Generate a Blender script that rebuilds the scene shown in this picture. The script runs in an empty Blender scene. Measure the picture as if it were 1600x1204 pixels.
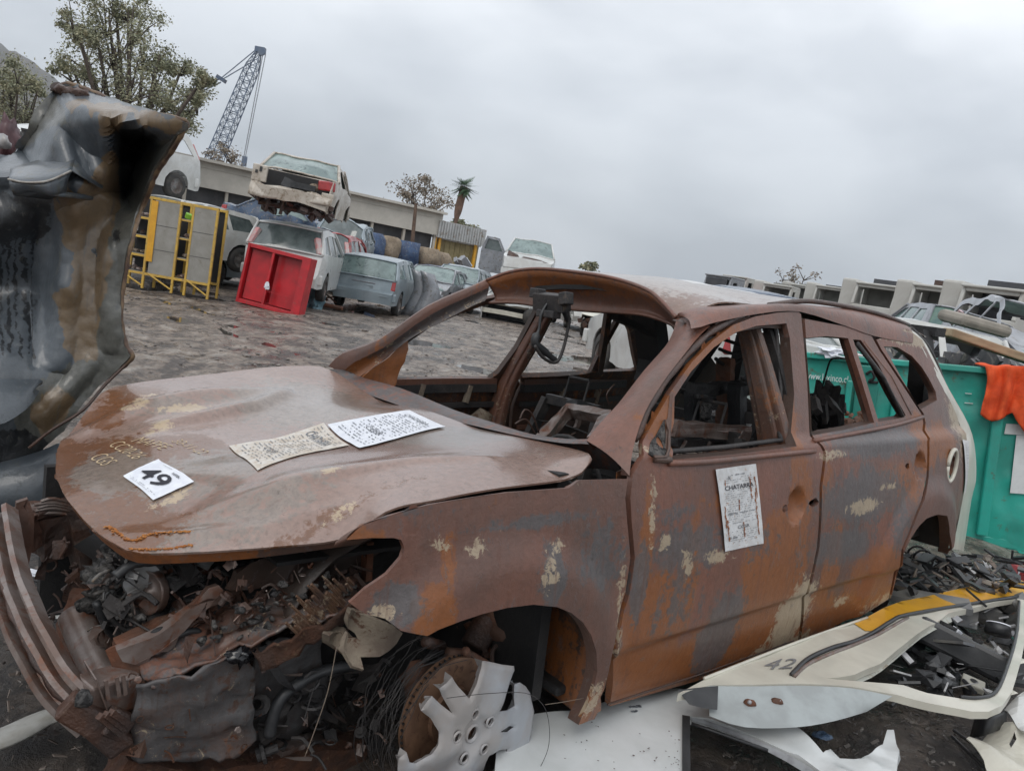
import bpy, bmesh, math, random
import numpy as np
from mathutils import Vector, Matrix, Euler, noise
from mathutils.geometry import delaunay_2d_cdt
random.seed(7)
R = math.radians
sc = bpy.context.scene
COL = sc.collection

# ------------------------------------------------------------------ camera
CAMH = 1.42
FPX = 1245.2                      # focal length in pixels of a 1600 px wide picture
Wc = np.array([[0.984183, 0.177153, 0.0], [0.022772, -0.126512, 0.991704], [0.175683, -0.976018, -0.128545]])
cam = bpy.data.objects.new('camera', bpy.data.cameras.new('camera'))
COL.objects.link(cam)
sc.camera = cam
cam.data.sensor_width = 36
cam.data.lens = FPX / 1600 * 36
cam.data.clip_end = 6000
cam.data.clip_start = 0.05
_m = Matrix([[Wc[i][0], -Wc[i][1], -Wc[i][2]] for i in range(3)]).to_4x4()
cam.matrix_world = Matrix.Translation((0, 0, CAMH)) @ _m

# ------------------------------------------------------------------ sky and light
SUN_EL, SUN_AZ = 48, 200          # overcast: a very soft sun, high and behind
w = bpy.data.worlds.new('World'); sc.world = w; w.use_nodes = True
nt = w.node_tree; nt.nodes.clear()
def WN(t, **k):
    n = nt.nodes.new(t)
    for a, b in k.items(): setattr(n, a, b)
    return n
out = WN('ShaderNodeOutputWorld'); bg = WN('ShaderNodeBackground')
sky = WN('ShaderNodeTexSky', sky_type='NISHITA', sun_disc=False, sun_elevation=R(SUN_EL), sun_rotation=R(SUN_AZ), air_density=1.5, dust_density=4)
tc = WN('ShaderNodeTexCoord'); mp = WN('ShaderNodeMapping'); mp.inputs['Scale'].default_value = (1.0, 1.0, 2.3)
mp.inputs['Rotation'].default_value = (R(8), R(14), R(20))
n1 = WN('ShaderNodeTexNoise'); n1.inputs['Scale'].default_value = 2.9; n1.inputs['Detail'].default_value = 6; n1.inputs['Roughness'].default_value = .46
n1.inputs['Distortion'].default_value = .15
sx = WN('ShaderNodeSeparateXYZ')
rz = WN('ShaderNodeValToRGB')     # brightness of the cloud deck against height
e = rz.color_ramp.elements; e[0].position = 0.0; e[0].color = (.50, .535, .575, 1); e[1].position = 1; e[1].color = (1.1, 1.13, 1.17, 1)
for p_, c_ in ((.10, (.55, .59, .635, 1)), (.22, (.72, .76, .81, 1)), (.38, (.98, 1.01, 1.05, 1))):
    q = e.new(p_); q.color = c_
rn = WN('ShaderNodeValToRGB'); e = rn.color_ramp.elements; e[0].position = .38; e[0].color = (.85, .865, .885, 1); e[1].position = .60; e[1].color = (1.12, 1.12, 1.12, 1)
mul = WN('ShaderNodeMixRGB', blend_type='MULTIPLY'); mul.inputs[0].default_value = 1
skm = WN('ShaderNodeMixRGB', blend_type='MULTIPLY'); skm.inputs[0].default_value = 1; skm.inputs[2].default_value = (.09, .09, .09, 1)
mix = WN('ShaderNodeMixRGB'); mix.inputs[0].default_value = .93
L = nt.links.new
L(tc.outputs['Generated'], mp.inputs[0]); L(mp.outputs[0], n1.inputs[0]); L(tc.outputs['Generated'], sx.inputs[0])
L(sx.outputs['Z'], rz.inputs[0]); L(n1.outputs[0], rn.inputs[0]); L(rz.outputs[0], mul.inputs[1]); L(rn.outputs[0], mul.inputs[2])
L(sky.outputs[0], skm.inputs[1]); L(skm.outputs[0], mix.inputs[1]); L(mul.outputs[0], mix.inputs[2])
L(mix.outputs[0], bg.inputs[0]); bg.inputs[1].default_value = 1.0; L(bg.outputs[0], out.inputs[0])
sl = bpy.data.lights.new('sun', 'SUN'); sl.energy = .6; sl.angle = R(25); sl.color = (1, .96, .9)
so = bpy.data.objects.new('sun', sl); COL.objects.link(so)
so.rotation_euler = (R(90 - SUN_EL), 0, R(180 - SUN_AZ))
vs = sc.view_settings; vs.view_transform = 'Standard'; vs.look = 'None'; vs.exposure = .22; vs.gamma = 1; vs.use_curve_mapping = False

# ------------------------------------------------------------------ pixel <-> space helpers (used only to measure real positions)
def wray(u, v):
    r = Wc @ np.array([(u - 800) / FPX, (v - 602) / FPX, 1.0])
    return r
def gp(u, v, z=0.0):              # point of a horizontal plane
    r = wray(u, v); k = (z - CAMH) / r[2]
    return Vector((r[0] * k, r[1] * k, z))
def at(u, v, d):                  # point at forward depth d
    r = wray(u, v); return Vector((r[0] * d, r[1] * d, CAMH + r[2] * d))
CM = np.array([[-0.737477, 0.672764, -0.059303], [-0.674904, -0.737388, 0.027622], [-0.025146, 0.060394, 0.997858]])
CT = np.array([-0.518315, 2.61168, -0.171608])
CC = np.array([1.34037, 2.37065, 1.48532])
def cray(u, v):
    return CM.T @ wray(u, v)
def bp(u, v, ax, val):            # point on the SUV's ray with coordinate ax = val
    r = cray(u, v); k = (val - CC[ax]) / r[ax]
    p = CC + r * k
    return Vector(p)

# ------------------------------------------------------------------ materials
def mk(name): 
    m = bpy.data.materials.new(name); m.use_nodes = True
    t = m.node_tree; b = t.nodes['Principled BSDF']
    return m, t, b
def node(t, ty, **k):
    n = t.nodes.new(ty)
    for a, b in k.items():
        if a == 'ins':
            for i, v in b.items(): n.inputs[i].default_value = v
        else: setattr(n, a, b)
    return n
def c4(c): return (c[0], c[1], c[2], 1)
def ntex(t, coord, scale, detail=5, rough=.6, dist=0, stretch=None):
    n = node(t, 'ShaderNodeTexNoise', ins={'Scale': scale, 'Detail': detail, 'Roughness': rough, 'Distortion': dist})
    if stretch:
        mp = node(t, 'ShaderNodeMapping'); mp.inputs['Scale'].default_value = stretch
        t.links.new(coord, mp.inputs[0]); t.links.new(mp.outputs[0], n.inputs[0])
    else: t.links.new(coord, n.inputs[0])
    return n.outputs[0]
def ramp(t, x, a, b, ca=(0, 0, 0, 1), cb=(1, 1, 1, 1)):
    r = node(t, 'ShaderNodeValToRGB'); e = r.color_ramp.elements
    e[0].position = a; e[1].position = b; e[0].color = ca; e[1].color = cb
    t.links.new(x, r.inputs[0]); return r.outputs[0]
def mixc(t, f, a, b):
    m = node(t, 'ShaderNodeMixRGB')
    for i, s in ((0, f), (1, a), (2, b)):
        if isinstance(s, (tuple, list)): m.inputs[i].default_value = c4(s)
        elif isinstance(s, (int, float)): m.inputs[i].default_value = s
        else: t.links.new(s, m.inputs[i])
    return m.outputs[0]
def math_(t, op, a, b=0.0):
    m = node(t, 'ShaderNodeMath', operation=op)
    for i, s in ((0, a), (1, b)):
        if isinstance(s, (int, float)): m.inputs[i].default_value = s
        else: t.links.new(s, m.inputs[i])
    return m.outputs[0]
def bump(t, b, h, strength=.3, dist=.01):
    n = node(t, 'ShaderNodeBump', ins={'Strength': strength, 'Distance': dist})
    t.links.new(h, n.inputs['Height']); t.links.new(n.outputs[0], b.inputs['Normal'])
MATS = {}
def M_(name, c1, c2=None, c3=None, scale=6, rough=.5, rv=.15, metal=0, bs=.15, bd=.004, th=(.4, .6), th3=(.55, .62), coat=0, spec=.5, stretch=None, s3=None):
    """two-tone surface with dirt patches"""
    if name in MATS: return MATS[name]
    m, t, b = mk(name); co = node(t, 'ShaderNodeTexCoord').outputs['Object']
    a = ntex(t, co, scale, 6, .6, .3, stretch)
    col = mixc(t, ramp(t, a, *th), c1, c2 or tuple(x * .8 for x in c1))
    if c3:
        a3 = ntex(t, co, s3 or scale * 2.3, 8, .68, .6, stretch); col = mixc(t, ramp(t, a3, *th3), col, c3)
    t.links.new(col, b.inputs['Base Color'])
    f = ntex(t, co, scale * 7, 6, .7)
    t.links.new(math_(t, 'ADD', math_(t, 'MULTIPLY', a, rv * 2), rough - rv), b.inputs['Roughness'])
    b.inputs['Metallic'].default_value = metal
    b.inputs['Coat Weight'].default_value = coat; b.inputs['Coat Roughness'].default_value = .08
    b.inputs['Specular IOR Level'].default_value = spec
    bump(t, b, f, bs, bd); MATS[name] = m; return m

def rust_mat(name, base, base2, wet=.35, stretch=(1, 1, 1), orange=(.29, .100, .028), grey=(.108, .110, .114), cream=(.45, .36, .25), dark=(.035, .022, .017), amt=1.0, coat=.25):
    """burnt and rusted steel: attribute 'st' (orange, grey, cream) says where each stain"""
    m, t, b = mk(name); co = node(t, 'ShaderNodeTexCoord').outputs['Object']
    at_ = node(t, 'ShaderNodeAttribute', attribute_name='st'); sp = node(t, 'ShaderNodeSeparateColor')
    t.links.new(at_.outputs['Color'], sp.inputs[0])
    big = ntex(t, co, 2.2, 5, .55, .4, stretch); mid = ntex(t, co, 7, 7, .65, .5, stretch)
    mid2 = ntex(t, co, 9.3, 8, .66, .8, tuple(s * 1.1 for s in stretch)); fine = ntex(t, co, 46, 6, .7, .2)
    streak = ntex(t, co, 14, 6, .6, .3, (1.6, 1.6, .16))
    col = mixc(t, ramp(t, big, .38, .62), base, base2)
    col = mixc(t, math_(t, 'MULTIPLY', ramp(t, fine, .35, .75), .35), col, dark)
    # orange
    def layer(col, w_, n_, c_, lo=.52, hi=.66, k=.36, mx=.9):
        s = math_(t, 'ADD', n_, math_(t, 'MULTIPLY', w_, k))
        f = math_(t, 'MULTIPLY', ramp(t, s, lo, hi), mx)
        return mixc(t, f, col, c_)
    o2 = mixc(t, fine, orange, tuple(x * .5 for x in orange))
    col = layer(col, sp.outputs[0], math_(t, 'ADD', math_(t, 'MULTIPLY', math_(t, 'ADD', mid, streak), .30), math_(t, 'MULTIPLY', fine, .42)), o2, .645, .70, .40)
    g2 = mixc(t, ramp(t, fine, .3, .7), grey, tuple(x * .55 for x in grey))
    col = layer(col, sp.outputs[1], math_(t, 'ADD', math_(t, 'MULTIPLY', math_(t, 'ADD', mid2, streak), .30), math_(t, 'MULTIPLY', fine, .42)), g2, .665, .72, .42, .8)
    cn = ramp(t, ntex(t, co, 30, 10, .78, .8), .38, .62); cn2 = ramp(t, ntex(t, co, 6, 4, .6, .3), .35, .65)
    cw_ = math_(t, 'ADD', math_(t, 'MULTIPLY', cn, .46), math_(t, 'MULTIPLY', cn2, .14))
    col = layer(col, sp.outputs[2], cw_, mixc(t, mid, cream, tuple(x * .62 for x in cream)), .72, .78, .46)
    # small chips and runs everywhere
    ch = ramp(t, ntex(t, co, 33, 9, .78, .4, (1, 1, .7)), .655, .68); col = mixc(t, math_(t, 'MULTIPLY', ch, .55), col, tuple(x * .8 for x in cream))
    g3 = ramp(t, ntex(t, co, 19, 9, .78, .5, (1, 1, .5)), .58, .63); col = mixc(t, math_(t, 'MULTIPLY', g3, .45), col, grey)
    dk_ = ramp(t, ntex(t, co, 27, 10, .8, .5, (1, 1, .6)), .60, .66); col = mixc(t, math_(t, 'MULTIPLY', dk_, .6), col, dark)
    ru = ramp(t, ntex(t, co, 30, 5, .6, .2, (1.6, 1.6, .07)), .56, .68); col = mixc(t, math_(t, 'MULTIPLY', ru, .45), col, tuple(x * .55 for x in base))
    t.links.new(col, b.inputs['Base Color'])
    t.links.new(math_(t, 'ADD', math_(t, 'MULTIPLY', mid, .3), wet - .15), b.inputs['Roughness'])
    b.inputs['Coat Weight'].default_value = coat; b.inputs['Coat Roughness'].default_value = .12
    bump(t, b, math_(t, 'ADD', math_(t, 'ADD', fine, math_(t, 'MULTIPLY', mid, .8)), math_(t, 'ADD', math_(t, 'MULTIPLY', g3, .35), math_(t, 'MULTIPLY', ch, .6))), .42, .006)
    MATS[name] = m; return m

hoodM = rust_mat('wet_burnt_hood_steel', (.235, .138, .105), (.285, .195, .16), .22, (1, 1, 1), coat=.75, orange=(.185, .068, .020), cream=(.52, .40, .26), grey=(.27, .225, .19))
sideM = rust_mat('burnt_side_steel', (.195, .080, .052), (.115, .066, .052), .42, (1, 1, .55), coat=.08)
frameM = rust_mat('rusted_frame_steel', (.16, .070, .045), (.095, .058, .045), .5, (1, 1, 1), coat=.1)
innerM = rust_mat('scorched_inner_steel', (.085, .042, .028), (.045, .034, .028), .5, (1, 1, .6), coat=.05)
blackM = M_('charred_metal', (.022, .021, .022), (.045, .04, .038), (.10, .075, .055), 9, .55, .15, 0, .5, .01, th3=(.6, .7))
sootShadeM = M_('soot_and_shade_black', (.012, .012, .013), (.02, .019, .019), None, 9, .7, .1, 0, .4, .01)
ashM = M_('ash_and_clinker', (.06, .058, .058), (.16, .15, .14), (.015, .014, .014), 22, .8, .1, 0, .8, .02, th3=(.48, .58))
pitM = M_('pitted_rust', (.135, .055, .028), (.075, .037, .024), (.21, .135, .075), 16, .6, .12, 0, 1.0, .02, th3=(.60, .68))
rustM = M_('orange_brown_rust', (.14, .052, .025), (.085, .045, .03), (.30, .20, .12), 9, .62, .12, 0, .6, .008, th3=(.66, .72))
darkrust = M_('dark_wet_rust', (.075, .035, .022), (.05, .032, .027), (.16, .10, .07), 11, .45, .12, 0, .6, .01, th3=(.62, .70), coat=.15)
steelR = M_('grey_scaled_steel', (.21, .175, .16), (.13, .085, .068), (.15, .062, .035), 8, .38, .12, .25, .4, .004, th3=(.52, .64), coat=.2)
mudM = M_('pale_dried_mud', (.24, .20, .15), (.17, .13, .10), (.10, .05, .03), 12, .8, .1, 0, .6, .01)
alloyM = M_('bare_cast_alloy', (.36, .375, .40), (.33, .305, .29), (.17, .135, .11), 5, .5, .12, .25, .3, .002, th3=(.66, .76))
discM = M_('rusted_disc', (.19, .105, .062), (.13, .07, .042), (.08, .04, .025), 16, .6, .1, .1, .3, .001)
paperM = M_('white_paper', (.72, .74, .78), (.64, .66, .72), None, 30, .7, .08, 0, .1, .001)
paperR = M_('rust_stained_paper', (.60, .57, .53), (.50, .44, .37), (.36, .19, .10), 26, .75, .08, 0, .2, .001, th3=(.60, .66))
paperD = M_('weathered_paper', (.62, .63, .64), (.52, .52, .52), (.40, .24, .15), 30, .75, .08, 0, .2, .001, th3=(.61, .65))
inkM = M_('black_ink', (.02, .02, .03), None, None, 10, .7, .05)
greyink = M_('faded_ink', (.17, .18, .20), None, None, 10, .7, .05)
scratchM = M_('chalk_scratch', (.52, .40, .25), (.40, .30, .18), None, 40, .7, .05)
whiteP = M_('dirty_white_car_paint', (.60, .61, .60), (.52, .52, .50), (.27, .23, .18), 3.5, .3, .1, 0, .1, .002, th3=(.62, .78), coat=.4)
creamP = M_('cream_white_car_paint', (.58, .56, .48), (.50, .48, .41), (.26, .18, .11), 5, .35, .1, 0, .12, .002, th3=(.66, .76), coat=.3)
yellowP = M_('taxi_yellow_paint', (.66, .34, .02), (.58, .29, .02), (.30, .20, .10), 8, .35, .1, 0, .12, .002, th3=(.66, .76), coat=.3)
rackY = M_('rack_yellow_paint', (.58, .37, .06), (.45, .29, .07), (.22, .15, .08), 7, .5, .1, 0, .2, .003, th3=(.55, .7))
redP = M_('red_cabinet_paint', (.50, .012, .020), (.36, .012, .018), (.26, .06, .05), 3, .42, .12, 0, .2, .003, th3=(.60, .70), coat=.15)
silverP = M_('silver_blue_car_paint', (.28, .335, .365), (.22, .27, .30), (.20, .19, .17), 3, .32, .1, .3, .1, .002, th3=(.62, .78), coat=.5)
beigeP = M_('muddy_white_car_paint', (.50, .46, .40), (.42, .37, .31), (.22, .17, .12), 4.5, .4, .1, 0, .2, .004, th3=(.5, .66), coat=.2)
greyP = M_('grey_car_paint', (.27, .28, .30), (.20, .21, .23), (.15, .14, .13), 4, .35, .1, .3, .1, .002, coat=.4)
blueP = M_('dark_blue_car_paint', (.06, .10, .17), (.05, .07, .11), (.2, .18, .16), 4, .35, .1, .1, .1, .002, coat=.4)
redC = M_('crashed_red_car_paint', (.36, .03, .03), (.25, .03, .03), (.12, .08, .07), 4, .35, .1, 0, .1, .002, coat=.4)
glassM = M_('dusty_car_glass', (.075, .095, .095), (.12, .145, .145), None, 4, .12, .04, 0, .02, .001, spec=.8)
glassG = M_('green_tint_car_glass', (.20, .265, .255), (.13, .18, .175), (.03, .05, .05), 3, .1, .04, 0, .02, .001, spec=.8, th3=(.55, .7))
tyreM = M_('tyre_rubber', (.03, .03, .03), (.06, .055, .05), None, 9, .8, .1, 0, .4, .004)
rimM = M_('dull_wheel_steel', (.22, .22, .22), (.13, .11, .10), (.15, .09, .06), 9, .5, .1, .3, .2, .003)
blackPl = M_('black_plastic', (.018, .019, .021), (.035, .036, .038), (.12, .11, .10), 9, .42, .12, 0, .25, .003, th3=(.68, .75))
redL = M_('red_lamp_lens', (.42, .03, .03), (.30, .02, .02), None, 5, .2, .05, coat=.5)
clearL = M_('pale_lamp_lens', (.45, .40, .38), (.55, .2, .2), None, 6, .2, .05, coat=.5)
greenP = M_('green_skip_paint', (.02, .35, .28), (.03, .26, .21), (.10, .10, .06), 2.6, .42, .1, 0, .3, .006, th3=(.60, .68), coat=.15)
greenShadeM = M_('green_recess_shade_and_scar', (.015, .20, .16), (.02, .17, .135), (.08, .12, .08), 3, .5, .1, 0, .2, .004, th3=(.64, .72))
letterM = M_('white_lettering', (.66, .68, .68), (.58, .60, .60), (.3, .4, .36), 9, .6, .1, th3=(.66, .72))
orangeC = M_('orange_red_cloth', (.78, .10, .02), (.60, .07, .015), None, 8, .8, .08, 0, .5, .01)
blueT = M_('blue_tarpaulin', (.04, .085, .18), (.035, .055, .11), (.14, .16, .19), 5, .6, .1, 0, .3, .01)
paleblueT = M_('pale_blue_sheeting', (.22, .36, .42), (.16, .27, .33), None, 6, .4, .1, 0, .5, .01)
sackM = M_('brown_sacking', (.27, .215, .155), (.20, .155, .11), (.12, .10, .08), 4, .85, .08, 0, .4, .02)
wallM = M_('cream_render', (.46, .43, .37), (.40, .37, .32), (.28, .25, .22), 1.2, .8, .08, 0, .2, .01, th3=(.62, .74))
fasciaM = M_('white_fascia', (.50, .475, .425), (.44, .42, .375), (.34, .31, .27), 1.5, .75, .1, th3=(.66, .76))
bayShadeM = M_('painted_bay_shade', (.055, .057, .062), (.09, .09, .095), None, 1.2, .8, .1)
corrM = M_('corrugated_sheet', (.46, .47, .47), (.38, .39, .39), (.28, .24, .2), 1.5, .55, .1, .1)
cladY = M_('yellowish_cladding', (.30, .25, .13), (.22, .18, .09), None, 2, .8, .1)
woodM = M_('weathered_timber', (.36, .27, .17), (.26, .19, .12), None, 4, .8, .1, 0, .3, .005, stretch=(1, 6, 6))
poleM = M_('brown_pole_timber', (.12, .075, .05), (.08, .05, .035), None, 4, .8, .1)
barkM = M_('grey_brown_bark', (.10, .08, .065), (.065, .05, .04), None, 5, .9, .05, 0, .6, .02)
craneM = M_('blue_grey_crane_paint', (.10, .14, .21), (.14, .17, .22), None, 1, .5, .1)
cabP = M_('truck_cab_white', (.50, .50, .47), (.43, .42, .39), (.27, .24, .2), .9, .5, .1, th3=(.62, .76))
cabIn = M_('cab_interior_grey', (.21, .21, .19), (.15, .15, .135), None, .9, .8, .1)
cabDk = M_('cab_dark_trim', (.04, .043, .05), (.07, .07, .075), None, 1, .6, .1)
boardM = M_('grey_board', (.29, .28, .255), (.24, .23, .205), (.17, .15, .12), 3, .75, .1, th3=(.6, .72))
limeM = M_('lime_plastic', (.25, .55, .05), None, None, 5, .5, .1)
# ------------------------------------------------------------------ object helpers
def tag(o, label=None, cat=None, group=None, kind=None):
    if label: o['label'] = label
    if cat: o['category'] = cat
    if group: o['group'] = group
    if kind: o['kind'] = kind
    return o
def thing(name, label, cat, loc=(0, 0, 0), rz=0.0, group=None, mat=None):
    o = bpy.data.objects.new(name, None); COL.objects.link(o); o.empty_display_size = .2
    if mat is not None: o.matrix_world = mat
    else: o.location = loc; o.rotation_euler = (0, 0, rz)
    return tag(o, label, cat, group)
def link(name, me, m, parent=None, smooth=True):
    o = bpy.data.objects.new(name, me); COL.objects.link(o)
    for mm in (m if isinstance(m, (list, tuple)) else [m]): me.materials.append(mm)
    if smooth: me.polygons.foreach_set('use_smooth', [True] * len(me.polygons))
    if parent is not None: o.parent = parent
    return o
def copy_tree(o, parent=None):
    c = o.copy(); COL.objects.link(c); c.parent = parent
    for ch in list(o.children): copy_tree(ch, c)
    return c
class MB:
    def __init__(s): s.v = []; s.f = []; s.mi = []
    def add(s, vs, fs, mi=0):
        n = len(s.v); s.v += [tuple(v) for v in vs]; s.f += [tuple(i + n for i in f) for f in fs]; s.mi += [mi] * len(fs)
        return s
    def box(s, c, d, rot=None, mi=0, taper=1.0):
        c = Vector(c); hx, hy, hz = d[0] / 2, d[1] / 2, d[2] / 2
        vs = []
        for z, k in ((-hz, 1), (hz, taper)):
            for x, y in ((-hx, -hy), (hx, -hy), (hx, hy), (-hx, hy)): vs.append(Vector((x * k, y * k, z)))
        if rot is not None:
            if isinstance(rot, (tuple, list)): rot = Euler(rot).to_matrix()
            vs = [rot @ q for q in vs]
        return s.add([q + c for q in vs], [(0, 3, 2, 1), (4, 5, 6, 7), (0, 1, 5, 4), (1, 2, 6, 5), (2, 3, 7, 6), (3, 0, 4, 7)], mi)
    def tube(s, pts, r, n=8, mi=0, cap=True, sq=None):
        pts = [Vector(p) for p in pts]; rs = r if isinstance(r, (list, tuple)) else [r] * len(pts)
        rings = []; up = None
        for i, p in enumerate(pts):
            d = (pts[min(i + 1, len(pts) - 1)] - pts[max(i - 1, 0)])
            if d.length < 1e-9: d = Vector((0, 0, 1))
            d.normalize()
            if up is None:
                up = Vector((0, 0, 1)) if abs(d.z) < .9 else Vector((1, 0, 0))
            a = d.cross(up); 
            if a.length < 1e-6: a = d.cross(Vector((1, 0, 0)))
            a.normalize(); b = a.cross(d).normalized(); up = b
            ring = []
            for k in range(n):
                if sq:
                    ang = math.pi / 4 + k * math.pi / 2
                    ring.append(p + a * (math.copysign(1, math.cos(ang)) * sq[0] * rs[i]) + b * (math.copysign(1, math.sin(ang)) * sq[1] * rs[i]))
                else:
                    ang = 2 * math.pi * k / n; ring.append(p + a * math.cos(ang) * rs[i] + b * math.sin(ang) * rs[i])
            rings.append(ring)
        vs = [q for r_ in rings for q in r_]; fs = []
        for i in range(len(pts) - 1):
            for k in range(n):
                k2 = (k + 1) % n
                fs.append((i * n + k, (i + 1) * n + k, (i + 1) * n + k2, i * n + k2))
        if cap:
            fs.append(tuple(range(n))); fs.append(tuple((len(pts) - 1) * n + k for k in reversed(range(n))))
        return s.add(vs, fs, mi)
    def beam(s, pts, wd, ht, mi=0): return s.tube(pts, 1.0, 4, mi, True, (wd / 2, ht / 2))
    def lathe(s, prof, c, axis, n=24, mi=0):      # prof = [(radius, along)]
        c = Vector(c); ax = Vector(axis).normalized(); t_ = Vector((0, 0, 1)) if abs(ax.z) < .9 else Vector((1, 0, 0))
        a = ax.cross(t_).normalized(); b = ax.cross(a)
        vs = [c + ax * h + (a * math.cos(2 * math.pi * k / n) + b * math.sin(2 * math.pi * k / n)) * r_ for r_, h in prof for k in range(n)]
        fs = [(i * n + k, i * n + (k + 1) % n, (i + 1) * n + (k + 1) % n, (i + 1) * n + k) for i in range(len(prof) - 1) for k in range(n)]
        return s.add(vs, fs, mi)
    def strip(s, A, B, nt=6, bulge=None, mi=0, sub=3):
        """surface between two 3-D polylines"""
        A = dens([Vector(p) for p in A], sub); B = dens([Vector(p) for p in B], sub); n = len(A); vs = []
        for i in range(n):
            for j in range(nt + 1):
                q = A[i].lerp(B[i], j / nt)
                if bulge is not None: q = q + Vector(bulge) * math.sin(math.pi * j / nt)
                vs.append(q)
        m = nt + 1
        return s.add(vs, [(i * m + j, i * m + j + 1, (i + 1) * m + j + 1, (i + 1) * m + j) for i in range(n - 1) for j in range(nt)], mi)
    def blob(s, c, rad, amp=.35, sub=2, freq=2.5, mi=0, seed=0):
        bm = bmesh.new(); bmesh.ops.create_icosphere(bm, subdivisions=sub, radius=1)
        rad = Vector(rad) if not isinstance(rad, (int, float)) else Vector((rad,) * 3)
        for v in bm.verts:
            k = 1 + amp * noise.noise(v.co * freq + Vector((seed * 3.1, seed, 0))) * 2
            v.co = Vector((v.co.x * rad.x, v.co.y * rad.y, v.co.z * rad.z)) * k + Vector(c)
        s.add([v.co for v in bm.verts], [[v.index for v in f.verts] for f in bm.faces], mi); bm.free(); return s
    def build(s, name, m, parent=None, smooth=False, bevel=0, xf=None):
        me = bpy.data.meshes.new(name); vs = s.v
        if xf: vs = [xf(Vector(v)) for v in vs]
        me.from_pydata([tuple(v) for v in vs], [], s.f); me.polygons.foreach_set('material_index', s.mi); me.update()
        o = link(name, me, m, parent, smooth)
        if bevel:
            b = o.modifiers.new('b', 'BEVEL'); b.width = bevel; b.segments = 2; b.limit_method = 'ANGLE'
        return o
def dens(P, sub):
    """Catmull-Rom densify an open polyline"""
    if sub <= 1: return P
    r_ = []; n = len(P)
    for i in range(n - 1):
        p0 = P[max(i - 1, 0)]; p1 = P[i]; p2 = P[i + 1]; p3 = P[min(i + 2, n - 1)]
        for k in range(sub):
            t = k / sub
            r_.append(.5 * ((2 * p1) + (p2 - p0) * t + (2 * p0 - 5 * p1 + 4 * p2 - p3) * t * t + (3 * p1 - p0 - 3 * p2 + p3) * t ** 3))
    r_.append(P[-1]); return r_
def chaikin(P, it=1, k=.25, closed=True):
    for _ in range(it):
        Q = []; n = len(P)
        for i in range(n if closed else n - 1):
            a = P[i]; b = P[(i + 1) % n]
            Q.append((a[0] * (1 - k) + b[0] * k, a[1] * (1 - k) + b[1] * k)); Q.append((a[0] * k + b[0] * (1 - k), a[1] * k + b[1] * (1 - k)))
        P = Q
    return P
def inset(P, d):
    n = len(P); ar = sum(P[i][0] * P[(i + 1) % n][1] - P[(i + 1) % n][0] * P[i][1] for i in range(n)); s = 1 if ar > 0 else -1; Q = []
    for i in range(n):
        a, b, c = Vector(P[i - 1]), Vector(P[i]), Vector(P[(i + 1) % n])
        e1 = (b - a); e2 = (c - b)
        if e1.length < 1e-7 or e2.length < 1e-7: Q.append(tuple(b)); continue
        n1_ = Vector((-e1.y, e1.x)).normalized() * s; n2_ = Vector((-e2.y, e2.x)).normalized() * s
        m_ = n1_ + n2_
        m_ = m_.normalized() if m_.length > .3 else n1_
        Q.append(tuple(b + m_ * d))
    return Q
def inside(P, X, Y):
    r_ = np.zeros(X.shape, bool); n = len(P)
    for i in range(n):
        x1, y1 = P[i]; x2, y2 = P[(i + 1) % n]
        if y1 == y2: continue
        c = ((y1 > Y) != (y2 > Y)) & (X < (x2 - x1) * (Y - y1) / (y2 - y1) + x1)
        r_ ^= c
    return r_
def segdist(P, X, Y):
    d = np.full(X.shape, 1e9); n = len(P)
    for i in range(n):
        x1, y1 = P[i]; x2, y2 = P[(i + 1) % n]; dx, dy = x2 - x1, y2 - y1; l2 = dx * dx + dy * dy + 1e-12
        t = np.clip(((X - x1) * dx + (Y - y1) * dy) / l2, 0, 1); d = np.minimum(d, np.hypot(X - x1 - t * dx, Y - y1 - t * dy))
    return d
def resample(P, s):
    Q = []; n = len(P)
    for i in range(n):
        a, b = P[i], P[(i + 1) % n]; l_ = math.hypot(b[0] - a[0], b[1] - a[1]); k = max(1, int(round(l_ / s)))
        for j in range(k): Q.append((a[0] + (b[0] - a[0]) * j / k, a[1] + (b[1] - a[1]) * j / k))
    return Q
def tri2d(outline, holes, s):
    outline = resample(outline, s); holes = [resample(h, s) for h in holes]
    xs = [p[0] for p in outline]; yy = [p[1] for p in outline]
    gx, gy = np.meshgrid(np.arange(min(xs), max(xs), s), np.arange(min(yy), max(yy), s * .87)); gx = gx + (np.arange(gx.shape[0]) % 2)[:, None] * s / 2
    X = gx.ravel(); Y = gy.ravel(); ok = inside(outline, X, Y) & (segdist(outline, X, Y) > s * .45)
    for h in holes: ok &= ~inside(h, X, Y) & (segdist(h, X, Y) > s * .45)
    pts = []; edges = []
    for lp in [outline] + holes:
        n0 = len(pts); pts += lp; edges += [(n0 + i, n0 + (i + 1) % len(lp)) for i in range(len(lp))]
    pts += list(zip(X[ok].tolist(), Y[ok].tolist()))
    r_ = delaunay_2d_cdt([Vector(p) for p in pts], edges, [], 0, 1e-7); V = r_[0]; F = r_[2]
    cx = np.array([sum(V[i].x for i in f) / 3 for f in F]); cy = np.array([sum(V[i].y for i in f) / 3 for f in F])
    ok = inside(outline, cx, cy)
    for h in holes: ok &= ~inside(h, cx, cy)
    F = [f for f, k in zip(F, ok) if k]
    return V, F
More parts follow.
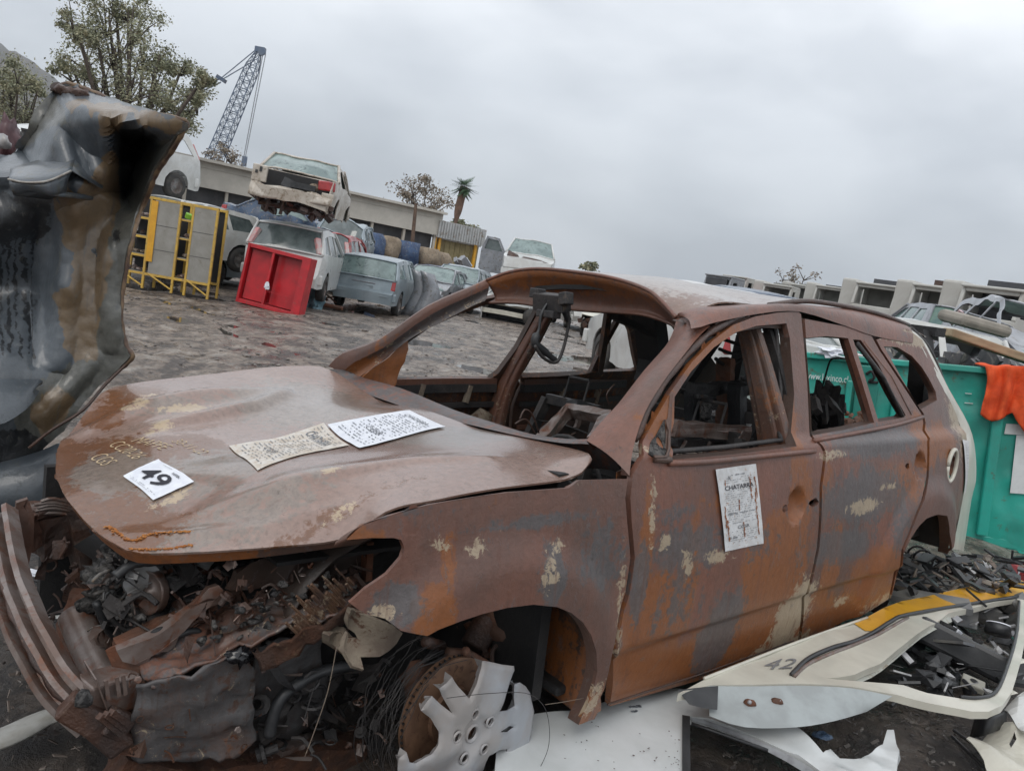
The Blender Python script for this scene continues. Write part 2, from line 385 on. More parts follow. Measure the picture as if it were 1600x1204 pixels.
def panel(name, outline, holes, mapf, s, m, parent=None, thick=.004, flip=False, st=None, smooth=True, off=-1):
    V, F = tri2d(outline, holes, s)
    P3 = [mapf(v.x, v.y) for v in V]
    me = bpy.data.meshes.new(name); me.from_pydata([tuple(p) for p in P3], [], [tuple(reversed(f)) if flip else tuple(f) for f in F])
    me.update()
    if st is not None:
        at_ = me.color_attributes.new('st', 'FLOAT_COLOR', 'POINT')
        at_.data.foreach_set('color', [c for p in P3 for c in (*st(p), 1)])
    o = link(name, me, m, parent, smooth)
    if thick:
        md = o.modifiers.new('t', 'SOLIDIFY'); md.thickness = thick; md.offset = off
        if smooth:
            es = o.modifiers.new('e', 'EDGE_SPLIT'); es.split_angle = R(50)
    return o
def rbf(pts, lam=1e-4):           # thin-plate z(x, y)
    P = np.array(pts, float); n = len(P)
    def U(r2): return np.where(r2 > 1e-12, r2 * np.log(r2 + 1e-12), 0)
    K = U(((P[:, None, :2] - P[None, :, :2]) ** 2).sum(-1)) + lam * np.eye(n)
    A = np.zeros((n + 3, n + 3)); A[:n, :n] = K; A[:n, n] = 1; A[:n, n + 1:] = P[:, :2]; A[n, :n] = 1; A[n + 1:, :n] = P[:, :2].T
    c = np.linalg.solve(A, np.concatenate([P[:, 2], [0, 0, 0]]))
    def f(x, y):
        r2 = (P[:, 0] - x) ** 2 + (P[:, 1] - y) ** 2
        return float(U(r2) @ c[:n] + c[n] + c[n + 1] * x + c[n + 2] * y)
    return f
def sm(a, b, x):
    t = min(1, max(0, (x - a) / (b - a))); return t * t * (3 - 2 * t)
def text_mesh(body, size=1.0, shear=0.0, bold=0.0):
    cu = bpy.data.curves.new('t', 'FONT'); cu.body = body; cu.size = size; cu.shear = shear; cu.resolution_u = 3; cu.offset = bold
    cu.align_x = 'CENTER'; cu.align_y = 'CENTER'
    o = bpy.data.objects.new('t', cu); COL.objects.link(o)
    dg = bpy.context.evaluated_depsgraph_get(); me = bpy.data.meshes.new_from_object(o.evaluated_get(dg))
    vs = [v.co.copy() for v in me.vertices]; fs = [tuple(p.vertices) for p in me.polygons]
    bpy.data.objects.remove(o); bpy.data.curves.remove(cu); bpy.data.meshes.remove(me)
    return vs, fs

# ================================================================== THE BURNT SUV (its own frame: x forward, y left, z up)
suv = thing('burnt_suv', 'large burnt-out rust brown car shell without glass, papers glued on hood and door', 'wrecked car',
            mat=Matrix([[CM[i][0], CM[i][1], CM[i][2], CT[i]] for i in range(3)] + [[0, 0, 0, 1]]))
def ys(x, z):
    if z < .62: y = .945 - .055 * ((.62 - z) / .4) ** 2
    elif z < 1.08: y = .945 - .045 * ((z - .62) / .46) ** 2
    else: y = .900 - .03 * sm(1.08, 1.12, z) - .34 * (z - 1.08)
    y -= .022 * sm(.50, .47, z) if x < -.45 else 0
    if x > .3: y -= 1.2 * (x - .3) ** 2
    if x < -2.8: y -= .20 * (-2.8 - x) ** 2
    if x < -3.35: y -= .9 * (-3.35 - x) ** 2
    for cx, cz in ((0, .34), (-2.72, .34)):
        r = math.hypot(x - cx, z - cz)
        if z < .95: y += .024 * sm(.58, .47, r)
    # shallow dents
    y += .010 * noise.noise(Vector((x * 1.7, z * 2.3, 4.2))) * (1 if z < 1.05 else .3)
    return y
def S(u, v):
    d = Vector(cray(u, v)); c = Vector(CC); k = 1.2 / -d.y; k = (CC[1] - 1.05) / -d.y; best = (9, None); prev = k
    for i in range(400):
        p = c + d * k; g = p.y - ys(p.x, p.z)
        if abs(g) < best[0]: best = (abs(g), p)
        if g <= 0: break
        prev = k; k += .004 / -d.y
    else: return (best[1].x, best[1].z)
    a, b = prev, k
    for _ in range(20):
        m_ = (a + b) / 2; p = c + d * m_
        if p.y - ys(p.x, p.z) <= 0: b = m_
        else: a = m_
    return (p.x, p.z)
def SS(L): return [S(*q) for q in L]
sidef = lambda x, z: Vector((x, ys(x, z), z))
sidefar = lambda x, z: Vector((x, -ys(x, z), z))
def off(f, d): return lambda a, b: f(a, b) + Vector(d)
# stains on the flanks: (x, z, rx, rz, weight) per channel, measured on the panels
def E_(u, v, ru, rv, k=1.0):
    x, z = S(u, v); x2, _ = S(u + ru, v); _, z2 = S(u, v + rv); return (x, z, max(.02, abs(x2 - x)), max(.02, abs(z2 - z)), k)
st_o = [E_(1020, 990, 40, 70, .8), E_(1160, 985, 60, 45, .9), E_(1215, 880, 45, 60, 1), E_(1250, 800, 18, 60, .7), E_(680, 962, 26, 34, 1.2), E_(1100, 1020, 110, 30, .6), E_(970, 1040, 20, 70, .7), E_(1330, 940, 60, 30, .3), E_(1010, 850, 12, 80, .7), E_(700, 870, 10, 50, .6), E_(560, 840, 40, 20, .5), E_(1240, 690, 16, 90, .5), E_(1110, 540, 70, 50, .7), E_(1030, 640, 25, 60, .7), E_(1330, 700, 40, 10, .3), E_(1400, 760, 40, 40, .5), E_(1300, 880, 12, 60, .8), E_(1370, 890, 30, 30, .6), E_(1290, 770, 10, 50, .6), E_(1150, 780, 60, 20, .35), E_(1075, 930, 14, 90, .7), E_(1180, 960, 10, 60, .8), E_(1480, 690, 16, 30, .5),  E_(1450, 690, 14, 40, .9)]
st_g = [E_(620, 945, 34, 30, 1.2), E_(840, 815, 90, 12, .62), E_(866, 900, 16, 40, 1.1), E_(1080, 860, 60, 40, .6), E_(1350, 775, 60, 45, .72), E_(1320, 850, 50, 30, .6), E_(1410, 800, 20, 60, .5), E_(1120, 985, 26, 60, .8), E_(940, 870, 40, 60, .5), E_(1060, 930, 50, 60, .35), E_(1370, 690, 60, 24, .8), E_(1050, 800, 40, 20, .4), E_(650, 800, 60, 10, .3), E_(1000, 910, 12, 60, .9), E_(1180, 850, 30, 40, .4)]
st_c = [E_(1236, 962, 22, 48, 1.5), E_(1215, 1010, 40, 16, .92), E_(748, 855, 24, 9, .92), E_(862, 880, 9, 16, .95), E_(1122, 868, 24, 12, 1.0), E_(1350, 790, 26, 12, 1.15), E_(1300, 710, 20, 6, .92), E_(600, 958, 24, 8, .95), E_(925, 1095, 14, 28, 1.0), E_(1380, 940, 30, 12, .9), E_(1312, 940, 14, 8, .92), E_(1040, 845, 8, 14, .92), E_(860, 905, 12, 22, .9), E_(690, 850, 22, 5, .9), E_(870, 852, 12, 8, .95), E_(1075, 880, 12, 30, .85), E_(1020, 800, 6, 60, .85), E_(968, 970, 5, 90, .8), E_(1390, 760, 14, 5, .9), E_(1487, 560, 34, 80, .7), E_(1500, 640, 16, 60, 1.5), E_(1440, 530, 60, 12, 1.5), E_(1012, 700, 14, 14, .8)]
def fld(L, x, z):
    s = 0
    for a, b, ra, rb, k in L:
        q = ((x - a) / ra) ** 2 + ((z - b) / rb) ** 2
        if q < 9: s = max(s, k * math.exp(-q ** 1.5 * .7))
    return s
def st_side(p):
    return (min(1.3, .12 + .9 * fld(st_o, p.x, p.z) + .25 * sm(.55, .3, p.z)), min(1.3, .16 + .78 * fld(st_g, p.x, p.z)), min(1.5, .25 + fld(st_c, p.x, p.z) + 1.1 * sm(-2.98, -3.3, p.x + .3 * (p.z - 1.2)) * sm(.8, 1.1, p.z)))
# -------- front fender
arch = [(668, 993), (686, 983), (720, 970), (753, 959), (793, 949), (834, 944), (871, 948), (893, 957), (911, 972), (924, 992), (932, 1018), (933, 1048), (928, 1073), (919, 1099), (908, 1121), (904, 1132)]
fend = [(981, 748), (905, 750), (889, 762), (793, 769), (672, 788), (609, 805), (565, 820), (541, 843), (580, 840), (615, 840), (627, 843), (632, 856), (627, 871), (605, 896), (572, 918), (546, 941), (560, 952), (572, 959), (602, 966), (627, 985)] + arch + [(922, 1125), (939, 1110), (944, 1077), (957, 1018), (966, 966), (977, 926), (985, 871), (980, 815), (977, 778)]
S0 = SS(fend)
fender = panel('front_fender', S0, [], sidef, .022, sideM, suv, .012, True, st_side)
# rolled lip of the wheel arch
mb = MB(); A = [sidef(*S(*q)) for q in arch]; mb.strip(A, [a + Vector((0, -.045, 0)) for a in A], 2)
mb.build('arch_lip', frameM, fender, True)
mb = MB(); A = [sidef(*S(*q)) for q in fend[1:9]]; mb.strip(A, [a + Vector((0, -.05, -.03)) for a in A], 2); mb.build('fender_flange', frameM, fender, True)
# torn headlamp bracket hanging below the fender tip
def flat(name, pts, ax, val, m, parent, th=.01, holes=(), s=.03, bend=0.0, mapx=None):
    """sheet cut to an outline on the plane coord[ax] = val"""
    ia = [i for i in range(3) if i != ax]
    Q = [bp(u, v, ax, val) for u, v in pts]; H = [[bp(u, v, ax, val) for u, v in h] for h in holes]
    def mf(a, b):
        c = [0, 0, 0]; c[ia[0]] = a; c[ia[1]] = b; c[ax] = val + bend * noise.noise(Vector((a * 9, b * 9, val * 7))); return Vector(c)
    return panel(name, [(q[ia[0]], q[ia[1]]) for q in Q], [[(q[ia[0]], q[ia[1]]) for q in h] for h in H], mf, s, m, parent, th)
flat('headlamp_bracket', [(546, 950), (560, 955), (600, 968), (629, 988), (620, 1005), (590, 1024), (565, 1030), (562, 1045), (548, 1043), (540, 1020), (548, 1006), (556, 992), (545, 972)], 1, .80, mudM, suv, .012, [[(552, 985), (566, 992), (570, 1003), (556, 1005)]], .015, .06)
flat('headlamp_bracket', [(505, 990), (545, 985), (556, 1000), (548, 1030), (530, 1020), (512, 1010)], 1, .74, mudM, suv, .02, (), .015, .07)
# -------- front door
gapf = .003
door = [(952, 1104), (964, 1018), (972, 966), (983, 926), (991, 871), (986, 815), (984, 778), (988, 742), (1003, 700), (1022, 655), (1048, 610), (1080, 565), (1113, 531), (1146, 506), (1180, 493), (1215, 487), (1246, 485), (1252, 490), (1257, 540), (1262, 599), (1270, 686), (1286, 704), (1281, 760), (1277, 854), (1261, 924), (1247, 1001), (1244, 1012), (1100, 1061)]
hole = [(1049, 718), (1053, 660), (1054, 620), (1080, 580), (1115, 543), (1150, 519), (1182, 509), (1229, 505), (1234, 527), (1241, 615), (1245, 697), (1150, 709)]
mir = [(1012, 708), (1024, 680), (1037, 655), (1040, 690), (1040, 714), (1025, 716)]
D = inset(SS(door), gapf); H = SS(hole)
hx, hz_ = S(1245, 790)
def dimple(cx, cz, rx, rz, dep):
    def f(x, z):
        q = ((x - cx) / rx) ** 2 + ((z - cz) / rz) ** 2
        return Vector((x, ys(x, z) - dep * max(0, 1 - q * q) ** .7, z))
    return f
pits = []
h1 = S(1227, 794); h2 = S(1272, 785)
def disc2(c, rx, rz, n=10, jag=.2): return [(c[0] + rx * math.cos(a) * (1 + jag * random.uniform(-1, 1)), c[1] + rz * math.sin(a) * (1 + jag * random.uniform(-1, 1))) for a in [2 * math.pi * i / n for i in range(n)]]
fdoor = panel('front_door', D, [H, disc2(h1, .022, .014), disc2(h2, .036, .017)], dimple(hx, hz_, .058, .066, .036), .014, sideM, suv, .022, True, st_side)
# inner return of the window opening, door inner skin, sill trim
Hd = [sidef(*q) for q in resample(H, .05)]; Hd.append(Hd[0])
MB().strip(Hd, [p + Vector((0, -.045, 0)) for p in Hd], 2, sub=1).build('window_channel', innerM, fdoor, True)
Hi = [sidef(x, z) + Vector((0, -.05, 0)) for x, z in inset(resample(H, .05), .012)]; Hi.append(Hi[0])
rim = MB(); rim.tube([p for p in Hi], .009, 6); rim.build('window_seal', blackM, fdoor, True)
inn = [S(*q) for q in [(960, 1095), (995, 870), (990, 745), (1046, 722), (1245, 702), (1275, 706), (1268, 850), (1240, 1005)]]
panel('door_inner_skin', inn, [], lambda x, z: Vector((x, ys(x, z) - .07 + .02 * noise.noise(Vector((x * 8, z * 8, 1))), z)), .05, innerM, fdoor, .004, True, lambda p: (.3, .2, 0))
def sillT(pts, r, name, parent, m):
    mb = MB(); P = [sidef(*S(*q)) + Vector((0, .004, 0)) for q in pts]; mb.tube(dens(P, 3), r, 8); return mb.build(name, m, parent, True)
sillT([(1043, 723), (1100, 721), (1190, 712), (1271, 704)], .011, 'window_sill', fdoor, sideM)
sillT([(1020, 716), (1045, 718)], .012, 'window_sill', fdoor, frameM)
flatm = panel('mirror_base', SS(mir), [disc2(S(1028, 690), .012, .015)], off(sidef, (0, .004, 0)), .012, ashM, fdoor, .006, True)
MB().tube([sidef(*S(*q)) + Vector((0, .012, 0)) for q in [(1036, 654), (1041, 672), (1040, 700), (1036, 712), (1018, 713)]], .005, 6).build('mirror_base_rim', frameM, flatm, True)
MB().tube([sidef(*S(948, 1099)) + Vector((0, .004, 0)), sidef(*S(1100, 1050)) + Vector((0, .003, 0)), sidef(*S(1240, 1000))], .0035, 6).build('lower_crease', darkrust, fdoor, True)
# front pillar edge of the window opening
MB().strip([sidef(*S(*q)) + Vector((0, .003, 0)) for q in [(1046, 722), (1048, 660), (1050, 618)]], [sidef(*S(*q)) + Vector((0, .003, 0)) for q in [(1036, 722), (1041, 660), (1046, 612)]], 2, (0, .006, 0)).build('window_divider', frameM, fdoor, True)
# -------- rear door
rdoor = [(1257, 497), (1300, 505), (1346, 513), (1362, 524), (1374, 546), (1412, 603), (1440, 646), (1443, 660), (1449, 690), (1448, 745), (1432, 800), (1409, 858), (1395, 905), (1388, 936), (1320, 970), (1249, 1009), (1250, 1001), (1264, 924), (1280, 854), (1284, 760), (1289, 704), (1273, 686), (1265, 599), (1260, 540)]
D2 = inset(SS(rdoor), gapf)
rh1 = SS([(1269, 680), (1266, 620), (1259, 528), (1290, 525), (1325, 528), (1345, 590), (1366, 660), (1320, 671)])
rh2 = SS([(1373, 659), (1352, 590), (1333, 530), (1345, 531), (1372, 568), (1398, 618), (1415, 648), (1412, 652)])
q1 = S(1418, 728); q2 = S(1455, 722); qc = S(1438, 728)
rd = panel('rear_door', D2, [rh1, rh2, disc2(q1, .022, .013), disc2(q2, .038, .015)], dimple(qc[0], qc[1], .062, .062, .038), .014, sideM, suv, .022, True, st_side)
for hh in (rh1, rh2):
    P = [sidef(*q) for q in resample(hh, .05)]; P.append(P[0]); MB().strip(P, [p + Vector((0, -.045, 0)) for p in P], 2, sub=1).build('window_channel', innerM, rd, True)
inn2 = SS([(1268, 850), (1274, 700), (1272, 686), (1370, 664), (1436, 652), (1444, 690), (1430, 800), (1395, 890), (1380, 930), (1255, 1000)])
panel('door_inner_skin', inn2, [], lambda x, z: Vector((x, ys(x, z) - .07 + .02 * noise.noise(Vector((x * 8, z * 8, 1))), z)), .05, innerM, rd, .004, True, lambda p: (.3, .2, 0))
sillT([(1270, 688), (1330, 677), (1400, 663), (1440, 651)], .010, 'window_sill', rd, sideM)
# weatherstrip channels beside the sloping rear edge
for a, c, m_ in (((1341, 536), (1412, 650), blackM), ((1350, 534), (1424, 648), frameM)):
    MB().tube([sidef(*S(*a)) + Vector((0, -.008, 0)), sidef(*S((a[0] + c[0]) / 2 + 6, (a[1] + c[1]) / 2 - 3)) + Vector((0, -.008, 0)), sidef(*S(*c)) + Vector((0, -.008, 0))], .011, 6).build('weatherstrip', m_, rd, True)
# -------- rear quarter
rear = [(1417, 512), (1441, 531), (1455, 559), (1470, 590), (1482, 612), (1500, 645), (1513, 667), (1520, 690), (1523, 720), (1523, 750), (1518, 775), (1508, 800), (1503, 845), (1496, 868)]
arch2 = [(1483, 866), (1484, 835), (1480, 806), (1465, 804), (1448, 810), (1436, 822), (1424, 840), (1412, 864), (1400, 905), (1392, 934)]
qp = [(1369, 530), (1390, 524), (1405, 516)] + rear + arch2 + [(1391, 936), (1398, 905), (1412, 858), (1435, 800), (1451, 745), (1452, 690), (1446, 660), (1443, 646), (1415, 603), (1377, 546)]
qw = [(1381, 541), (1402, 542), (1425, 556), (1440, 573), (1452, 592), (1462, 612), (1464, 625), (1444, 636), (1438, 640), (1412, 596)]
fc = S(1486, 727)
QP = inset(SS(qp), .002); QW = SS(qw)
small = SS([(1488, 840), (1500, 808), (1502, 812), (1497, 838)])
quarter = panel('rear_quarter', QP, [QW, disc2(fc, .050, .075, 20, 0)], sidef, .022, sideM, suv, .012, True, st_side)
# back-projected far end is nearly edge-on: close the tail with its own panel
P = [sidef(*q) for q in resample(QW, .05)]; P.append(P[0]); MB().strip(P, [p + Vector((0, -.04, 0)) for p in P], 2, sub=1).build('window_flange', frameM, quarter, True)
MB().tube([Vector((fc[0] + .055 * math.cos(a), ys(fc[0], fc[1]) + .004, fc[1] + .082 * math.sin(a))) for a in [2 * math.pi * i / 20 for i in range(21)]], .011, 6).build('filler_rim', creamP, quarter, True)
mbf = MB(); mbf.lathe([(.052, 0), (.050, -.03), (.02, -.05), (0, -.05)], (fc[0], ys(*fc), fc[1]), (0, 1, 0), 18); mbf.build('filler_pocket', rustM, quarter, True)
P = [sidef(*S(*q)) for q in arch2]; MB().strip(P, [p + Vector((0, -.05, 0)) for p in P], 2).build('arch_lip', frameM, quarter, True)
# tail: pillar, hatch frame and lamp recess wrap round the back
tailL = [bp(*q) for q in [(1417, 510, 1, .64), (1441, 529, 1, .66), (1457, 556, 1, .70), (1483, 608, 1, .74), (1514, 664, 1, .78), (1524, 705, 1, .79), (1525, 750, 1, .79), (1518, 780, 1, .79), (1506, 860, 1, .80)]]
mb = MB(); S_ = [sidef(*S(*q)) for q in [(1410, 515), (1434, 533), (1449, 560), (1476, 612), (1507, 668), (1516, 705), (1517, 750), (1510, 780), (1498, 860)]]
mb.strip(S_, tailL, 5, (-.01, .006, 0)); mb.strip(tailL, [p + Vector((-.015, -.10, 0)) for p in tailL], 3)
tail = mb.build('tail_pillar', creamP, suv, True)
mb = MB(); hp = [bp(*q) for q in [(1421, 513, 1, .60), (1446, 540, 1, .63), (1463, 574, 1, .66), (1476, 612, 1, .68), (1480, 640, 1, .70)]]
mb.tube(dens(hp, 4), .018, 8); mb.build('hatch_seal', blackM, tail, True)
# far rear pillar and hatch opening frame (black, seen through the quarter window)
hf = [Vector((-3.45, s * y, z)) for s in (1,) for y, z in ((.52, 1.60), (.56, 1.45), (.58, 1.2), (.60, 1.0), (.60, .6))]
mb = MB()
for s in (1, -1):
    mb.beam(dens([Vector((p.x + .12, p.y * s, p.z)) for p in hf], 3), .09, .12)
mb.beam([Vector((-3.42, -.60, 1.61)), Vector((-3.46, 0, 1.63)), Vector((-3.42, .60, 1.61))], .12, .05); mb.beam([Vector((-3.62, -.74, .62)), Vector((-3.66, 0, .62)), Vector((-3.62, .74, .62))], .10, .16)
mb.build('hatch_frame', sootShadeM, suv)
MB().tube([bp(*q) for q in [(1455, 585, 1, .2), (1446, 592, 1, .2), (1443, 602, 1, .2), (1450, 606, 1, .2), (1459, 603, 1, .2)]], .009, 6).build('hatch_catch', sootShadeM, suv, True)
# -------- roof
rp = [(1057, 495, .57), (1035, 470, .47), (1010, 451, .36), (960, 434, .15), (900, 424, -.1), (840, 419, -.34), (800, 424, -.48), (775, 431, -.55), (761, 437, -.585)]
rf3 = [bp(u, v, 1, y) for u, v, y in rp]
ctl = [tuple(p) for p in rf3] + [(-1.6, 0, 1.682), (-2, 0, 1.69), (-2.7, 0, 1.675), (-3.3, 0, 1.635), (-3.55, 0, 1.59)]
rails = [(1100, 480), (1180, 476), (1250, 477), (1330, 484), (1413, 507)]
rl3 = [bp(u, v, 1, .63) for u, v in rails]
ctl += [tuple(p) for p in rl3] + [(p.x, -.63, p.z + .01) for p in rl3] + [(-1.3, -.4, 1.655), (-2.2, -.35, 1.68), (-2.2, .35, 1.67), (-3.2, .35, 1.62), (-3.2, -.35, 1.625), (-3.5, .55, 1.55), (-3.5, -.55, 1.56)]
zr = rbf(ctl, 1e-4)
ro = [(p.x, p.y) for p in rf3] + [(p.x, -.63) for p in rl3] + [(-3.50, -.55), (-3.58, -.25), (-3.6, 0), (-3.58, .25), (-3.50, .55)] + [(p.x, .63) for p in reversed(rl3)]
def roofz(x, y):
    cr = .006 * math.exp(-((x + 1.55 - .35 * y) / .05) ** 2) * sm(.6, .2, abs(y))
    return Vector((x, y, zr(x, y) + cr + .010 * noise.noise(Vector((x * 2.2, y * 2.2, 3)))))
roofM = rust_mat('bleached_roof_steel', (.29, .225, .195), (.38, .335, .305), .34, coat=.45, cream=(.5, .42, .32), orange=(.2, .10, .06))
hd0 = MB(); hd0.strip([bp(1050, 500, 1, .60), bp(1180, 484, 1, .60), bp(1250, 486, 1, .60), bp(1340, 500, 1, .60), bp(1410, 520, 1, .58)], [sidef(*S(*q)) + Vector((0, -.03, 0)) for q in [(1118, 515), (1190, 500), (1252, 502), (1345, 522), (1420, 545)]], 4); hd0.build('door_opening_flange', innerM, suv, True)
roof = panel('roof', ro, [], roofz, .04, roofM, suv, .006, False, lambda p: (.35 * sm(-1.35, -1.1, p.x) + .3 * sm(.35, .6, abs(p.y)), .15, .1))
hook = bp(1079, 478, 1, .50); MB().tube([hook + Vector((0, 0, -.03)), hook + Vector((0, 0, .012)), hook + Vector((.02, .02, .022))], .006, 6).build('roof_stud', darkrust, roof, True)
for u, v in ((1050, 482), (1068, 483)):
    h_ = bp(u, v, 1, .50); MB().tube([h_, h_ + Vector((-.03, -.015, .004))], .005, 6).build('roof_stud', darkrust, roof, True)
MB().tube(dens([p + Vector((0, 0, .014)) for p in [bp(1200, 482, 1, .63), bp(1245, 476, 1, .63), bp(1280, 477, 1, .63), bp(1340, 487, 1, .63), bp(1380, 497, 1, .63), bp(1419, 512, 1, .63)]], 4), .011, 8).build('roof_rail', darkrust, roof, True)
# roof side: between the rail and the tops of the doors
up = [(1057, 495, .57), (1064, 488, .60), (1100, 480, .63), (1180, 476, .63), (1250, 477, .63), (1330, 484, .63), (1380, 496, .63), (1413, 507, .63)]
dn = [(1078, 513), (1095, 510), (1118, 503), (1190, 489), (1250, 487), (1320, 509), (1366, 525), (1425, 536)]
mb = MB(); mb.strip([bp(u, v, 1, y) + Vector((0, 0, .002)) for u, v, y in up], [sidef(*S(*q)) + Vector((0, .004, 0)) for q in dn], 6, (0, .016, .014))
def stmesh(o, fn):
    me = o.data; a = me.color_attributes.new('st', 'FLOAT_COLOR', 'POINT'); a.data.foreach_set('color', [c for v in me.vertices for c in (*fn(v.co), 1)])
rs_ = mb.build('roof_side', sideM, suv, True); stmesh(rs_, lambda p: (.1 + .4 * sm(-1.5, -2.6, -abs(p.x)) * 0, .25, .9 * sm(-2.6, -3.3, p.x)))
# dark drip channel above the rear door and the inner side rail behind the door tops
mb = MB(); mb.beam([sidef(*S(*q)) + Vector((0, -.05, -.005)) for q in [(1125, 514), (1150, 508), (1200, 500), (1255, 505), (1330, 518), (1380, 533)]], .06, .05); mb.build('side_rail', innerM, suv)
# -------- front pillars and windshield frame
pi = [(916, 688, .72), (940, 658, .705), (967, 629, .69), (1005, 580, .655), (1040, 540, .615), (1052, 517, .585), (1057, 497, .57)]
po = [(986, 744), (992, 700), (1010, 645), (1040, 595), (1076, 548), (1096, 524), (1112, 509)]
pil = MB(); A = [bp(u, v, 1, y) for u, v, y in pi]; B = [sidef(*S(*q)) + Vector((0, -.006, 0)) for q in po]
pil.strip(A, B, 6, (.012, .014, .012)); ai = [p + Vector((-.05, -.01, -.035)) for p in A]; pil.strip(A, ai, 2); pil.strip(B, [p + Vector((-.02, -.05, -.01)) for p in B], 2)
pp = pil.build('front_pillar', sideM, suv, True); stmesh(pp, lambda p: (.12, .3 * sm(1.2, 1.0, p.z), .25 * sm(1.3, 1.5, p.z)))
gd = MB(); gd.tube(dens([sidef(*S(*q)) + Vector((0, -.02, 0)) for q in [(1000, 690), (1020, 640), (1050, 592), (1085, 550), (1120, 518), (1165, 494)]], 4), [.010 + .006 * abs(math.sin(i * 2.3)) for i in range(21)], 7); gd.build('pillar_seam', darkrust, pp, True)
pf = [(761, 437, -.585), (735, 449, -.60), (667, 479, -.64), (592, 531, -.69), (536, 552, -.73), (513, 572, -.76)]
pg = [(758, 470, -.57), (738, 478, -.60), (690, 503, -.635), (641, 529, -.67), (607, 556, -.70), (560, 590, -.72)]
mb = MB(); A = [bp(*q[:2], 1, q[2]) for q in pf]; A2 = [p + Vector((.012, .02, -.012)) for p in A]; B = [bp(*q[:2], 1, q[2]) for q in pg]
pm = [(764, 449, -.575), (740, 460, -.59), (674, 491, -.63), (601, 542, -.68), (553, 566, -.71), (532, 586, -.735)]; A2 = [bp(*q[:2], 1, q[2]) for q in pm]
mb.strip([p + Vector((-.05, -.05, .0)) for p in A], A, 3, (0, 0, .01)); mb.strip(A, A2, 3, (0, .004, .006)); fpil = mb.build('front_pillar', sideM, suv, True); stmesh(fpil, lambda p: (.2, 0, 0))
mb = MB(); mb.strip(A2, B, 5, (-.012, -.01, 0)); o = mb.build('pillar_inner_face', frameM, fpil, True); stmesh(o, lambda p: (.3 + .8 * sm(1.2, 1.1, p.z), .75 * sm(1.12, 1.3, p.z), .62))
gus = flat('pillar_gusset', [(560, 590), (607, 556), (641, 527), (632, 555), (618, 590), (610, 606), (590, 604)], 1, -.72, frameM, fpil, .01, [disc2((bp(591, 568, 1, -.72).x, bp(591, 568, 1, -.72).z), .014, .014, 10, 0)] if 0 else (), .03, .03); stmesh(gus, lambda p: (1, .2, .5))
# header: the torn front edge of the roof with its deep inner face
lo = [(1052, 517, .56), (1036, 506, .45), (1000, 494, .33), (960, 490, .12), (900, 486, -.12), (840, 480, -.34), (795, 474, -.48), (756, 474, -.57)]
upx = [(1057, 497, .57), (1035, 472, .47), (1010, 453, .36), (960, 436, .15), (900, 426, -.1), (840, 421, -.34), (797, 426, -.48), (761, 439, -.585)]
mb = MB(); U_ = [bp(u, v, 1, y) for u, v, y in upx]; L_ = [bp(u, v, 1, y) + Vector((-.03, 0, 0)) for u, v, y in lo]
mb.strip(U_, L_, 8, (-.05, 0, -.02), sub=5)
hd = mb.build('windshield_header', frameM, suv, True); stmesh(hd, lambda p: (.5 * sm(1.5, 1.6, p.z), .1, .1)); 
hd.modifiers.new('t', 'SOLIDIFY').thickness = .01
MB().tube(dens([p + Vector((.004, 0, .003)) for p in U_], 5), .008, 8).build('header_flange', sideM, hd, True)
mb = MB(); mb.strip([p + Vector((-.02, 0, .0)) for p in L_], [p + Vector((-.28, 0, .04)) for p in L_], 4, (0, 0, .03)); mb.build('header_rear_face', sootShadeM, hd, True)
# overhead console hanging from the header
k0 = bp(862, 472, 1, 0.0)
mb = MB(); mb.box(k0 + Vector((0, 0, 0)), (.06, .16, .07), (0, .2, .1)); mb.box(k0 + Vector((.01, -.08, .03)), (.05, .05, .04)); mb.box(k0 + Vector((.01, .09, .02)), (.05, .04, .05), (.2, 0, 0)); mb.box(k0 + Vector((.02, .01, -.05)), (.05, .10, .03))
oc = mb.build('overhead_console', blackM, hd, bevel=.004)
cab = [(868, 468), (884, 478), (889, 500), (886, 520), (880, 545), (872, 563), (862, 566), (846, 556), (836, 540)]
MB().tube(dens([bp(u, v, 1, .03) for u, v in cab], 5), .007, 6).build('hanging_cable', blackM, oc, True)
MB().tube(dens([bp(u, v, 1, .0) for u, v in [(858, 470), (846, 490), (842, 515), (836, 535), (852, 550), (868, 563)]], 5), [.006] * 12 + [.018] * 9 + [.013] * 5, 8).build('hanging_cable', blackPl, oc, True)
MB().tube(dens([bp(u, v, 1, .02) for u, v in [(866, 466), (878, 478), (888, 500)]], 5), .014, 8).build('hanging_cable', blackPl, oc, True)
# cowl below the windshield
c1 = [(508, 578, -.745), (530, 600, -.68), (592, 622, -.45), (667, 647, -.1), (742, 665, .15), (817, 682, .40), (880, 692, .58), (922, 694, .71), (948, 706, .78)]
c0 = [(536, 580, -.70), (560, 590, -.66), (620, 607, -.42), (700, 640, -.1), (762, 660, .15), (830, 681, .40), (885, 687, .58), (916, 687, .70), (940, 690, .76)]
mb = MB(); A = [bp(*q[:2], 1, q[2]) for q in c1]; B = [bp(*q[:2], 1, q[2]) + Vector((-.03, 0, .0)) for q in c0]; mb.strip(A, B, 4, (0, 0, .008)); mb.strip(B, [p + Vector((-.08, 0, -.10)) for p in B], 3)
cw = mb.build('cowl', sideM, suv, True); stmesh(cw, lambda p: (.15, .5, .2))
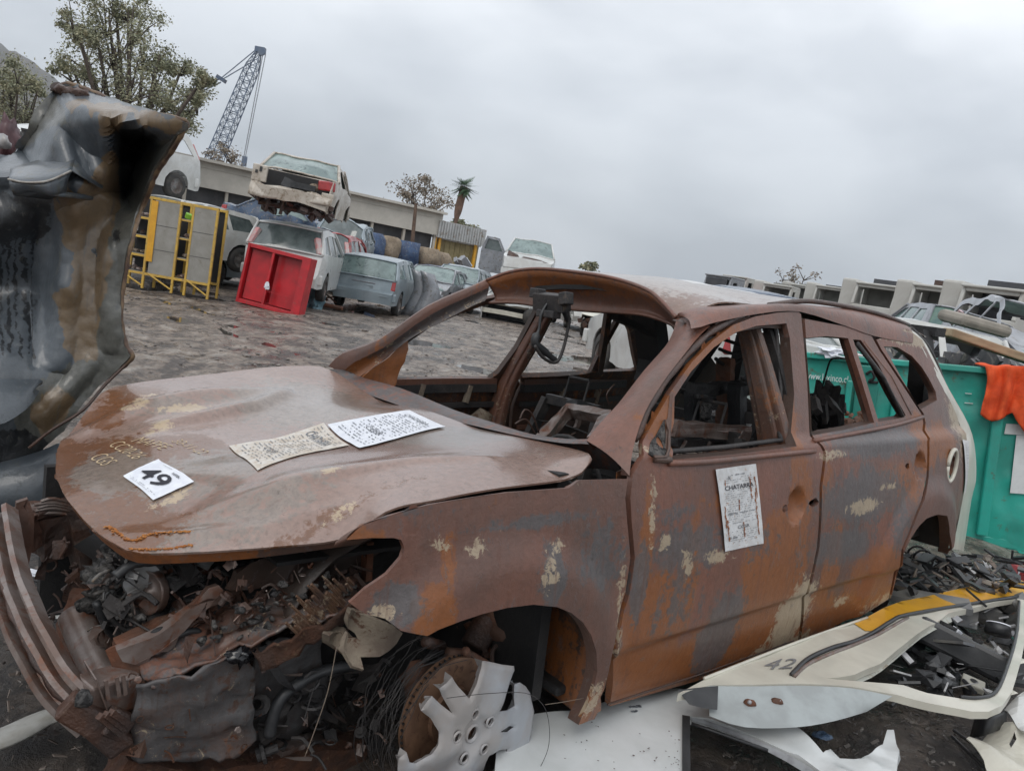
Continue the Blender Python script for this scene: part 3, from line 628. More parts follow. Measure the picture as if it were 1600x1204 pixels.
# -------- hood
hc = [(500, 572, -.74), (420, 574, -.75), (340, 582, -.74), (230, 593, -.70), (165, 608, -.66), (120, 660, -.5), (90, 700, -.35), (86, 740, -.1), (100, 775, .1), (130, 812, .25), (160, 840, .37), (205, 862, .48), (300, 858, .56), (400, 852, .62), (545, 838, .72), (600, 803, .76), (670, 783, .78), (760, 765, .79), (905, 742, .80)]
hi = [(640, 640, -.1), (440, 690, 0), (400, 650, -.25), (240, 720, .05), (250, 750, .2), (600, 670, .1), (600, 725, .5), (760, 718, .6), (450, 760, .5), (280, 815, .42), (800, 680, .35), (200, 680, -.2), (592, 624, -.45), (742, 668, .15), (880, 697, .58), (935, 712, .76)]
zh = rbf([tuple(bp(u, v, 1, y)) for u, v, y in hc + hi], 2e-4)
rearE = [(930, 708, .755), (880, 697, .58), (817, 686, .40), (742, 669, .15), (667, 651, -.1), (592, 626, -.45), (528, 606, -.68), (497, 585, -.745)]
ho = [(lambda p: (p.x, p.y))(bp(u, v, 1, y)) for u, v, y in hc + rearE]
def HS(u, v):                      # point of the hood surface
    d = Vector(cray(u, v)); c = Vector(CC); lo_, hi_ = .5, 5.0; k = lo_; best = (9, None)
    while k < hi_:
        p = c + d * k
        if -.95 < p.y < 1.0 and -.8 < p.x < 1.0:
            g = p.z - zh(p.x, p.y)
            if abs(g) < best[0]: best = (abs(g), p)
            if g <= 0:
                a, b = k - .01, k
                for _ in range(16):
                    m_ = (a + b) / 2; p = c + d * m_
                    if p.z - zh(p.x, p.y) <= 0: b = m_
                    else: a = m_
                return (p.x, p.y)
        k += .01
    return (best[1].x, best[1].y)
def lineh(pts): return [HS(u, v) for u, v, y in pts]
def pdist(P, x, y):
    best = (9, 0, 0)
    for i in range(len(P) - 1):
        (x1, y1), (x2, y2) = P[i], P[i + 1]; dx, dy = x2 - x1, y2 - y1; t = ((x - x1) * dx + (y - y1) * dy) / (dx * dx + dy * dy); tc_ = min(1, max(0, t))
        d = math.hypot(x - x1 - tc_ * dx, y - y1 - tc_ * dy); s = math.copysign(1, dx * (y - y1) - dy * (x - x1))
        if d < best[0]: best = (d, s, (i + tc_) / (len(P) - 1))
    return best
cre1 = lineh([(275, 818, .40), (330, 797, .43), (420, 768, .47), (520, 742, .51), (640, 722, .56), (760, 716, .62)])   # near character line
cre2 = lineh([(105, 690, -.28), (180, 655, -.30), (260, 632, -.33), (330, 618, -.35), (420, 612, -.36)])             # folds on the far side
cre3 = lineh([(240, 668, -.12), (320, 655, -.16), (400, 638, -.22), (450, 615, -.30)])
cre4 = lineh([(380, 836, .56), (440, 822, .60), (500, 808, .63), (560, 792, .66)])
cre5 = lineh([(200, 835, .36), (250, 838, .43), (330, 830, .50), (420, 828, .57)])
def hoodz(x, y):
    z = zh(x, y)
    for P, a, wd, sg in ((cre1, .013, .05, 1), (cre2, .036, .06, -1), (cre3, .032, .05, 1), (cre4, .010, .03, 1), (cre5, .010, .03, 1)):
        d, s, t = pdist(P, x, y)
        if d < .25: z += a * math.sin(math.pi * min(1, max(0, t * .9 + .05))) ** .5 * math.exp(-(d / wd) ** 2 * (1 if s * sg > 0 else 6)) 
    z += .004 * noise.noise(Vector((x * 3, y * 3, 0))) + .012 * noise.noise(Vector((x * 2.6, y * 5, 5))) * sm(.1, .5, x)
    return Vector((x, y, z))
def eh(L):
    r_ = []
    for u, v, y, rx, ry, k in L:
        p = HS(u, v); r_.append((p[0], p[1], rx, ry, k))
    return r_
ho_o = eh([(110, 770, .0, .16, .40, 1.3), (170, 720, -.15, .14, .20, 1.0), (280, 710, .03, .14, .15, 1.35), (210, 620, -.5, .10, .10, .8), (140, 810, .25, .12, .2, 1.1), (160, 660, -.33, .05, .1, 1.0), (230, 835, .4, .12, .06, .8), (450, 845, .63, .4, .03, .4), (105, 735, -.2, .08, .3, 1.2), (250, 700, .0, .12, .10, .9)])
ho_grey_sheen = eh([(480, 630, 0, .35, .28, .75), (700, 680, 0, .3, .2, .6), (330, 730, 0, .25, .2, .6), (400, 790, 0, .3, .12, .5), (180, 735, .08, .10, .16, .9), (260, 640, -.35, .12, .08, .5), (700, 730, .55, .3, .05, .2), (230, 780, .25, .12, .1, .3)])  # pale grey over the middle: sky sheen of the hood put into the colour
ho_c = eh([(250, 665, -.13, .035, .06, 1.25), (290, 640, -.26, .09, .03, 1.3), (270, 775, .31, .06, .028, 1.15), (515, 742, .50, .045, .014, 1.2), (540, 798, .63, .06, .018, 1.1), (230, 625, -.42, .06, .05, .95), (215, 645, -.36, .06, .03, 1.1), (235, 675, 0, .02, .03, 1.2)])
def st_hood(p):
    q = lambda L: fld(L, p.x, p.y)
    return (min(1.4, .05 + q(ho_o)), min(1.2, q(ho_grey_sheen)), min(1.5, .15 + q(ho_c)))
hood = panel('hood', chaikin(ho, 1, .18), [], hoodz, .016, hoodM, suv, .006, False, st_hood)
nose = [(86, 740, -.1), (100, 775, .1), (130, 812, .25), (160, 840, .37), (205, 862, .48), (300, 858, .56), (400, 852, .62), (545, 838, .72)]
A = [hoodz(*(lambda p: (p.x, p.y))(bp(u, v, 1, y))) for u, v, y in nose]
mb = MB(); mb.strip([p + Vector((-.006, -.004, -.004)) for p in A], [p + Vector((-.02, -.012, -.030)) for p in A], 2); mb.strip([p + Vector((-.02, -.012, -.030)) for p in A], [p + Vector((-.09, -.05, -.045)) for p in A], 2)
o = mb.build('hood_edge', frameM, hood, True); stmesh(o, lambda p: (.8 * sm(.4, .6, p.x), .1, .3))
# rust crust along the front lip
mb = MB()
def hp3(u, v, y): return hoodz(*HS(u, v))
for seg in ([(170, 822, .31), (190, 835, .37), (210, 843, .42), (240, 836, .44), (300, 832, .50)], [(205, 856, .47), (260, 853, .52), (300, 846, .54)]):
    P = dens([hp3(*q) for q in seg], 8)
    for p, p_ in zip(P, P[1:]):
        for k in range(7): mb.blob(p.lerp(p_, random.random()) + Vector((random.gauss(0, .004), random.gauss(0, .003), .0005)), (random.uniform(.0015, .005), random.uniform(.0015, .004), .0014), .5, 1, 3, seed=p.x * 9 + k)
mb.build('rust_crust', M_('orange_rust_crust', (.42, .17, .04), (.30, .10, .02), None, 30, .8), hood, True)
# hood inner frame hanging below
flat('hood_inner_frame', [(365, 890), (450, 862), (540, 846), (612, 843), (560, 872), (480, 905), (390, 918), (350, 918), (360, 905)], 1, .50, innerM, hood, .02, (), .04, .03)
# -------- papers on the hood and door
def papermap(quad, base, lift):
    """quad = 4 surface points (param coordinates) ; returns map from unit square to 3-D"""
    a, b, c, d = [Vector(q) for q in quad]
    def f(s, t):
        p = a.lerp(b, s).lerp(d.lerp(c, s), t)
        q = base(p.x, p.y); e_ = 1e-3
        n_ = (base(p.x + e_, p.y) - q).cross(base(p.x, p.y + e_) - q).normalized()
        return q, n_
    return lambda s, t, k=0.0: (lambda qn: qn[0] + qn[1] * (lift + k) * lift_sign(base))(f(s, t))
def lift_sign(base): return 1 if base is hoodz else -1
def paper(name, label, quad, base, m, lift=.003, curl=.0, seed=1, jag=.0):
    f = papermap(quad, base, lift); n = 24; mb = MB(); vs = []
    for i in range(n + 1):
        for j in range(n + 1):
            s, t = i / n, j / n
            k = .0012 * noise.noise(Vector((s * 6, t * 6, seed))) + curl * (max(0, abs(s - .5) * 2 - .8) / .2) ** 2
            vs.append(f(s, t, k + .001))
    mb.add(vs, [(i * (n + 1) + j, (i + 1) * (n + 1) + j, (i + 1) * (n + 1) + j + 1, i * (n + 1) + j + 1) for i in range(n) for j in range(n)])
    o = mb.build(name, m, None, True); o.matrix_world = suv.matrix_world
    return o, f
def put_text(f, body, cs, ct, w, h, m, parent, name='printed_text', rot=0, shear=0, k=.0035, bold=0.0):
    vs, fs = text_mesh(body, 1, shear, bold); xs = [v.x for v in vs]; ysb = [v.y for v in vs]; x0, x1, y0, y1 = min(xs), max(xs), min(ysb), max(ysb); mb = MB(); out = []
    for v in vs:
        a = ((v.x - (x0 + x1) / 2) / (x1 - x0)) * w; b = ((v.y - (y0 + y1) / 2) / (y1 - y0)) * h
        a, b = a * math.cos(rot) - b * math.sin(rot), a * math.sin(rot) + b * math.cos(rot); out.append(f(cs + a, ct + b, k))
    mb.add(out, fs); return mb.build(name, m, parent)
def lines(f, m, parent, rows, seed, k=.0032, name='printed_text', dens_=.6):
    """rows of small print: short dashes of ink"""
    rr = random.Random(seed); mb = MB()
    for (t, h, s0, s1) in rows:
        s = s0
        while s < s1:
            l_ = rr.uniform(.008, .04); 
            if rr.random() < dens_: mb.add([f(s, t, k), f(min(s + l_, s1), t, k), f(min(s + l_, s1), t + h, k), f(s, t + h, k)], [(0, 1, 2, 3)])
            s += l_ + rr.uniform(.004, .012)
    return mb.build(name, m, parent)
def hq(L): return [HS(q[0], q[1]) for q in L]
# number sheet
o, f = paper('number_sheet', 'small white sheet printed with a large 49 on the front tip of the burnt hood', hq([(193, 747), (240, 783), (304, 754), (248, 719)]), hoodz, paperM, curl=.002)
tag(o, 'small white sheet printed with a large 49 on the front tip of the burnt hood', 'paper sheet')
put_text(f, '49', .47, .46, .66, .48, inkM, o, rot=R(0), bold=.012)
lines(f, greyink, o, [(.10, .012, .1, .9), (.90, .012, .2, .5), (.06, .008, .1, .8)], 3)
lines(f, inkM, o, [(.78 + i * .02, .012, .60, .80) for i in range(4)], 4, dens_=.9)
# rust-stained form and newer form
q_ = hq([(358, 697), (403, 735), (546, 697), (506, 661)])
o, f = paper('rust_stained_form', '', q_, hoodz, paperR, .0025, seed=2); tag(o, 'rust-stained printed form glued across the middle of the burnt hood', 'paper sheet')
rows = [(.08 + .055 * i, .018, .06, .93) for i in range(16)]
lines(f, greyink, o, [(a, .010, .08, .92) for a in [.06 + .04 * i for i in range(23)] if not (.70 < a < .86)], 5, dens_=.55)
put_text(f, 'CHATARRA', .48, .80, .70, .11, greyink, o, bold=.01)
put_text(f, 'CGSR', .5, .28, .36, .07, greyink, o)
q_ = hq([(512, 665), (562, 703), (696, 669), (640, 643)])
o, f = paper('white_printed_form', '', q_, hoodz, paperM, .0045, seed=5, curl=.001); tag(o, 'clean white printed form overlapping the stained one on the burnt hood', 'paper sheet')
g = f
lines(g, greyink, o, [(a, .012, .10, .92) for a in [.08 + .042 * i for i in range(19)]], 8, dens_=.5); put_text(g, 'CHATARRA', .5, .86, .6, .07, greyink, o); put_text(g, 'CGSR', .55, .33, .4, .07, greyink, o)
# door sheet
q_ = SS([(1130, 861), (1190, 848), (1178, 724), (1115, 733)])
o, f = paper('door_form', '', q_, sidef, paperD, .004, seed=9, curl=.003); tag(o, 'weathered white printed form with rust runs on the front door of the burnt car', 'paper sheet')
put_text(f, 'CHATARRA', .52, .76, .72, .055, inkM, o, bold=.012); put_text(f, 'CGSR', .52, .27, .30, .04, greyink, o, bold=.01); put_text(f, 'N', .30, .88, .06, .05, inkM, o, shear=.3)
lines(f, greyink, o, [(a, .006, .14, .86) for a in [.09 + .026 * i for i in range(31)] if not (.72 < a < .80) and not (.23 < a < .31)], 11, dens_=.5)
lines(f, greyink, o, [(.14, .02, .15, .42), (.44, .010, .16, .86), (.90, .012, .36, .7)], 12, dens_=.8)
runM = M_('rust_run', (.28, .09, .02), (.20, .06, .02), None, 30, .7)
mb = MB(); rr = random.Random(5)
for s0, t0, t1 in ((.90, .66, .14), (.94, .85, .62), (.10, .55, .30), (.13, .38, .16), (.80, .86, .60), (.52, .32, .16), (.18, .86, .80), (.47, .60, .48)):
    t = t0
    while t > t1:
        l_ = rr.uniform(.02, .05); w_ = rr.uniform(.006, .018); s = s0 + rr.uniform(-.012, .012)
        mb.add([f(s - w_, t, .0034), f(s + w_, t, .0034), f(s + w_ * .6, t - l_, .0034), f(s - w_ * .6, t - l_, .0034)], [(0, 1, 2, 3)]); t -= l_ * .8
mb.build('rust_runs', runM, o)
# sheet on the tail
q_ = SS([(1504, 772), (1518, 768), (1516, 690), (1501, 686)])
o, f = paper('tail_form', '', q_, off(sidef, (0, .004, 0)), paperD, .004, seed=4); tag(o, 'narrow white printed form on the rear corner of the burnt car beside the fuel filler', 'paper sheet')
lines(f, greyink, o, [(a, .006, .2, .86) for a in [.1 + .03 * i for i in range(27)]], 21, dens_=.5)
# chalk writing scratched in the hood
def hmap(o3, ax, up):              # plane coordinates on the hood
    a = Vector(o3); 
    return lambda s, t, k=0.0: hoodz(a.x + ax[0] * s + up[0] * t, a.y + ax[1] * s + up[1] * t) + Vector((0, 0, k))
def hwrite(body, p0, p1, h, shear=.15):
    a = Vector(hq([p0])[0]); b = Vector(hq([p1])[0]); ax = b - a; up_ = Vector((-ax.y, ax.x)).normalized() * h; c_ = (a + b) / 2
    put_text(hmap(c_, ax, up_), body, 0, 0, 1, 1, scratchM, hood, 'scratched_writing', shear=shear, k=.0022, bold=-.012)
hwrite('MAPFE', (214, 684, -.02), (262, 700, .08), .042)
hwrite('CC20-26', (180, 690, -.05), (219, 716, .08), .040)
hwrite('CGS', (152, 710, -.05), (172, 726, .04), .042)
hwrite('30-11-22', (275, 688, .02), (320, 705, .12), .034)

# -------- inside the cabin
def Bm(pts, w_, h_, name, m, parent=suv, sub=1, **k):
    mb = MB(); P = [Vector(p) for p in pts]; mb.beam(dens(P, sub), w_, h_); return mb.build(name, m, parent, **k)
# centre pillars, near and far
for s in (1, -1):
    if s == 1: P = [bp(1215, 800, 1, .80), bp(1212, 700, 1, .79), bp(1196, 620, 1, .74), bp(1178, 545, 1, .66), bp(1166, 505, 1, .61)]
    else: P = [Vector((-1.46, -.86, .35)), Vector((-1.47, -.86, .75)), Vector((-1.50, -.83, 1.05)), Vector((-1.56, -.72, 1.35)), Vector((-1.60, -.63, 1.57))]
    mb = MB(); D_ = dens(P, 4)
    for k_, (wd, dy) in enumerate(((.13, .05), (.07, .08))):
        n = len(D_); mb.tube(D_, [1.15 - .5 * i / n for i in range(n)], 4, sq=(wd / 2, dy / 2))
    o = mb.build('centre_pillar', frameM, suv, bevel=.012); stmesh(o, lambda p: (.3, .3, .55 if p.z < 1.3 else .3))
    if s == 1: 
        Bm([p + Vector((-.11, .03, 0)) for p in P], .03, .04, 'belt_channel', blackM, o, 3)
        Bm([bp(1232, 700, 1, .72), bp(1217, 610, 1, .68), bp(1190, 520, 1, .6)], .05, .05, 'belt_channel', sideM, o, 3)
# far side of the body: the same panels seen from inside
fm = lambda L: [(x, z) for x, z in L]
H2 = SS([(1060, 716), (1060, 640), (1062, 620), (1085, 580), (1118, 545), (1150, 521), (1182, 511), (1225, 508), (1228, 530), (1233, 615), (1238, 697), (1150, 709)])
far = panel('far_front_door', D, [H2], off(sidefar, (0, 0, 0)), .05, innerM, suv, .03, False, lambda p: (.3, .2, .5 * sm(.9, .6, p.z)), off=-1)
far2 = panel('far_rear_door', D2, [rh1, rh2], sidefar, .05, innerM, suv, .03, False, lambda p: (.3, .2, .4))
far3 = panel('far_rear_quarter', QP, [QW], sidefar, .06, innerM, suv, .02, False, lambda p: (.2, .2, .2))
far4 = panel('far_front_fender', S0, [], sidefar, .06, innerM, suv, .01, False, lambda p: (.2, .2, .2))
for z, m_, r_ in ((1.055, frameM, .016), (1.02, blackM, .022), (.93, blackM, .014), (.80, frameM, .012)):
    Bm([(-.62, -.86, z - .02), (-1.1, -.87, z), (-1.45, -.86, z + .01)], r_ * 1.6, r_ * 2, 'door_brace', m_, far, 3)
    Bm([(-1.65, -.86, z + .01), (-2.1, -.86, z + .03), (-2.5, -.85, z + .06)], r_ * 1.6, r_ * 2, 'door_brace', m_, far2, 3)
for x in (-.95, -1.25, -1.95, -2.25): Bm([(x, -.85, .95), (x - .02, -.85, 1.04)], .03, .02, 'door_brace', mudM, far if x > -1.5 else far2)
mb = MB()
for i in range(7): mb.blob((-.75 - .12 * i, -.845, .72 + .12 * math.sin(i * 1.7)), (.10, .012, .07), .5, 2, 3, seed=i)
mb.build('door_residue', mudM, far, True)
# floor, firewall, tunnel
mb = MB(); mb.box((-1.4, 0, .33), (2.0, 1.62, .03)); mb.box((-1.3, 0, .36), (2.6, .26, .16), taper=.8); mb.box((-2.75, 0, .55), (1.2, 1.6, .04)); mb.box((-2.15, 0, .42), (.05, 1.6, .28))
mb.build('floor_pan', sootShadeM, suv, bevel=.01)
mb = MB(); mb.box((-.34, 0, .66), (.04, 1.56, .70)); mb.build('firewall', sootShadeM, suv)
for s in (1,): Bm([(-.5, .82 * s, .37), (-2.25, .83 * s, .38)], .06, .10, 'sill_box', innerM)
Bm([(-.5, -.86, .34), (-2.25, -.86, .34)], .09, .10, 'sill_box', innerM)
Bm([(-.48, -.74, .88), (-.50, 0, .90), (-.48, .74, .88)], .06, .06, 'dashboard_beam', blackM, suv, 3)
mb = MB()
for y, w_ in ((.36, .3), (0, .24), (-.42, .3)):
    mb.box((-.56, y, .84), (.14, w_, .10), (0, .3, .1)); mb.box((-.60, y + .1, .92), (.05, .08, .09), (.2, .1, .4))
mb.build('dashboard_remains', blackM, suv, bevel=.006)
st_ = MB(); st_.tube([Vector((-.78 + .02 * math.sin(a), .38 + .17 * math.cos(a), .86 + .17 * math.sin(a))) for a in [2 * math.pi * i / 20 for i in range(21)]], .009, 6); st_.tube([(-.5, .38, .78), (-.78, .38, .86)], .02, 8); st_.tube([(-.78, .22, .86), (-.78, .54, .86)], .008, 6)
st_.build('steering_wheel', sootShadeM, suv, True)
def seat(x, y, wd, back, name='seat_frame'):
    mb = MB(); z0 = .42; hw = wd / 2
    mb.beam([(x + .28, y - hw, z0), (x - .22, y - hw, z0 + .02)], .03, .05); mb.beam([(x + .28, y + hw, z0), (x - .22, y + hw, z0 + .02)], .03, .05)
    mb.beam([(x + .28, y - hw, z0 + .03), (x + .28, y + hw, z0 + .03)], .03, .06); mb.beam([(x - .2, y - hw, z0), (x - .2, y + hw, z0)], .03, .05)
    for i in range(6):
        yy = y - hw + wd * (i + .5) / 6; mb.tube([(x + .28, yy, z0 + .03), (x + .04, yy + .02 * math.sin(i), z0 - .01 + .02 * math.sin(i * 2)), (x - .2, yy, z0 + .01)], .004, 5)
    top = Vector((x - .36, y, z0 + back))
    for s in (-1, 1): mb.beam(dens([Vector((x - .2, y + s * hw, z0)), Vector((x - .27, y + s * hw, z0 + back * .5)), Vector((top.x, y + s * hw * .8, top.z))], 3), .035, .06)
    mb.beam([(top.x, y - hw * .8, top.z), (top.x, y + hw * .8, top.z)], .03, .05); mb.beam([(x - .25, y - hw, z0 + back * .35), (x - .25, y + hw, z0 + back * .35)], .02, .07)
    for k in range(5):
        z = z0 + back * (.2 + .15 * k); mb.tube(dens([Vector((x - .24 - .02 * k, y - hw * .85, z)), Vector((x - .22 - .02 * k, y, z + .02)), Vector((x - .24 - .02 * k, y + hw * .85, z))], 3), .004, 5)
    for s in (-1, 1): mb.tube([(top.x, y + s * .07, top.z), (top.x - .03, y + s * .07, top.z + .13)], .007, 6)
    mb.tube([(top.x - .03, y - .07, top.z + .13), (top.x - .03, y + .07, top.z + .13)], .009, 6)
    return mb.build(name, blackM, suv, bevel=.003)
seat(-1.22, .40, .46, .62); seat(-1.22, -.40, .46, .60); seat(-2.1, .33, .50, .58); seat(-2.1, -.38, .60, .56)
# visible frame pieces in the door opening
def pbeam(pts, y, w_, h_, name, m, parent=suv, sub=1, **k): return Bm([bp(q[0], q[1], 1, q[2] if len(q) > 2 else y) for q in pts], w_, h_, name, m, parent, sub, **k)
pbeam([(1050, 668), (1165, 676)], .50, .05, .06, 'cross_member', steelR); pbeam([(1050, 690), (1150, 696)], .46, .06, .03, 'cross_member', blackM)
pbeam([(1072, 688), (1058, 712)], .50, .01, .01, 'seat_spring', steelR); pbeam([(1110, 690), (1096, 714)], .50, .01, .01, 'seat_spring', steelR)
flat('recliner_bracket', [(1140, 712), (1150, 690), (1160, 672), (1170, 676), (1168, 700), (1158, 716)], 1, .58, steelR, suv, .006, [disc2((bp(1162, 690, 1, .58).x, bp(1162, 690, 1, .58).z), .01, .02, 8, .1)], .02)
pbeam([(1150, 715), (1152, 600)], .40, .07, .05, 'seat_post', blackPl); pbeam([(1135, 700), (1133, 612), (1134, 560)], .20, .08, .04, 'seat_post', rustM); pbeam([(1160, 602), (1190, 604)], .3, .02, .03, 'cross_member', mudM)
pbeam([(1078, 606), (1110, 608), (1160, 602), (1196, 610)], .30, .05, .05, 'cross_member', sootShadeM); pbeam([(1080, 612), (1084, 700)], .3, .05, .04, 'seat_post', blackPl)
mb = MB()
for i in range(46):
    u = random.uniform(1078, 1200); v = random.uniform(590, 705); p = bp(u, v, 1, random.uniform(-.1, .45))
    if random.random() < .5: mb.blob(p, random.uniform(.012, .04), .5, 1, 3, seed=i)
    else: mb.box(p, (random.uniform(.02, .08), random.uniform(.01, .04), random.uniform(.02, .08)), (random.random() * 3, random.random() * 3, 0))
mb.build('burnt_trim_remains', blackM, suv)
mb = MB(); mb.blob(bp(1104, 640, 1, .35), (.03, .02, .045), .4, 2, 3); mb.blob(bp(1118, 632, 1, .35), .012, .3, 1); mb.blob(bp(1170, 645, 1, .3), (.02, .02, .014), .4, 1); mb.build('burnt_trim_remains', ashM, suv, True)
for L_ in ([(1118, 560), (1134, 570), (1156, 563), (1186, 540)], [(1124, 545), (1150, 552), (1186, 535)], [(1130, 530), (1158, 540), (1186, 556)], [(1180, 612), (1184, 596), (1192, 594)]):
    MB().tube(dens([bp(u, v, 1, .2) for u, v in L_], 4), .009, 6).build('charred_cable', sootShadeM, suv, True)
for L_ in ([(1272, 640), (1286, 600), (1296, 566), (1304, 560), (1320, 561)],):
    MB().tube(dens([bp(u, v, 1, .2) for u, v in L_], 4), .006, 6).build('charred_cable', sootShadeM, suv, True)
mb = MB()
for i in range(40):
    u = random.uniform(1268, 1308); v = random.uniform(606, 690); p = bp(u, v, 1, random.uniform(.0, .6)); mb.box(p, (random.uniform(.02, .10), random.uniform(.01, .05), random.uniform(.03, .12)), (random.random(), random.random(), random.random())) if i % 3 else mb.blob(p, random.uniform(.02, .05), .5, 1, 3, seed=i)
mb.build('rear_seat_remains', blackM, suv)
pbeam([(1292, 690), (1292, 616)], .3, .16, .08, 'seat_post', sootShadeM); pbeam([(1307, 692), (1307, 622)], .3, .02, .08, 'seat_post', frameM)
# far belt line debris seen through the rear window
mb = MB()
for i in range(26):
    u = random.uniform(1308, 1400); v = 648 + random.uniform(-3, 22); mb.blob(bp(u, v, 1, -.60), random.uniform(.02, .06), .6, 1, 3, seed=i)
mb.build('parcel_shelf_remains', rustM, suv)
# front-passenger side seen through the windshield opening
pbeam([(845, 690, .0), (890, 640, -.1), (950, 652, .2), (930, 690, .35)], 0, .05, .05, 'seat_frame', steelR); pbeam([(850, 676), (905, 634)], -.2, .05, .03, 'seat_frame', blackPl)
pbeam([(893, 632), (958, 650)], -.1, .06, .05, 'seat_frame', blackPl); pbeam([(908, 640), (900, 668)], -.1, .02, .02, 'seat_frame', steelR); pbeam([(940, 646), (928, 690)], 0, .02, .02, 'seat_frame', steelR)
for L_ in ([(812, 655), (820, 640), (832, 648), (842, 676)], [(805, 662), (822, 655), (836, 678)], [(860, 690), (880, 684), (900, 676)], [(866, 686), (880, 678), (898, 682)], [(960, 600), (948, 616), (952, 632)]):
    MB().tube(dens([bp(u, v, 1, 0) for u, v in L_], 4), .004, 5).build('scorched_wire', darkrust, suv, True)
# far rear pillar seen past the header, brace and far window divider
pbeam([(1012, 485), (1022, 560), (1014, 600)], -.55, .16, .10, 'rear_pillar_inner', sootShadeM, sub=2); pbeam([(960, 494), (1020, 522)], -.2, .05, .03, 'roof_brace', sootShadeM); 
Bm([(-2.18, -.66, 1.54), (-2.2, -.80, 1.30), (-2.16, -.85, 1.10)], .03, .03, 'window_divider', darkrust, far2)
mb = MB(); mb.beam(dens([Vector((-3.1, -.60, 1.60)), Vector((-3.0, -.66, 1.4)), Vector((-2.95, -.80, 1.1))], 3), .35, .04); mb.build('rear_pillar_inner', sootShadeM, suv)
for x in (-1.25, -1.75, -2.3, -2.9): Bm([(x, -.58, 1.55), (x, 0, 1.60), (x, .58, 1.55)], .07, .02, 'roof_bow', sootShadeM, suv, 3)

# -------- front wheel station

hubc = bp(737, 1143, 1, .885)
ax = Vector((-.14, 1, -.02)).normalized()
mb = MB(); dc = hubc - ax * .075
mb.lathe([(.0, .0), (.075, .0), (.078, -.012), (.153, -.012), (.156, -.014), (.156, -.022), (.150, -.024), (.150, -.030), (.156, -.032), (.156, -.040), (.06, -.042), (0, -.042)], dc + Vector((-.0, 0, .01)), ax, 48)
a_ = ax.cross(Vector((0, 0, 1))).normalized(); b_ = a_.cross(ax)
disc = mb.build('brake_disc', discM, suv, True); disc.modifiers.new('e', 'EDGE_SPLIT').split_angle = R(35)
mb = MB()
for i in range(54):
    a = 2 * math.pi * i / 54; p = dc + Vector((0, 0, .01)) - ax * .027 + (a_ * math.cos(a) + b_ * math.sin(a)) * .1555; mb.box(p, (.006, .008, .004), (0, -a, 0))
mb.build('disc_vents', sootShadeM, disc)
mb = MB(); cp = bp(690, 1065, 1, .74); mb.blob(bp(653, 1062, 1, .72), (.05, .04, .06), .25, 2, 2); mb.beam([bp(700, 1022, 1, .76), bp(733, 1024, 1, .76), bp(760, 1040, 1, .78)], .03, .03); mb.tube([bp(728, 1016, 1, .80), bp(732, 1034, 1, .74)], .012, 8); mb.blob(bp(770, 1095, 1, .80), (.03, .03, .09), .2, 2, 2)
mb.build('brake_caliper', rustM, suv, True)
mb = MB(); mb.tube([bp(735, 1135, 1, .72), bp(735, 1135, 1, .3)], .05, 12); mb.tube([bp(740, 1010, 1, .55), bp(800, 900, 1, .50)], .045, 12); mb.beam([bp(735, 1170, 1, .7), bp(560, 1165, 1, .3), bp(420, 1150, 1, .35)], .09, .05); mb.tube([bp(666, 1003, 1, .72), bp(690, 1008, 1, .6)], .016, 10)
mb.build('suspension', darkrust, suv, True)
# broken alloy wheel face
wo = [(758, 1034), (785, 1038), (802, 1039), (803, 1045), (794, 1066), (785, 1087), (777, 1109), (794, 1110), (809, 1105), (806, 1070), (815, 1067), (826, 1074), (834, 1085), (838, 1113), (830, 1145), (818, 1180), (806, 1215), (790, 1240), (750, 1262), (700, 1270), (655, 1255), (630, 1230), (622, 1204), (624, 1185), (636, 1175), (640, 1190), (650, 1192), (660, 1185), (672, 1176), (681, 1160), (685, 1143), (677, 1124), (663, 1113), (672, 1098), (679, 1089), (692, 1102), (704, 1112), (697, 1096), (689, 1077), (700, 1067), (707, 1057), (716, 1072), (727, 1087), (743, 1066), (755, 1045)]
yp = hubc.y
def wp2(u, v): 
    d = Vector(cray(u, v)); k = ax.dot(hubc - Vector(CC)) / ax.dot(d); q = Vector(CC) + d * k - hubc; return (q.dot(a_), q.dot(b_))
WO = [wp2(*q) for q in wo]
def ell(u, v, r1, r2=None): c = wp2(u, v); return [(c[0] + r1 * math.cos(a), c[1] + (r2 or r1) * math.sin(a)) for a in [2 * math.pi * i / 12 for i in range(12)]]
lugs = [(759, 1123), (749, 1165), (719, 1180), (708, 1147), (736, 1112)]
WH = [ell(736, 1144, .020)] + [ell(u, v, .0112) for u, v in lugs] + [[wp2(*q) for q in [(760, 1178), (775, 1171), (793, 1170), (782, 1195), (770, 1225), (757, 1215)]]] + [[wp2(*q) for q in [(776, 1139), (797, 1134), (805, 1136), (792, 1142)]]]
def wmap(a, b):
    r = math.hypot(a, b); z = .012 * sm(.03, .06, r) - .018 * sm(.10, .19, r) + .001 * noise.noise(Vector((a * 40, b * 40, 0))) + .007 * noise.noise(Vector((a * 9, b * 9, 2)))
    ang = math.atan2(b, a); z += .007 * math.cos(ang * 5 + .6) * sm(.03, .1, r)
    ed_ = min([float(segdist(h_, np.array([a]), np.array([b]))[0]) for h_ in [WO] + WH]); z += .006 * math.sqrt(min(1, ed_ / .012)) if r > .045 else .006 * min(1, ed_ / .004)
    return hubc + a_ * a + b_ * b + ax * z
wf = panel('wheel_face', WO, WH, wmap, .006, alloyM, suv, .026, False)
v0 = wf.data.polygons[0].normal
if v0.dot(ax) < 0:
    wf.data.flip_normals()
mb = MB(); mb.lathe([(.017, -.004), (.0205, .003), (.0245, .003), (.027, -.003)], wmap(*wp2(736, 1144)) , ax, 20); mb.build('hub_ring', alloyM, wf, True)
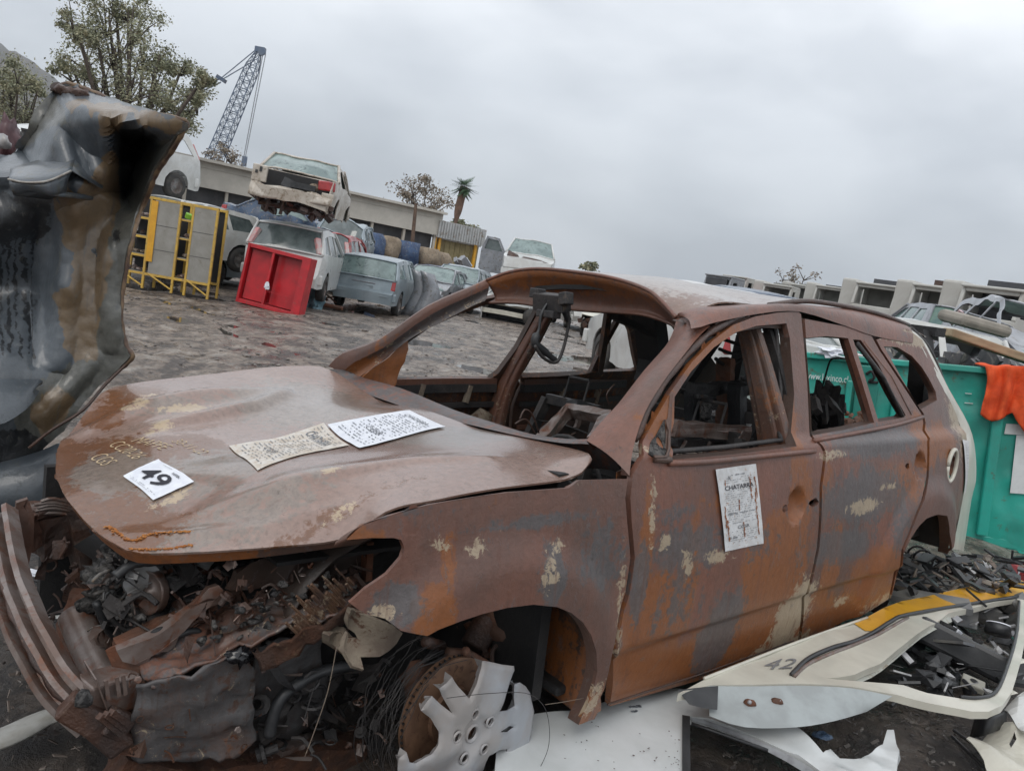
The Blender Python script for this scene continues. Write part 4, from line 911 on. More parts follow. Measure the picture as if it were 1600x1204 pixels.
mb = MB(); mb.lathe([(.0, -.02), (.016, -.018)], wmap(*wp2(736, 1144)), ax, 16)
for u, v in lugs: mb.lathe([(0, -.006), (.006, -.008), (.0085, -.02)], wmap(*wp2(u, v)), ax, 10)
mb.build('wheel_nuts', rustM, wf, True)
for i, (u, v) in enumerate(lugs): MB().lathe([(.0112, -.001), (.0122, .002), (.0155, .002), (.0175, -.002)], wmap(*wp2(u, v)), ax, 14).build('lug_seat', alloyM, wf, True)
# rim barrel remains and tyre cords
mb = MB(); mb.lathe([(.195, -.01), (.19, -.03), (.17, -.05), (.168, -.14)], hubc - b_ * .02, ax, 40); 
mb = MB(); rr = random.Random(3)
for i in range(26):
    r0 = rr.uniform(.185, .225); a0 = rr.uniform(1.6, 2.3); a1 = a0 + rr.uniform(1.0, 2.2); cen = hubc - ax * rr.uniform(.05, .17) + Vector((rr.uniform(-.02, .02), 0, rr.uniform(-.03, .01)))
    P = []
    for k in range(12):
        a = a0 + (a1 - a0) * k / 11; q = -a_ if a_.x < 0 else a_
        P.append(cen + (q * -math.cos(a + math.pi) * -1 if 0 else (Vector((1, 0, 0)) * -math.cos(a) + b_ * (math.sin(a) * (1 if b_.z > 0 else -1)))) * (r0 * (1 + .05 * math.sin(a * 3 + i))) + ax * .01 * math.sin(k + i))
    mb.tube(P, .0011, 4)
mb.build('tyre_cords', blackM, suv, True)
W_ = lambda L, y, r, nm, m_: MB().tube(dens([bp(u, v, 1, y) for u, v in L], 5), r, 5).build(nm, m_, suv, True)
W_([(526, 1010), (512, 1080), (490, 1145), (476, 1182)], .80, .0012, 'loose_wire', mudM)
W_([(698, 1090), (760, 1083), (820, 1082), (848, 1100), (858, 1132), (856, 1170), (838, 1210)], .95, .0009, 'loose_wire', blackM)
W_([(852, 1100), (880, 1096), (912, 1090)], .93, .0009, 'loose_wire', mudM)
# wheel well: inner arch, strut tower, bulkhead plates
mb = MB(); mb.strip([Vector((x, .62, z)) for x, z in [(.42, .62), (.30, .78), (0, .86), (-.30, .80), (-.44, .55), (-.46, .33)]], [Vector((x, .40, z)) for x, z in [(.42, .62), (.30, .80), (0, .90), (-.30, .82), (-.46, .55), (-.48, .33)]], 4)
mb.strip([Vector((-.43, .88, .29)), Vector((-.44, .90, .5)), Vector((-.38, .88, .75))], [Vector((-.47, .5, .29)), Vector((-.49, .5, .5)), Vector((-.45, .5, .78))], 5)
o = mb.build('wheel_well', innerM, suv, True); stmesh(o, lambda p: (.5 if p.z < .55 and p.x < -.3 else .1, .2, 0)); o.modifiers.new('t', 'SOLIDIFY').thickness = .006
mb = MB(); mb.blob(bp(790, 985, 1, .55), (.13, .10, .10), .3, 3, 1.6); mb.blob(bp(850, 1000, 1, .5), (.06, .08, .12), .3, 3, 1.6, seed=4); mb.build('strut_tower', rustM, suv, True)
mb = MB(); mb.box((0.15, 0, .45), (1.1, .9, .35)); 
mb = MB(); mb.box((.2, .30, .42), (.8, .05, .5), (0, .1, 0)); mb.build('inner_wing', sootShadeM, suv)

# -------- crushed front end
def pbox(u, v, y, d, rot=(0, 0, 0)): return bp(u, v, 1, y), d, rot
# bumper reinforcement: a ribbed, bowed beam
bpts = [(148, 1120, .52), (100, 1075, .47), (62, 1010, .38), (34, 945, .25), (18, 885, .08), (10, 838, -.08), (8, 815, -.18)]
BC = dens([bp(u, v, 1, y) for u, v, y in bpts], 5)
mb = MB(); prof = [(a * .74, b * 1.3) for a, b in [(-.062, 0), (-.058, .03), (-.040, .034), (-.034, .012), (-.012, .012), (-.006, .034), (.012, .034), (.018, .012), (.036, .012), (.042, .034), (.058, .030), (.062, 0)]]
vs = []; n = len(prof)
for i, c in enumerate(BC):
    d = (BC[min(i + 1, len(BC) - 1)] - BC[max(i - 1, 0)]).normalized(); upv = Vector((-.66, 0, .75)).normalized(); fwv = d.cross(upv).normalized()
    if fwv.x < 0: fwv = -fwv
    for a, b in prof: vs.append(c + upv * (a + .003 * noise.noise(c * 9)) + fwv * (b + .004 * noise.noise(c * 14)))
mb.add(vs, [(i * n + k, i * n + k + 1, (i + 1) * n + k + 1, (i + 1) * n + k) for i in range(len(BC) - 1) for k in range(n - 1)])
bb = mb.build('bumper_beam', steelR, suv, False); bb.modifiers.new('t', 'SOLIDIFY').thickness = .004
MB().tube([c + Vector((.028, 0, .018 + .004 * math.sin(i * 1.3))) for i, c in enumerate(BC)], [.008 + .004 * abs(math.sin(i * 2.1)) for i in range(len(BC))], 6).build('beam_crust', darkrust, bb, True)
# crash can and bracket at the near end
pb = lambda pts, w_, h_, nm, m_, **k: Bm([bp(*q[:2], 1, q[2]) for q in pts], w_, h_, nm, m_, suv, 1, **k)
pb([(128, 1092, .52), (205, 1068, .50)], .085, .085, 'crash_can', rustM, bevel=.006); pb([(150, 1075, .52), (152, 1074, .52)], .1, .1, 'crash_can', darkrust)
pb([(100, 1098, .54), (150, 1128, .56), (190, 1165, .56)], .05, .06, 'beam_bracket', rustM, bevel=.008); pb([(165, 1122, .57), (196, 1135, .56)], .05, .06, 'beam_bracket', darkrust, bevel=.008)
for k_ in range(3): pb([(155 + 9 * k_, 1118 - 3 * k_, .62), (188 + 5 * k_, 1146 - 8 * k_, .60)], .014, .014, 'beam_bracket', rustM)
for u in (165, 182, 192): pb([(u, 1062 - (u - 165) * .3, .565), (u + 4, 1092 - (u - 165) * .3, .565)], .008, .008, 'crash_can_rib', steelR)
mb = MB(); mb.blob(bp(132, 1092, 1, .58), .016, .4, 2, 3); mb.build('bolt_head', ashM, suv, True)
# curved vertical bracket
Bm([bp(*q) for q in [(188, 1005, 1, .48), (202, 1040, 1, .50), (214, 1090, 1, .52), (212, 1140, 1, .54), (200, 1180, 1, .56)]], .02, .07, 'side_bracket', rustM, suv, 4)
pb([(190, 1062, .48), (232, 1064, .46), (244, 1068, .46)], .01, .05, 'side_bracket', steelR)
# far end: radiator side support and rail box
pb([(24, 830, -.30), (60, 815, -.32), (100, 812, -.38)], .11, .11, 'far_crash_can', frameM, bevel=.01)
flat('end_plate', [(24, 782), (42, 776), (52, 800), (50, 845), (40, 900), (26, 905), (30, 860), (22, 820)], 1, -.22, frameM, suv, .02, (), .02, .01)
mb = MB(); mb.box(bp(105, 822, 1, -.34), (.20, .16, .13), (0, .12, .2)); mb.box(bp(98, 790, 1, -.34), (.20, .14, .03), (.2, .1, .2)); o = mb.build('rail_box', mudM, suv, bevel=.012); o.data.materials[0] = darkrust
mb = MB()
for k_ in range(5): mb.tube(dens([bp(48 + random.uniform(0, 20), 783 + k_ * 5, 1, -.26), bp(85, 779 + k_ * 5 + random.uniform(-3, 3), 1, -.26), bp(124, 790 + k_ * 4, 1, -.26)], 3), .006, 5)
mb.build('delaminated_edge', steelR, suv)
pb([(125, 790, -.30), (150, 900, -.25), (128, 930, -.2)], .12, .10, 'radiator_support', darkrust, bevel=.015); pb([(135, 930, -.1), (112, 985, 0), (135, 1060, .22), (160, 1080, .3)], .07, .06, 'cross_tube', rustM, bevel=.01)
o = MB(); o.tube(dens([bp(*q) for q in [(118, 960, 1, .1), (135, 1000, 1, .18), (160, 1050, 1, .3), (185, 1090, 1, .38)]], 4), .045, 12); o.build('cross_tube', steelR, suv, True)
Bm([bp(*q) for q in [(150, 815, 1, -.1), (190, 860, 1, .1), (215, 878, 1, .3)]], .03, .06, 'latch_panel', blackPl, suv, 3)
# engine block mass
mb = MB(); rr = random.Random(11)
for i in range(46):
    u = rr.uniform(165, 350); v = rr.uniform(868, 1010); 
    if u < 200 and v > 960: continue
    mb.blob(bp(u, v, 1, rr.uniform(.0, .30)), (rr.uniform(.02, .06), rr.uniform(.02, .06), rr.uniform(.02, .05)), .5, 3, 3.0, seed=i)
mb.build('engine_remains', ashM, suv, True)
mb = MB(); mb.blob((.42, .05, .55), (.30, .42, .22), .25, 3, 2, seed=5); mb.blob((.05, -.2, .55), (.3, .4, .25), .25, 3, 2, seed=8); mb.build('engine_block', sootShadeM, suv, True)
mb = MB()
for i in range(200):
    u = rr.uniform(165, 430); v = rr.uniform(866, 1000); p = bp(u, v, 1, rr.uniform(.18, .34)); q = p + Vector((rr.uniform(-.05, .05), rr.uniform(-.04, .04), rr.uniform(-.05, .05)))
    mb.tube(dens([p, (p + q) / 2 + Vector((rr.uniform(-.02, .02),) * 3), q], 2), rr.uniform(.0015, .006), 5)
mb.build('engine_wiring', M_('grey_burnt_wiring', (.16, .15, .14), (.06, .055, .05), (.22, .17, .12), 25, .7), suv, True)
mb = MB(); mb.tube([bp(168, 850, 1, .1), bp(180, 880, 1, .1), bp(175, 905, 1, .15)], .02, 8); 
for i in range(7): mb.tube([bp(170, 862 + i * 6, 1, .12), bp(188, 866 + i * 6, 1, .14)], .004, 5)
mb.build('coil_spring', ashM, suv, True)
mb = MB(); mb.blob(bp(250, 965, 1, .36), (.035, .03, .03), .3, 2, 2); mb.blob(bp(320, 905, 1, .25), (.07, .05, .06), .3, 3, 2); mb.blob(bp(345, 960, 1, .38), (.06, .05, .06), .3, 3, 2); mb.lathe([(.0, .03), (.05, .03), (.06, 0), (.06, -.03)], bp(385, 945, 1, .40), (0, .2, 1), 18)
mb.build('engine_castings', blackM, suv, True)
mb = MB(); mb.blob(bp(380, 943, 1, .42), (.045, .03, .012), .5, 2, 3); mb.blob(bp(400, 935, 1, .42), (.018, .02, .02), .4, 2, 3); mb.build('melted_cap', mudM, suv, True)
# perforated bracket across the bay
flat('slam_panel_bracket', [(180, 1008), (240, 980), (262, 968), (300, 940), (322, 916), (336, 911), (341, 918), (322, 942), (300, 962), (282, 980), (240, 1010), (205, 1030), (188, 1026)], 1, .50, steelR, suv, .03, [[bp(u, v, 1, .5) for u, v in ()]] if 0 else (), .02, .02)
pb([(184, 1018, .44), (300, 964, .42)], .05, .05, 'slam_panel_bracket', rustM)
mb = MB(); mb.blob(bp(250, 985, 1, .515), (.022, .01, .010), .1, 2, 1); mb.blob(bp(222, 1003, 1, .515), (.012, .01, .007), .1, 2, 1); mb.blob(bp(330, 921, 1, .515), (.005, .01, .005), .1, 1, 1); mb.build('bracket_hole', sootShadeM, suv, True)
# scorched apron plates: the long rusty ledge and the big face below it
def sheetp(nm, top, bot, m_, nt=8, am=.02, fr=6, th=.006, st=None):
    mb = MB(); mb.strip([bp(u, v, 1, y) for u, v, y in top], [bp(u, v, 1, y) for u, v, y in bot], nt, sub=5)
    mb.v = [tuple(Vector(v) + Vector((noise.noise(Vector(v) * fr), noise.noise(Vector(v) * fr + Vector((9, 0, 0))), noise.noise(Vector(v) * fr * 2 + Vector((0, 7, 0))))) * am) for v in mb.v]
    o = mb.build(nm, m_, suv, True); o.modifiers.new('t', 'SOLIDIFY').thickness = th
    if st: stmesh(o, st)
    return o
sheetp('apron_ledge', [(215, 1000, .42), (330, 955, .44), (450, 905, .46), (555, 900, .52)], [(232, 1075, .62), (330, 1030, .62), (440, 985, .66), (550, 955, .74)], frameM, 26, .028, 16, .008, lambda p: (.25, .4, .55))
sheetp('apron_face', [(215, 1075, .60), (300, 1050, .64), (380, 1020, .66), (400, 1070, .64)], [(205, 1185, .56), (290, 1190, .58), (370, 1180, .60), (395, 1150, .60)], innerM, 30, .016, 18, .008, lambda p: (.22 + .5 * noise.noise(p * 9), .55, .5))
sheetp('apron_face', [(395, 1000, .60), (450, 1000, .60), (500, 985, .62)], [(400, 1160, .50), (460, 1150, .50), (510, 1110, .50)], innerM, 8, .03, 7, .008, lambda p: (.2, .7, .2))
sheetp('ledge_edge', [(395, 1010, .68), (440, 1010, .70), (500, 975, .72), (545, 935, .74)], [(400, 1040, .68), (445, 1035, .70), (505, 1000, .72), (552, 955, .74)], pitM, 6, .03, 14, .008, lambda p: (.6, .1, .95))
mb = MB()
for i in range(60):
    t = rr.random(); u = 290 + 270 * t + rr.uniform(-30, 30); v = 1035 - 120 * t + rr.uniform(-45, 35); mb.blob(bp(u, v, 1, .56 + .1 * t), (rr.uniform(.004, .018), rr.uniform(.004, .014), rr.uniform(.003, .010)), .7, 1, 3, seed=i)
mb.build('apron_debris', ashM, suv, True)
mb = MB(); mb.blob(bp(376, 1024, 1, .66), (.03, .02, .018), .6, 3, 4); mb.build('melted_glass', M_('black_shiny_slag', (.01, .01, .012), None, None, 10, .12, .03), suv, True)
mb = MB()
for i in range(60):
    t = rr.random(); u = 470 + 75 * t + rr.uniform(-12, 12); v = 990 - 70 * t + rr.uniform(-20, 20); p = bp(u, v, 1, .70); mb.tube([p, p + Vector((.03, 0, .03)) * rr.uniform(.5, 1.6)], rr.uniform(.002, .006), 4)
mb.build('shredded_insulation', M_('rusty_fibre', (.13, .07, .04), (.07, .04, .03), (.26, .2, .14), 25, .8), suv)
pb([(540, 1160, .42), (470, 1160, .46), (420, 1180, .5)], .08, .05, 'lower_arm', steelR, bevel=.01)
pb([(180, 1195, .50), (300, 1215, .50), (430, 1190, .50), (560, 1170, .48)], .09, .07, 'subframe', rustM, bevel=.015)
mb = MB(); mb.blob(bp(415, 1120, 1, .52), (.05, .04, .06), .5, 3, 3); mb.blob(bp(455, 1090, 1, .45), (.09, .05, .12), .3, 3, 2); mb.build('gearbox_remains', blackM, suv, True)
# headlamp cavity background and rails
pb([(640, 870, .35), (520, 900, .35), (420, 960, .30)], .10, .12, 'chassis_rail', sootShadeM); pb([(575, 845, .55), (572, 905, .55)], .03, .02, 'lamp_bracket', rustM)
mb = MB(); mb.box((.05, .35, .78), (.8, .5, .01)); mb.box((.3, -.45, .55), (.9, .04, .5)); mb.build('bay_floor', sootShadeM, suv)
# rear axle zone
mb = MB(); mb.strip([Vector((x, .90, z)) for x, z in [(-2.3, .3), (-2.35, .55), (-2.5, .74), (-2.72, .80), (-2.95, .74), (-3.08, .5)]], [Vector((x, .45, z)) for x, z in [(-2.3, .3), (-2.35, .55), (-2.5, .74), (-2.72, .80), (-2.95, .74), (-3.08, .5)]], 3)
mb.box((-2.7, .46, .55), (.9, .02, .6)); mb.build('rear_wheel_well', sootShadeM, suv)
mb = MB(); mb.tube([(-2.72, .8, .30), (-2.72, -.8, .30)], .05, 10); mb.lathe([(0, 0), (.13, 0), (.13, -.05), (0, -.05)], (-2.72, .80, .30), (0, 1, 0), 20); mb.tube([(-2.72, -.6, .3), (-2.72, -.8, .3)], .1, 12); mb.build('rear_axle', darkrust, suv, True)

def rough(o, amp, fr=14, cuts=5):
    bm = bmesh.new(); bm.from_mesh(o.data); bmesh.ops.subdivide_edges(bm, edges=list(bm.edges), cuts=cuts, use_grid_fill=True)
    for v in bm.verts:
        c = v.co * fr; v.co += Vector((noise.noise(c), noise.noise(c + Vector((5, 5, 5))), noise.noise(c + Vector((9, 1, 3))))) * amp + v.normal * noise.noise(c * 3) * amp * .6
    bm.to_mesh(o.data); bm.free()
    for md in list(o.modifiers):
        if md.type == 'BEVEL': o.modifiers.remove(md)
for o in list(suv.children):
    n_ = o.name.split('.')[0]
    if n_ in ('beam_bracket', 'crash_can'): o.data.materials[0] = steelR if n_ == 'crash_can' else darkrust
    if n_ in ( 'radiator_support', 'cross_tube', 'subframe', 'rail_box', 'far_crash_can', 'side_bracket', 'lower_arm', 'slam_panel_bracket') and len(o.data.polygons) < 60: rough(o, .007, 24, 6); o.data.materials[0] = pitM if n_ in ('beam_bracket', 'subframe', 'crash_can') else o.data.materials[0]
for o in list(suv.children):
    if o.name.split('.')[0] in ('cross_member', 'seat_post', 'seat_frame', 'chassis_rail') and len(o.data.polygons) < 60: rough(o, .008)
# extra clutter spread over the bay and the ledge
rr = random.Random(77); mb = MB()
for i in range(150):
    t = rr.random(); u = 300 + 270 * t + rr.uniform(-40, 40); v = 1010 - 100 * t + rr.uniform(-70, 60); p = bp(u, v, 1, .52 + .1 * t - rr.uniform(0, .1)); s_ = rr.uniform(.006, .03)
    if i % 3: mb.box(p, (s_ * rr.uniform(.5, 2.4), s_, s_ * .3), (rr.random() * 3, rr.random() * 3, rr.random() * 3))
    else: mb.tube([p, p + Vector((rr.uniform(-1, 1), rr.uniform(-1, 1), rr.uniform(-1, 1))) * .06], rr.uniform(.001, .004), 5)
mb.build('bay_clutter', darkrust, suv)
mb = MB()
for i in range(50):
    u = rr.uniform(165, 560); v = rr.uniform(870, 1030); p = bp(u, v, 1, rr.uniform(.2, .5)); mb.blob(p, (rr.uniform(.004, .02), rr.uniform(.004, .02), rr.uniform(.003, .012)), .7, 1, 3, seed=i)
mb.build('bay_clutter', ashM, suv, True)
for L_, y, r_ in (([(200, 930), (230, 900), (280, 905), (330, 880)], .3, .010), ([(300, 990), (350, 960), (420, 940), (470, 900)], .35, .012), ([(170, 960), (200, 985), (240, 950)], .35, .007), ([(440, 960), (480, 930), (540, 900), (560, 870)], .45, .008)):
    MB().tube(dens([bp(u, v, 1, y) for u, v in L_], 5), r_, 7).build('burnt_hose', blackM, suv, True)

def gizmos(nm, n, reg, yr, m, seed, s0=.012, s1=.045):
    rr = random.Random(seed); mb = MB()
    for i in range(n):
        u = rr.uniform(reg[0], reg[2]); v = rr.uniform(reg[1], reg[3]); p = bp(u, v, 1, rr.uniform(*yr)); s = rr.uniform(s0, s1); ax_ = Vector((rr.uniform(-1, 1), rr.uniform(-1, 1), rr.uniform(-1, 1))).normalized(); k = rr.randrange(6)
        if k == 0: mb.lathe([(0, s * .5), (s * .5, s * .5), (s * .5, s * .2), (s * .8, s * .15), (s * .8, -s * .1), (s * .35, -s * .1), (s * .35, -s)], p, ax_, 10)
        elif k == 1: mb.box(p, (s * 1.6, s * .9, s * .5), (rr.random() * 3, rr.random() * 3, rr.random() * 3)); mb.box(p + ax_ * s * .4, (s * 2.0, s * 1.2, s * .12), (rr.random() * 3, rr.random(), rr.random() * 3))
        elif k == 2: mb.tube(dens([p, p + ax_ * s * 1.5, p + ax_ * s * 2.4 + Vector((0, s, -s))], 3), s * .22, 7)
        elif k == 3: mb.tube([p + (Vector((math.cos(a), math.sin(a), 0)) if i % 2 else Vector((math.cos(a), 0, math.sin(a)))) * s * .8 for a in [j * .7 for j in range(10)]], s * .16, 5)
        elif k == 4: mb.strip([p, p + ax_ * s * 1.5, p + ax_ * s * 3], [p + Vector((s, 0, s * .3)), p + ax_ * s * 1.4 + Vector((s * .9, s * .4, 0)), p + ax_ * s * 2.6 + Vector((s * .3, s, 0))], 2)
        else: mb.tube([p - ax_ * s * 2.2, p, p + ax_ * s * 2.4 + Vector((0, 0, -s * .4))], s * .09, 5)
    return mb.build(nm, m, suv)
gizmos('engine_fittings', 120, (165, 868, 350, 1010), (.12, .36), steelR, 1, .010, .032); gizmos('engine_fittings', 120, (165, 868, 400, 1010), (.1, .4), blackM, 2, .012, .04)
gizmos('engine_fittings', 50, (165, 868, 340, 1000), (.2, .38), M_('dull_aluminium', (.26, .26, .26), (.15, .14, .13), None, 12, .5, .1, .3), 3, .008, .024)
gizmos('bay_fittings', 60, (300, 900, 570, 1000), (.40, .60), darkrust, 4, .008, .028); gizmos('bay_fittings', 70, (330, 880, 560, 990), (.40, .6), steelR, 5, .006, .02)
gizmos('bay_fittings', 26, (200, 1050, 400, 1180), (.58, .64), pitM, 6, .004, .012); gizmos('bay_fittings', 90, (400, 1040, 620, 1190), (.35, .62), blackM, 7, .015, .04); gizmos('bay_fittings', 40, (400, 1040, 600, 1190), (.4, .6), steelR, 8, .008, .022)
gizmos('far_bay_fittings', 30, (60, 830, 175, 1050), (-.3, .1), darkrust, 9, .012, .035)
gizmos('well_fittings', 50, (690, 900, 910, 1080), (.3, .6), darkrust, 10, .012, .035)

# readable engine parts
alu = MATS['dull_aluminium']
def pulley(u, v, y, r, m, ax_=(1, .35, .1), nm='pulley'):
    mb = MB(); mb.lathe([(0, r * .25), (r * .25, r * .25), (r * .25, r * .1), (r * .8, r * .08), (r, r * .2), (r * .92, 0), (r, -r * .2), (r * .8, -r * .3), (0, -r * .3)], bp(u, v, 1, y), ax_, 24); return mb.build(nm, m, suv, True)
pulley(236, 925, .36, .055, steelR); pulley(205, 965, .33, .034, blackM); pulley(300, 895, .30, .045, alu); pulley(280, 955, .40, .03, darkrust)
mb = MB(); c = bp(225, 900, 1, .30); mb.lathe([(0, .05), (.045, .05), (.05, .04)] + [p for k in range(6) for p in ((.05, .035 - .014 * k), (.042, .031 - .014 * k), (.042, .027 - .014 * k), (.05, .024 - .014 * k))] + [(0, -.06)], c, (.4, 1, .2), 20); mb.build('alternator', alu, suv, False)
mb = MB()
for k in range(4): mb.tube(dens([bp(250 + 16 * k, 905 - 4 * k, 1, .22), bp(262 + 16 * k, 885 - 3 * k, 1, .30), bp(275 + 16 * k, 900 - 3 * k, 1, .36)], 4), .013, 8)
mb.build('manifold', rustM, suv, True)
mb = MB(); mb.box(bp(345, 975, 1, .38), (.16, .10, .09), (.2, .4, .3)); mb.box(bp(345, 955, 1, .38), (.18, .12, .015), (.2, .4, .3)); mb.build('gearbox_cover', blackM, suv, bevel=.01)
for L_, y, r_ in (([(180, 900), (210, 880), (260, 875), (320, 868)], .38, .012), ([(330, 1000), (380, 985), (420, 950), (430, 915)], .5, .014), ([(245, 1010), (300, 985), (330, 1000)], .5, .008), ([(420, 1150), (440, 1090), (500, 1050), (560, 1040)], .6, .015), ([(150, 940), (175, 990), (215, 1010)], .3, .010)):
    MB().tube(dens([bp(u, v, 1, y) for u, v in L_], 6), [r_ * (1 + .12 * (i % 2)) for i in range(6 * (len(L_) - 1) + 1)], 9).build('burnt_hose', blackPl, suv, True)
for q in ((216, 1062), (372, 1140)): MB().lathe([(0, .005), (.006, .005), (.006, 0), (.009, -.002)], bp(q[0], q[1], 1, .645), (0, 1, .1), 6).build('apron_bolt', steelR, suv)

# ================================================================== GROUND
def ground_z(x, y):
    r = math.hypot(x, y); k = sm(120, 20, r)
    z = .030 * noise.noise(Vector((x * .35, y * .35, 0))) + .035 * noise.noise(Vector((x * .9, y * 2.2, 3))) * sm(2, 6, r) + .022 * noise.noise(Vector((x * 3.1, y * 5.0, 6)))
    z += .012 * noise.noise(Vector((x * 9, y * 11, 8))) * sm(16, 8, r)
    z += .05 * noise.noise(Vector((x * .22 + .12 * y, y * .75 - .1 * x, 21))) * sm(4, 9, r) + .03 * abs(noise.noise(Vector((x * .5, y * 3.4, 12)))) * sm(4, 8, r)
    z += .05 * (1 - abs(noise.noise(Vector((x * .9 + 3, y * 1.9, 31)))) * 4) * .35 * sm(5, 10, r)
    return z * k - .03
mb = MB(); NR, NA = 210, 420; rad = [0.15 * (3500 / .15) ** (i / (NR - 1)) for i in range(NR)]
rad = [.2 + .05 * i for i in range(0)] + rad
vs = [(0, 0, -.05)]
for r in rad:
    for k in range(NA):
        a = 2 * math.pi * k / NA; x, y = r * math.cos(a), r * math.sin(a); vs.append((x, y, ground_z(x, y) if r < 130 else -.03))
fs = [(0, 1 + k, 1 + (k + 1) % NA) for k in range(NA)]
for i in range(len(rad) - 1):
    b = 1 + i * NA
    fs += [(b + k, b + NA + k, b + NA + (k + 1) % NA, b + (k + 1) % NA) for k in range(NA)]
mb.add(vs, fs)
def mud_ground():
    m, t, b = mk('wet_churned_mud'); co = node(t, 'ShaderNodeTexCoord').outputs['Object']
    a = ntex(t, co, .5, 6, .6, .4); f = ntex(t, co, 8, 9, .72, .4, (1, .7, 1)); f2 = ntex(t, co, 26, 8, .75); w_ = ntex(t, co, .9, 6, .62, .8, (.8, .8, 1)); w2 = ntex(t, co, 3.0, 8, .7, .8, (1, .6, 1))
    col = mixc(t, ramp(t, a, .35, .65), (.30, .235, .185), (.22, .17, .135))
    big_ = math_(t, 'ADD', math_(t, 'MULTIPLY', ntex(t, co, 1.5, 8, .68, .8, (1.1, .7, 1)), .5), math_(t, 'MULTIPLY', ntex(t, co, 4.5, 9, .74, .5, (1, .6, 1)), .5)); col = mixc(t, ramp(t, big_, .455, .505), (.075, .058, .048), col); col = mixc(t, math_(t, 'MULTIPLY', ramp(t, big_, .53, .58), .6), col, (.46, .425, .38))
    col = mixc(t, ramp(t, f, .40, .56), mixc(t, .60, col, (.035, .028, .024)), col)
    col = mixc(t, math_(t, 'MULTIPLY', ramp(t, f2, .56, .66), .75), col, (.42, .39, .355))
    col = mixc(t, math_(t, 'MULTIPLY', ramp(t, w2, .58, .64), .55), col, (.04, .033, .029))
    col = mixc(t, math_(t, 'MULTIPLY', ramp(t, w_, .60, .66), .6), col, (.24, .22, .20))
    # blacker soil near the wrecks
    vm = node(t, 'ShaderNodeVectorMath', operation='LENGTH'); t.links.new(co, vm.inputs[0])
    dk = ramp(t, math_(t, 'DIVIDE', math_(t, 'ADD', vm.outputs['Value'], math_(t, 'MULTIPLY', a, 3.0)), 20), .28, .34, (1, 1, 1, 1), (0, 0, 0, 1))
    col = mixc(t, math_(t, 'MULTIPLY', dk, .62), col, (.022, .019, .018))
    t.links.new(col, b.inputs['Base Color'])
    pud = ramp(t, w_, .58, .63); wet = ramp(t, w2, .45, .62)
    r0 = math_(t, 'SUBTRACT', .50, math_(t, 'MULTIPLY', wet, .36)); r1 = math_(t, 'SUBTRACT', r0, math_(t, 'MULTIPLY', pud, .26))
    t.links.new(math_(t, 'MAXIMUM', r1, .09), b.inputs['Roughness'])
    h = math_(t, 'ADD', math_(t, 'MULTIPLY', f, 1.0), math_(t, 'MULTIPLY', f2, .35)); hh = math_(t, 'MULTIPLY', h, math_(t, 'SUBTRACT', 1.0, math_(t, 'MULTIPLY', pud, .85)))
    bump(t, b, hh, 1.0, .06)
    return m
gr = mb.build('ground', mud_ground(), None, True); tag(gr, kind='structure')
# clods and stones
mb = MB(); rr = random.Random(2); base = bmesh.new(); bmesh.ops.create_icosphere(base, subdivisions=1, radius=1); BV = [v.co.copy() for v in base.verts]; BF = [[v.index for v in f.verts] for f in base.faces]; base.free()
for i in range(5200):
    y = 3.5 * (42 / 3.5) ** (rr.random() ** .9); x = rr.uniform(-.72, .5) * y; s = rr.uniform(.006, .020) * (1 + y * .05) * (2.2 if rr.random() < .04 else 1)
    mb.add([Vector((v.x * s * (1 + .6 * noise.noise(v * 2 + Vector((i, 0, 0)))), v.y * s, v.z * s * .45 * (1 + .7 * noise.noise(v * 3 + Vector((0, i, 0)))))) + Vector((x, y, ground_z(x, y) + s * .08)) for v in BV], BF)
clod = M_('mud_clods', (.13, .11, .095), (.20, .175, .155), (.05, .04, .035), 3, .5, .15, 0, .5, .01, th3=(.5, .6))
tag(mb.build('mud_clods', clod), 'wet clods and stones scattered over the yard mud', 'gravel', kind='stuff')
# -------- puddles (brown, lying in the ruts)
pudM = M_('puddle_water', (.06, .052, .045), (.08, .07, .06), None, 1.5, .05, .02, 0, .02, .001, spec=.8)
def puddle(pts, lab):
    P = chaikin([(lambda p: (p.x, p.y))(gp(u, v)) for u, v in pts], 2); V, F = tri2d(P, [], .2)
    me = bpy.data.meshes.new('puddle'); me.from_pydata([(v.x, v.y, -.008) for v in V], [], [tuple(f) for f in F]); o = link('puddle', me, pudM); o['kind'] = 'structure'
mbw_ = MB(); mbw_.add([(-30, 3, -.045), (22, 3, -.045), (22, 50, -.045), (-30, 50, -.045)], [(0, 1, 2, 3)]); o = mbw_.build('puddle_water', pudM); o['kind'] = 'structure'

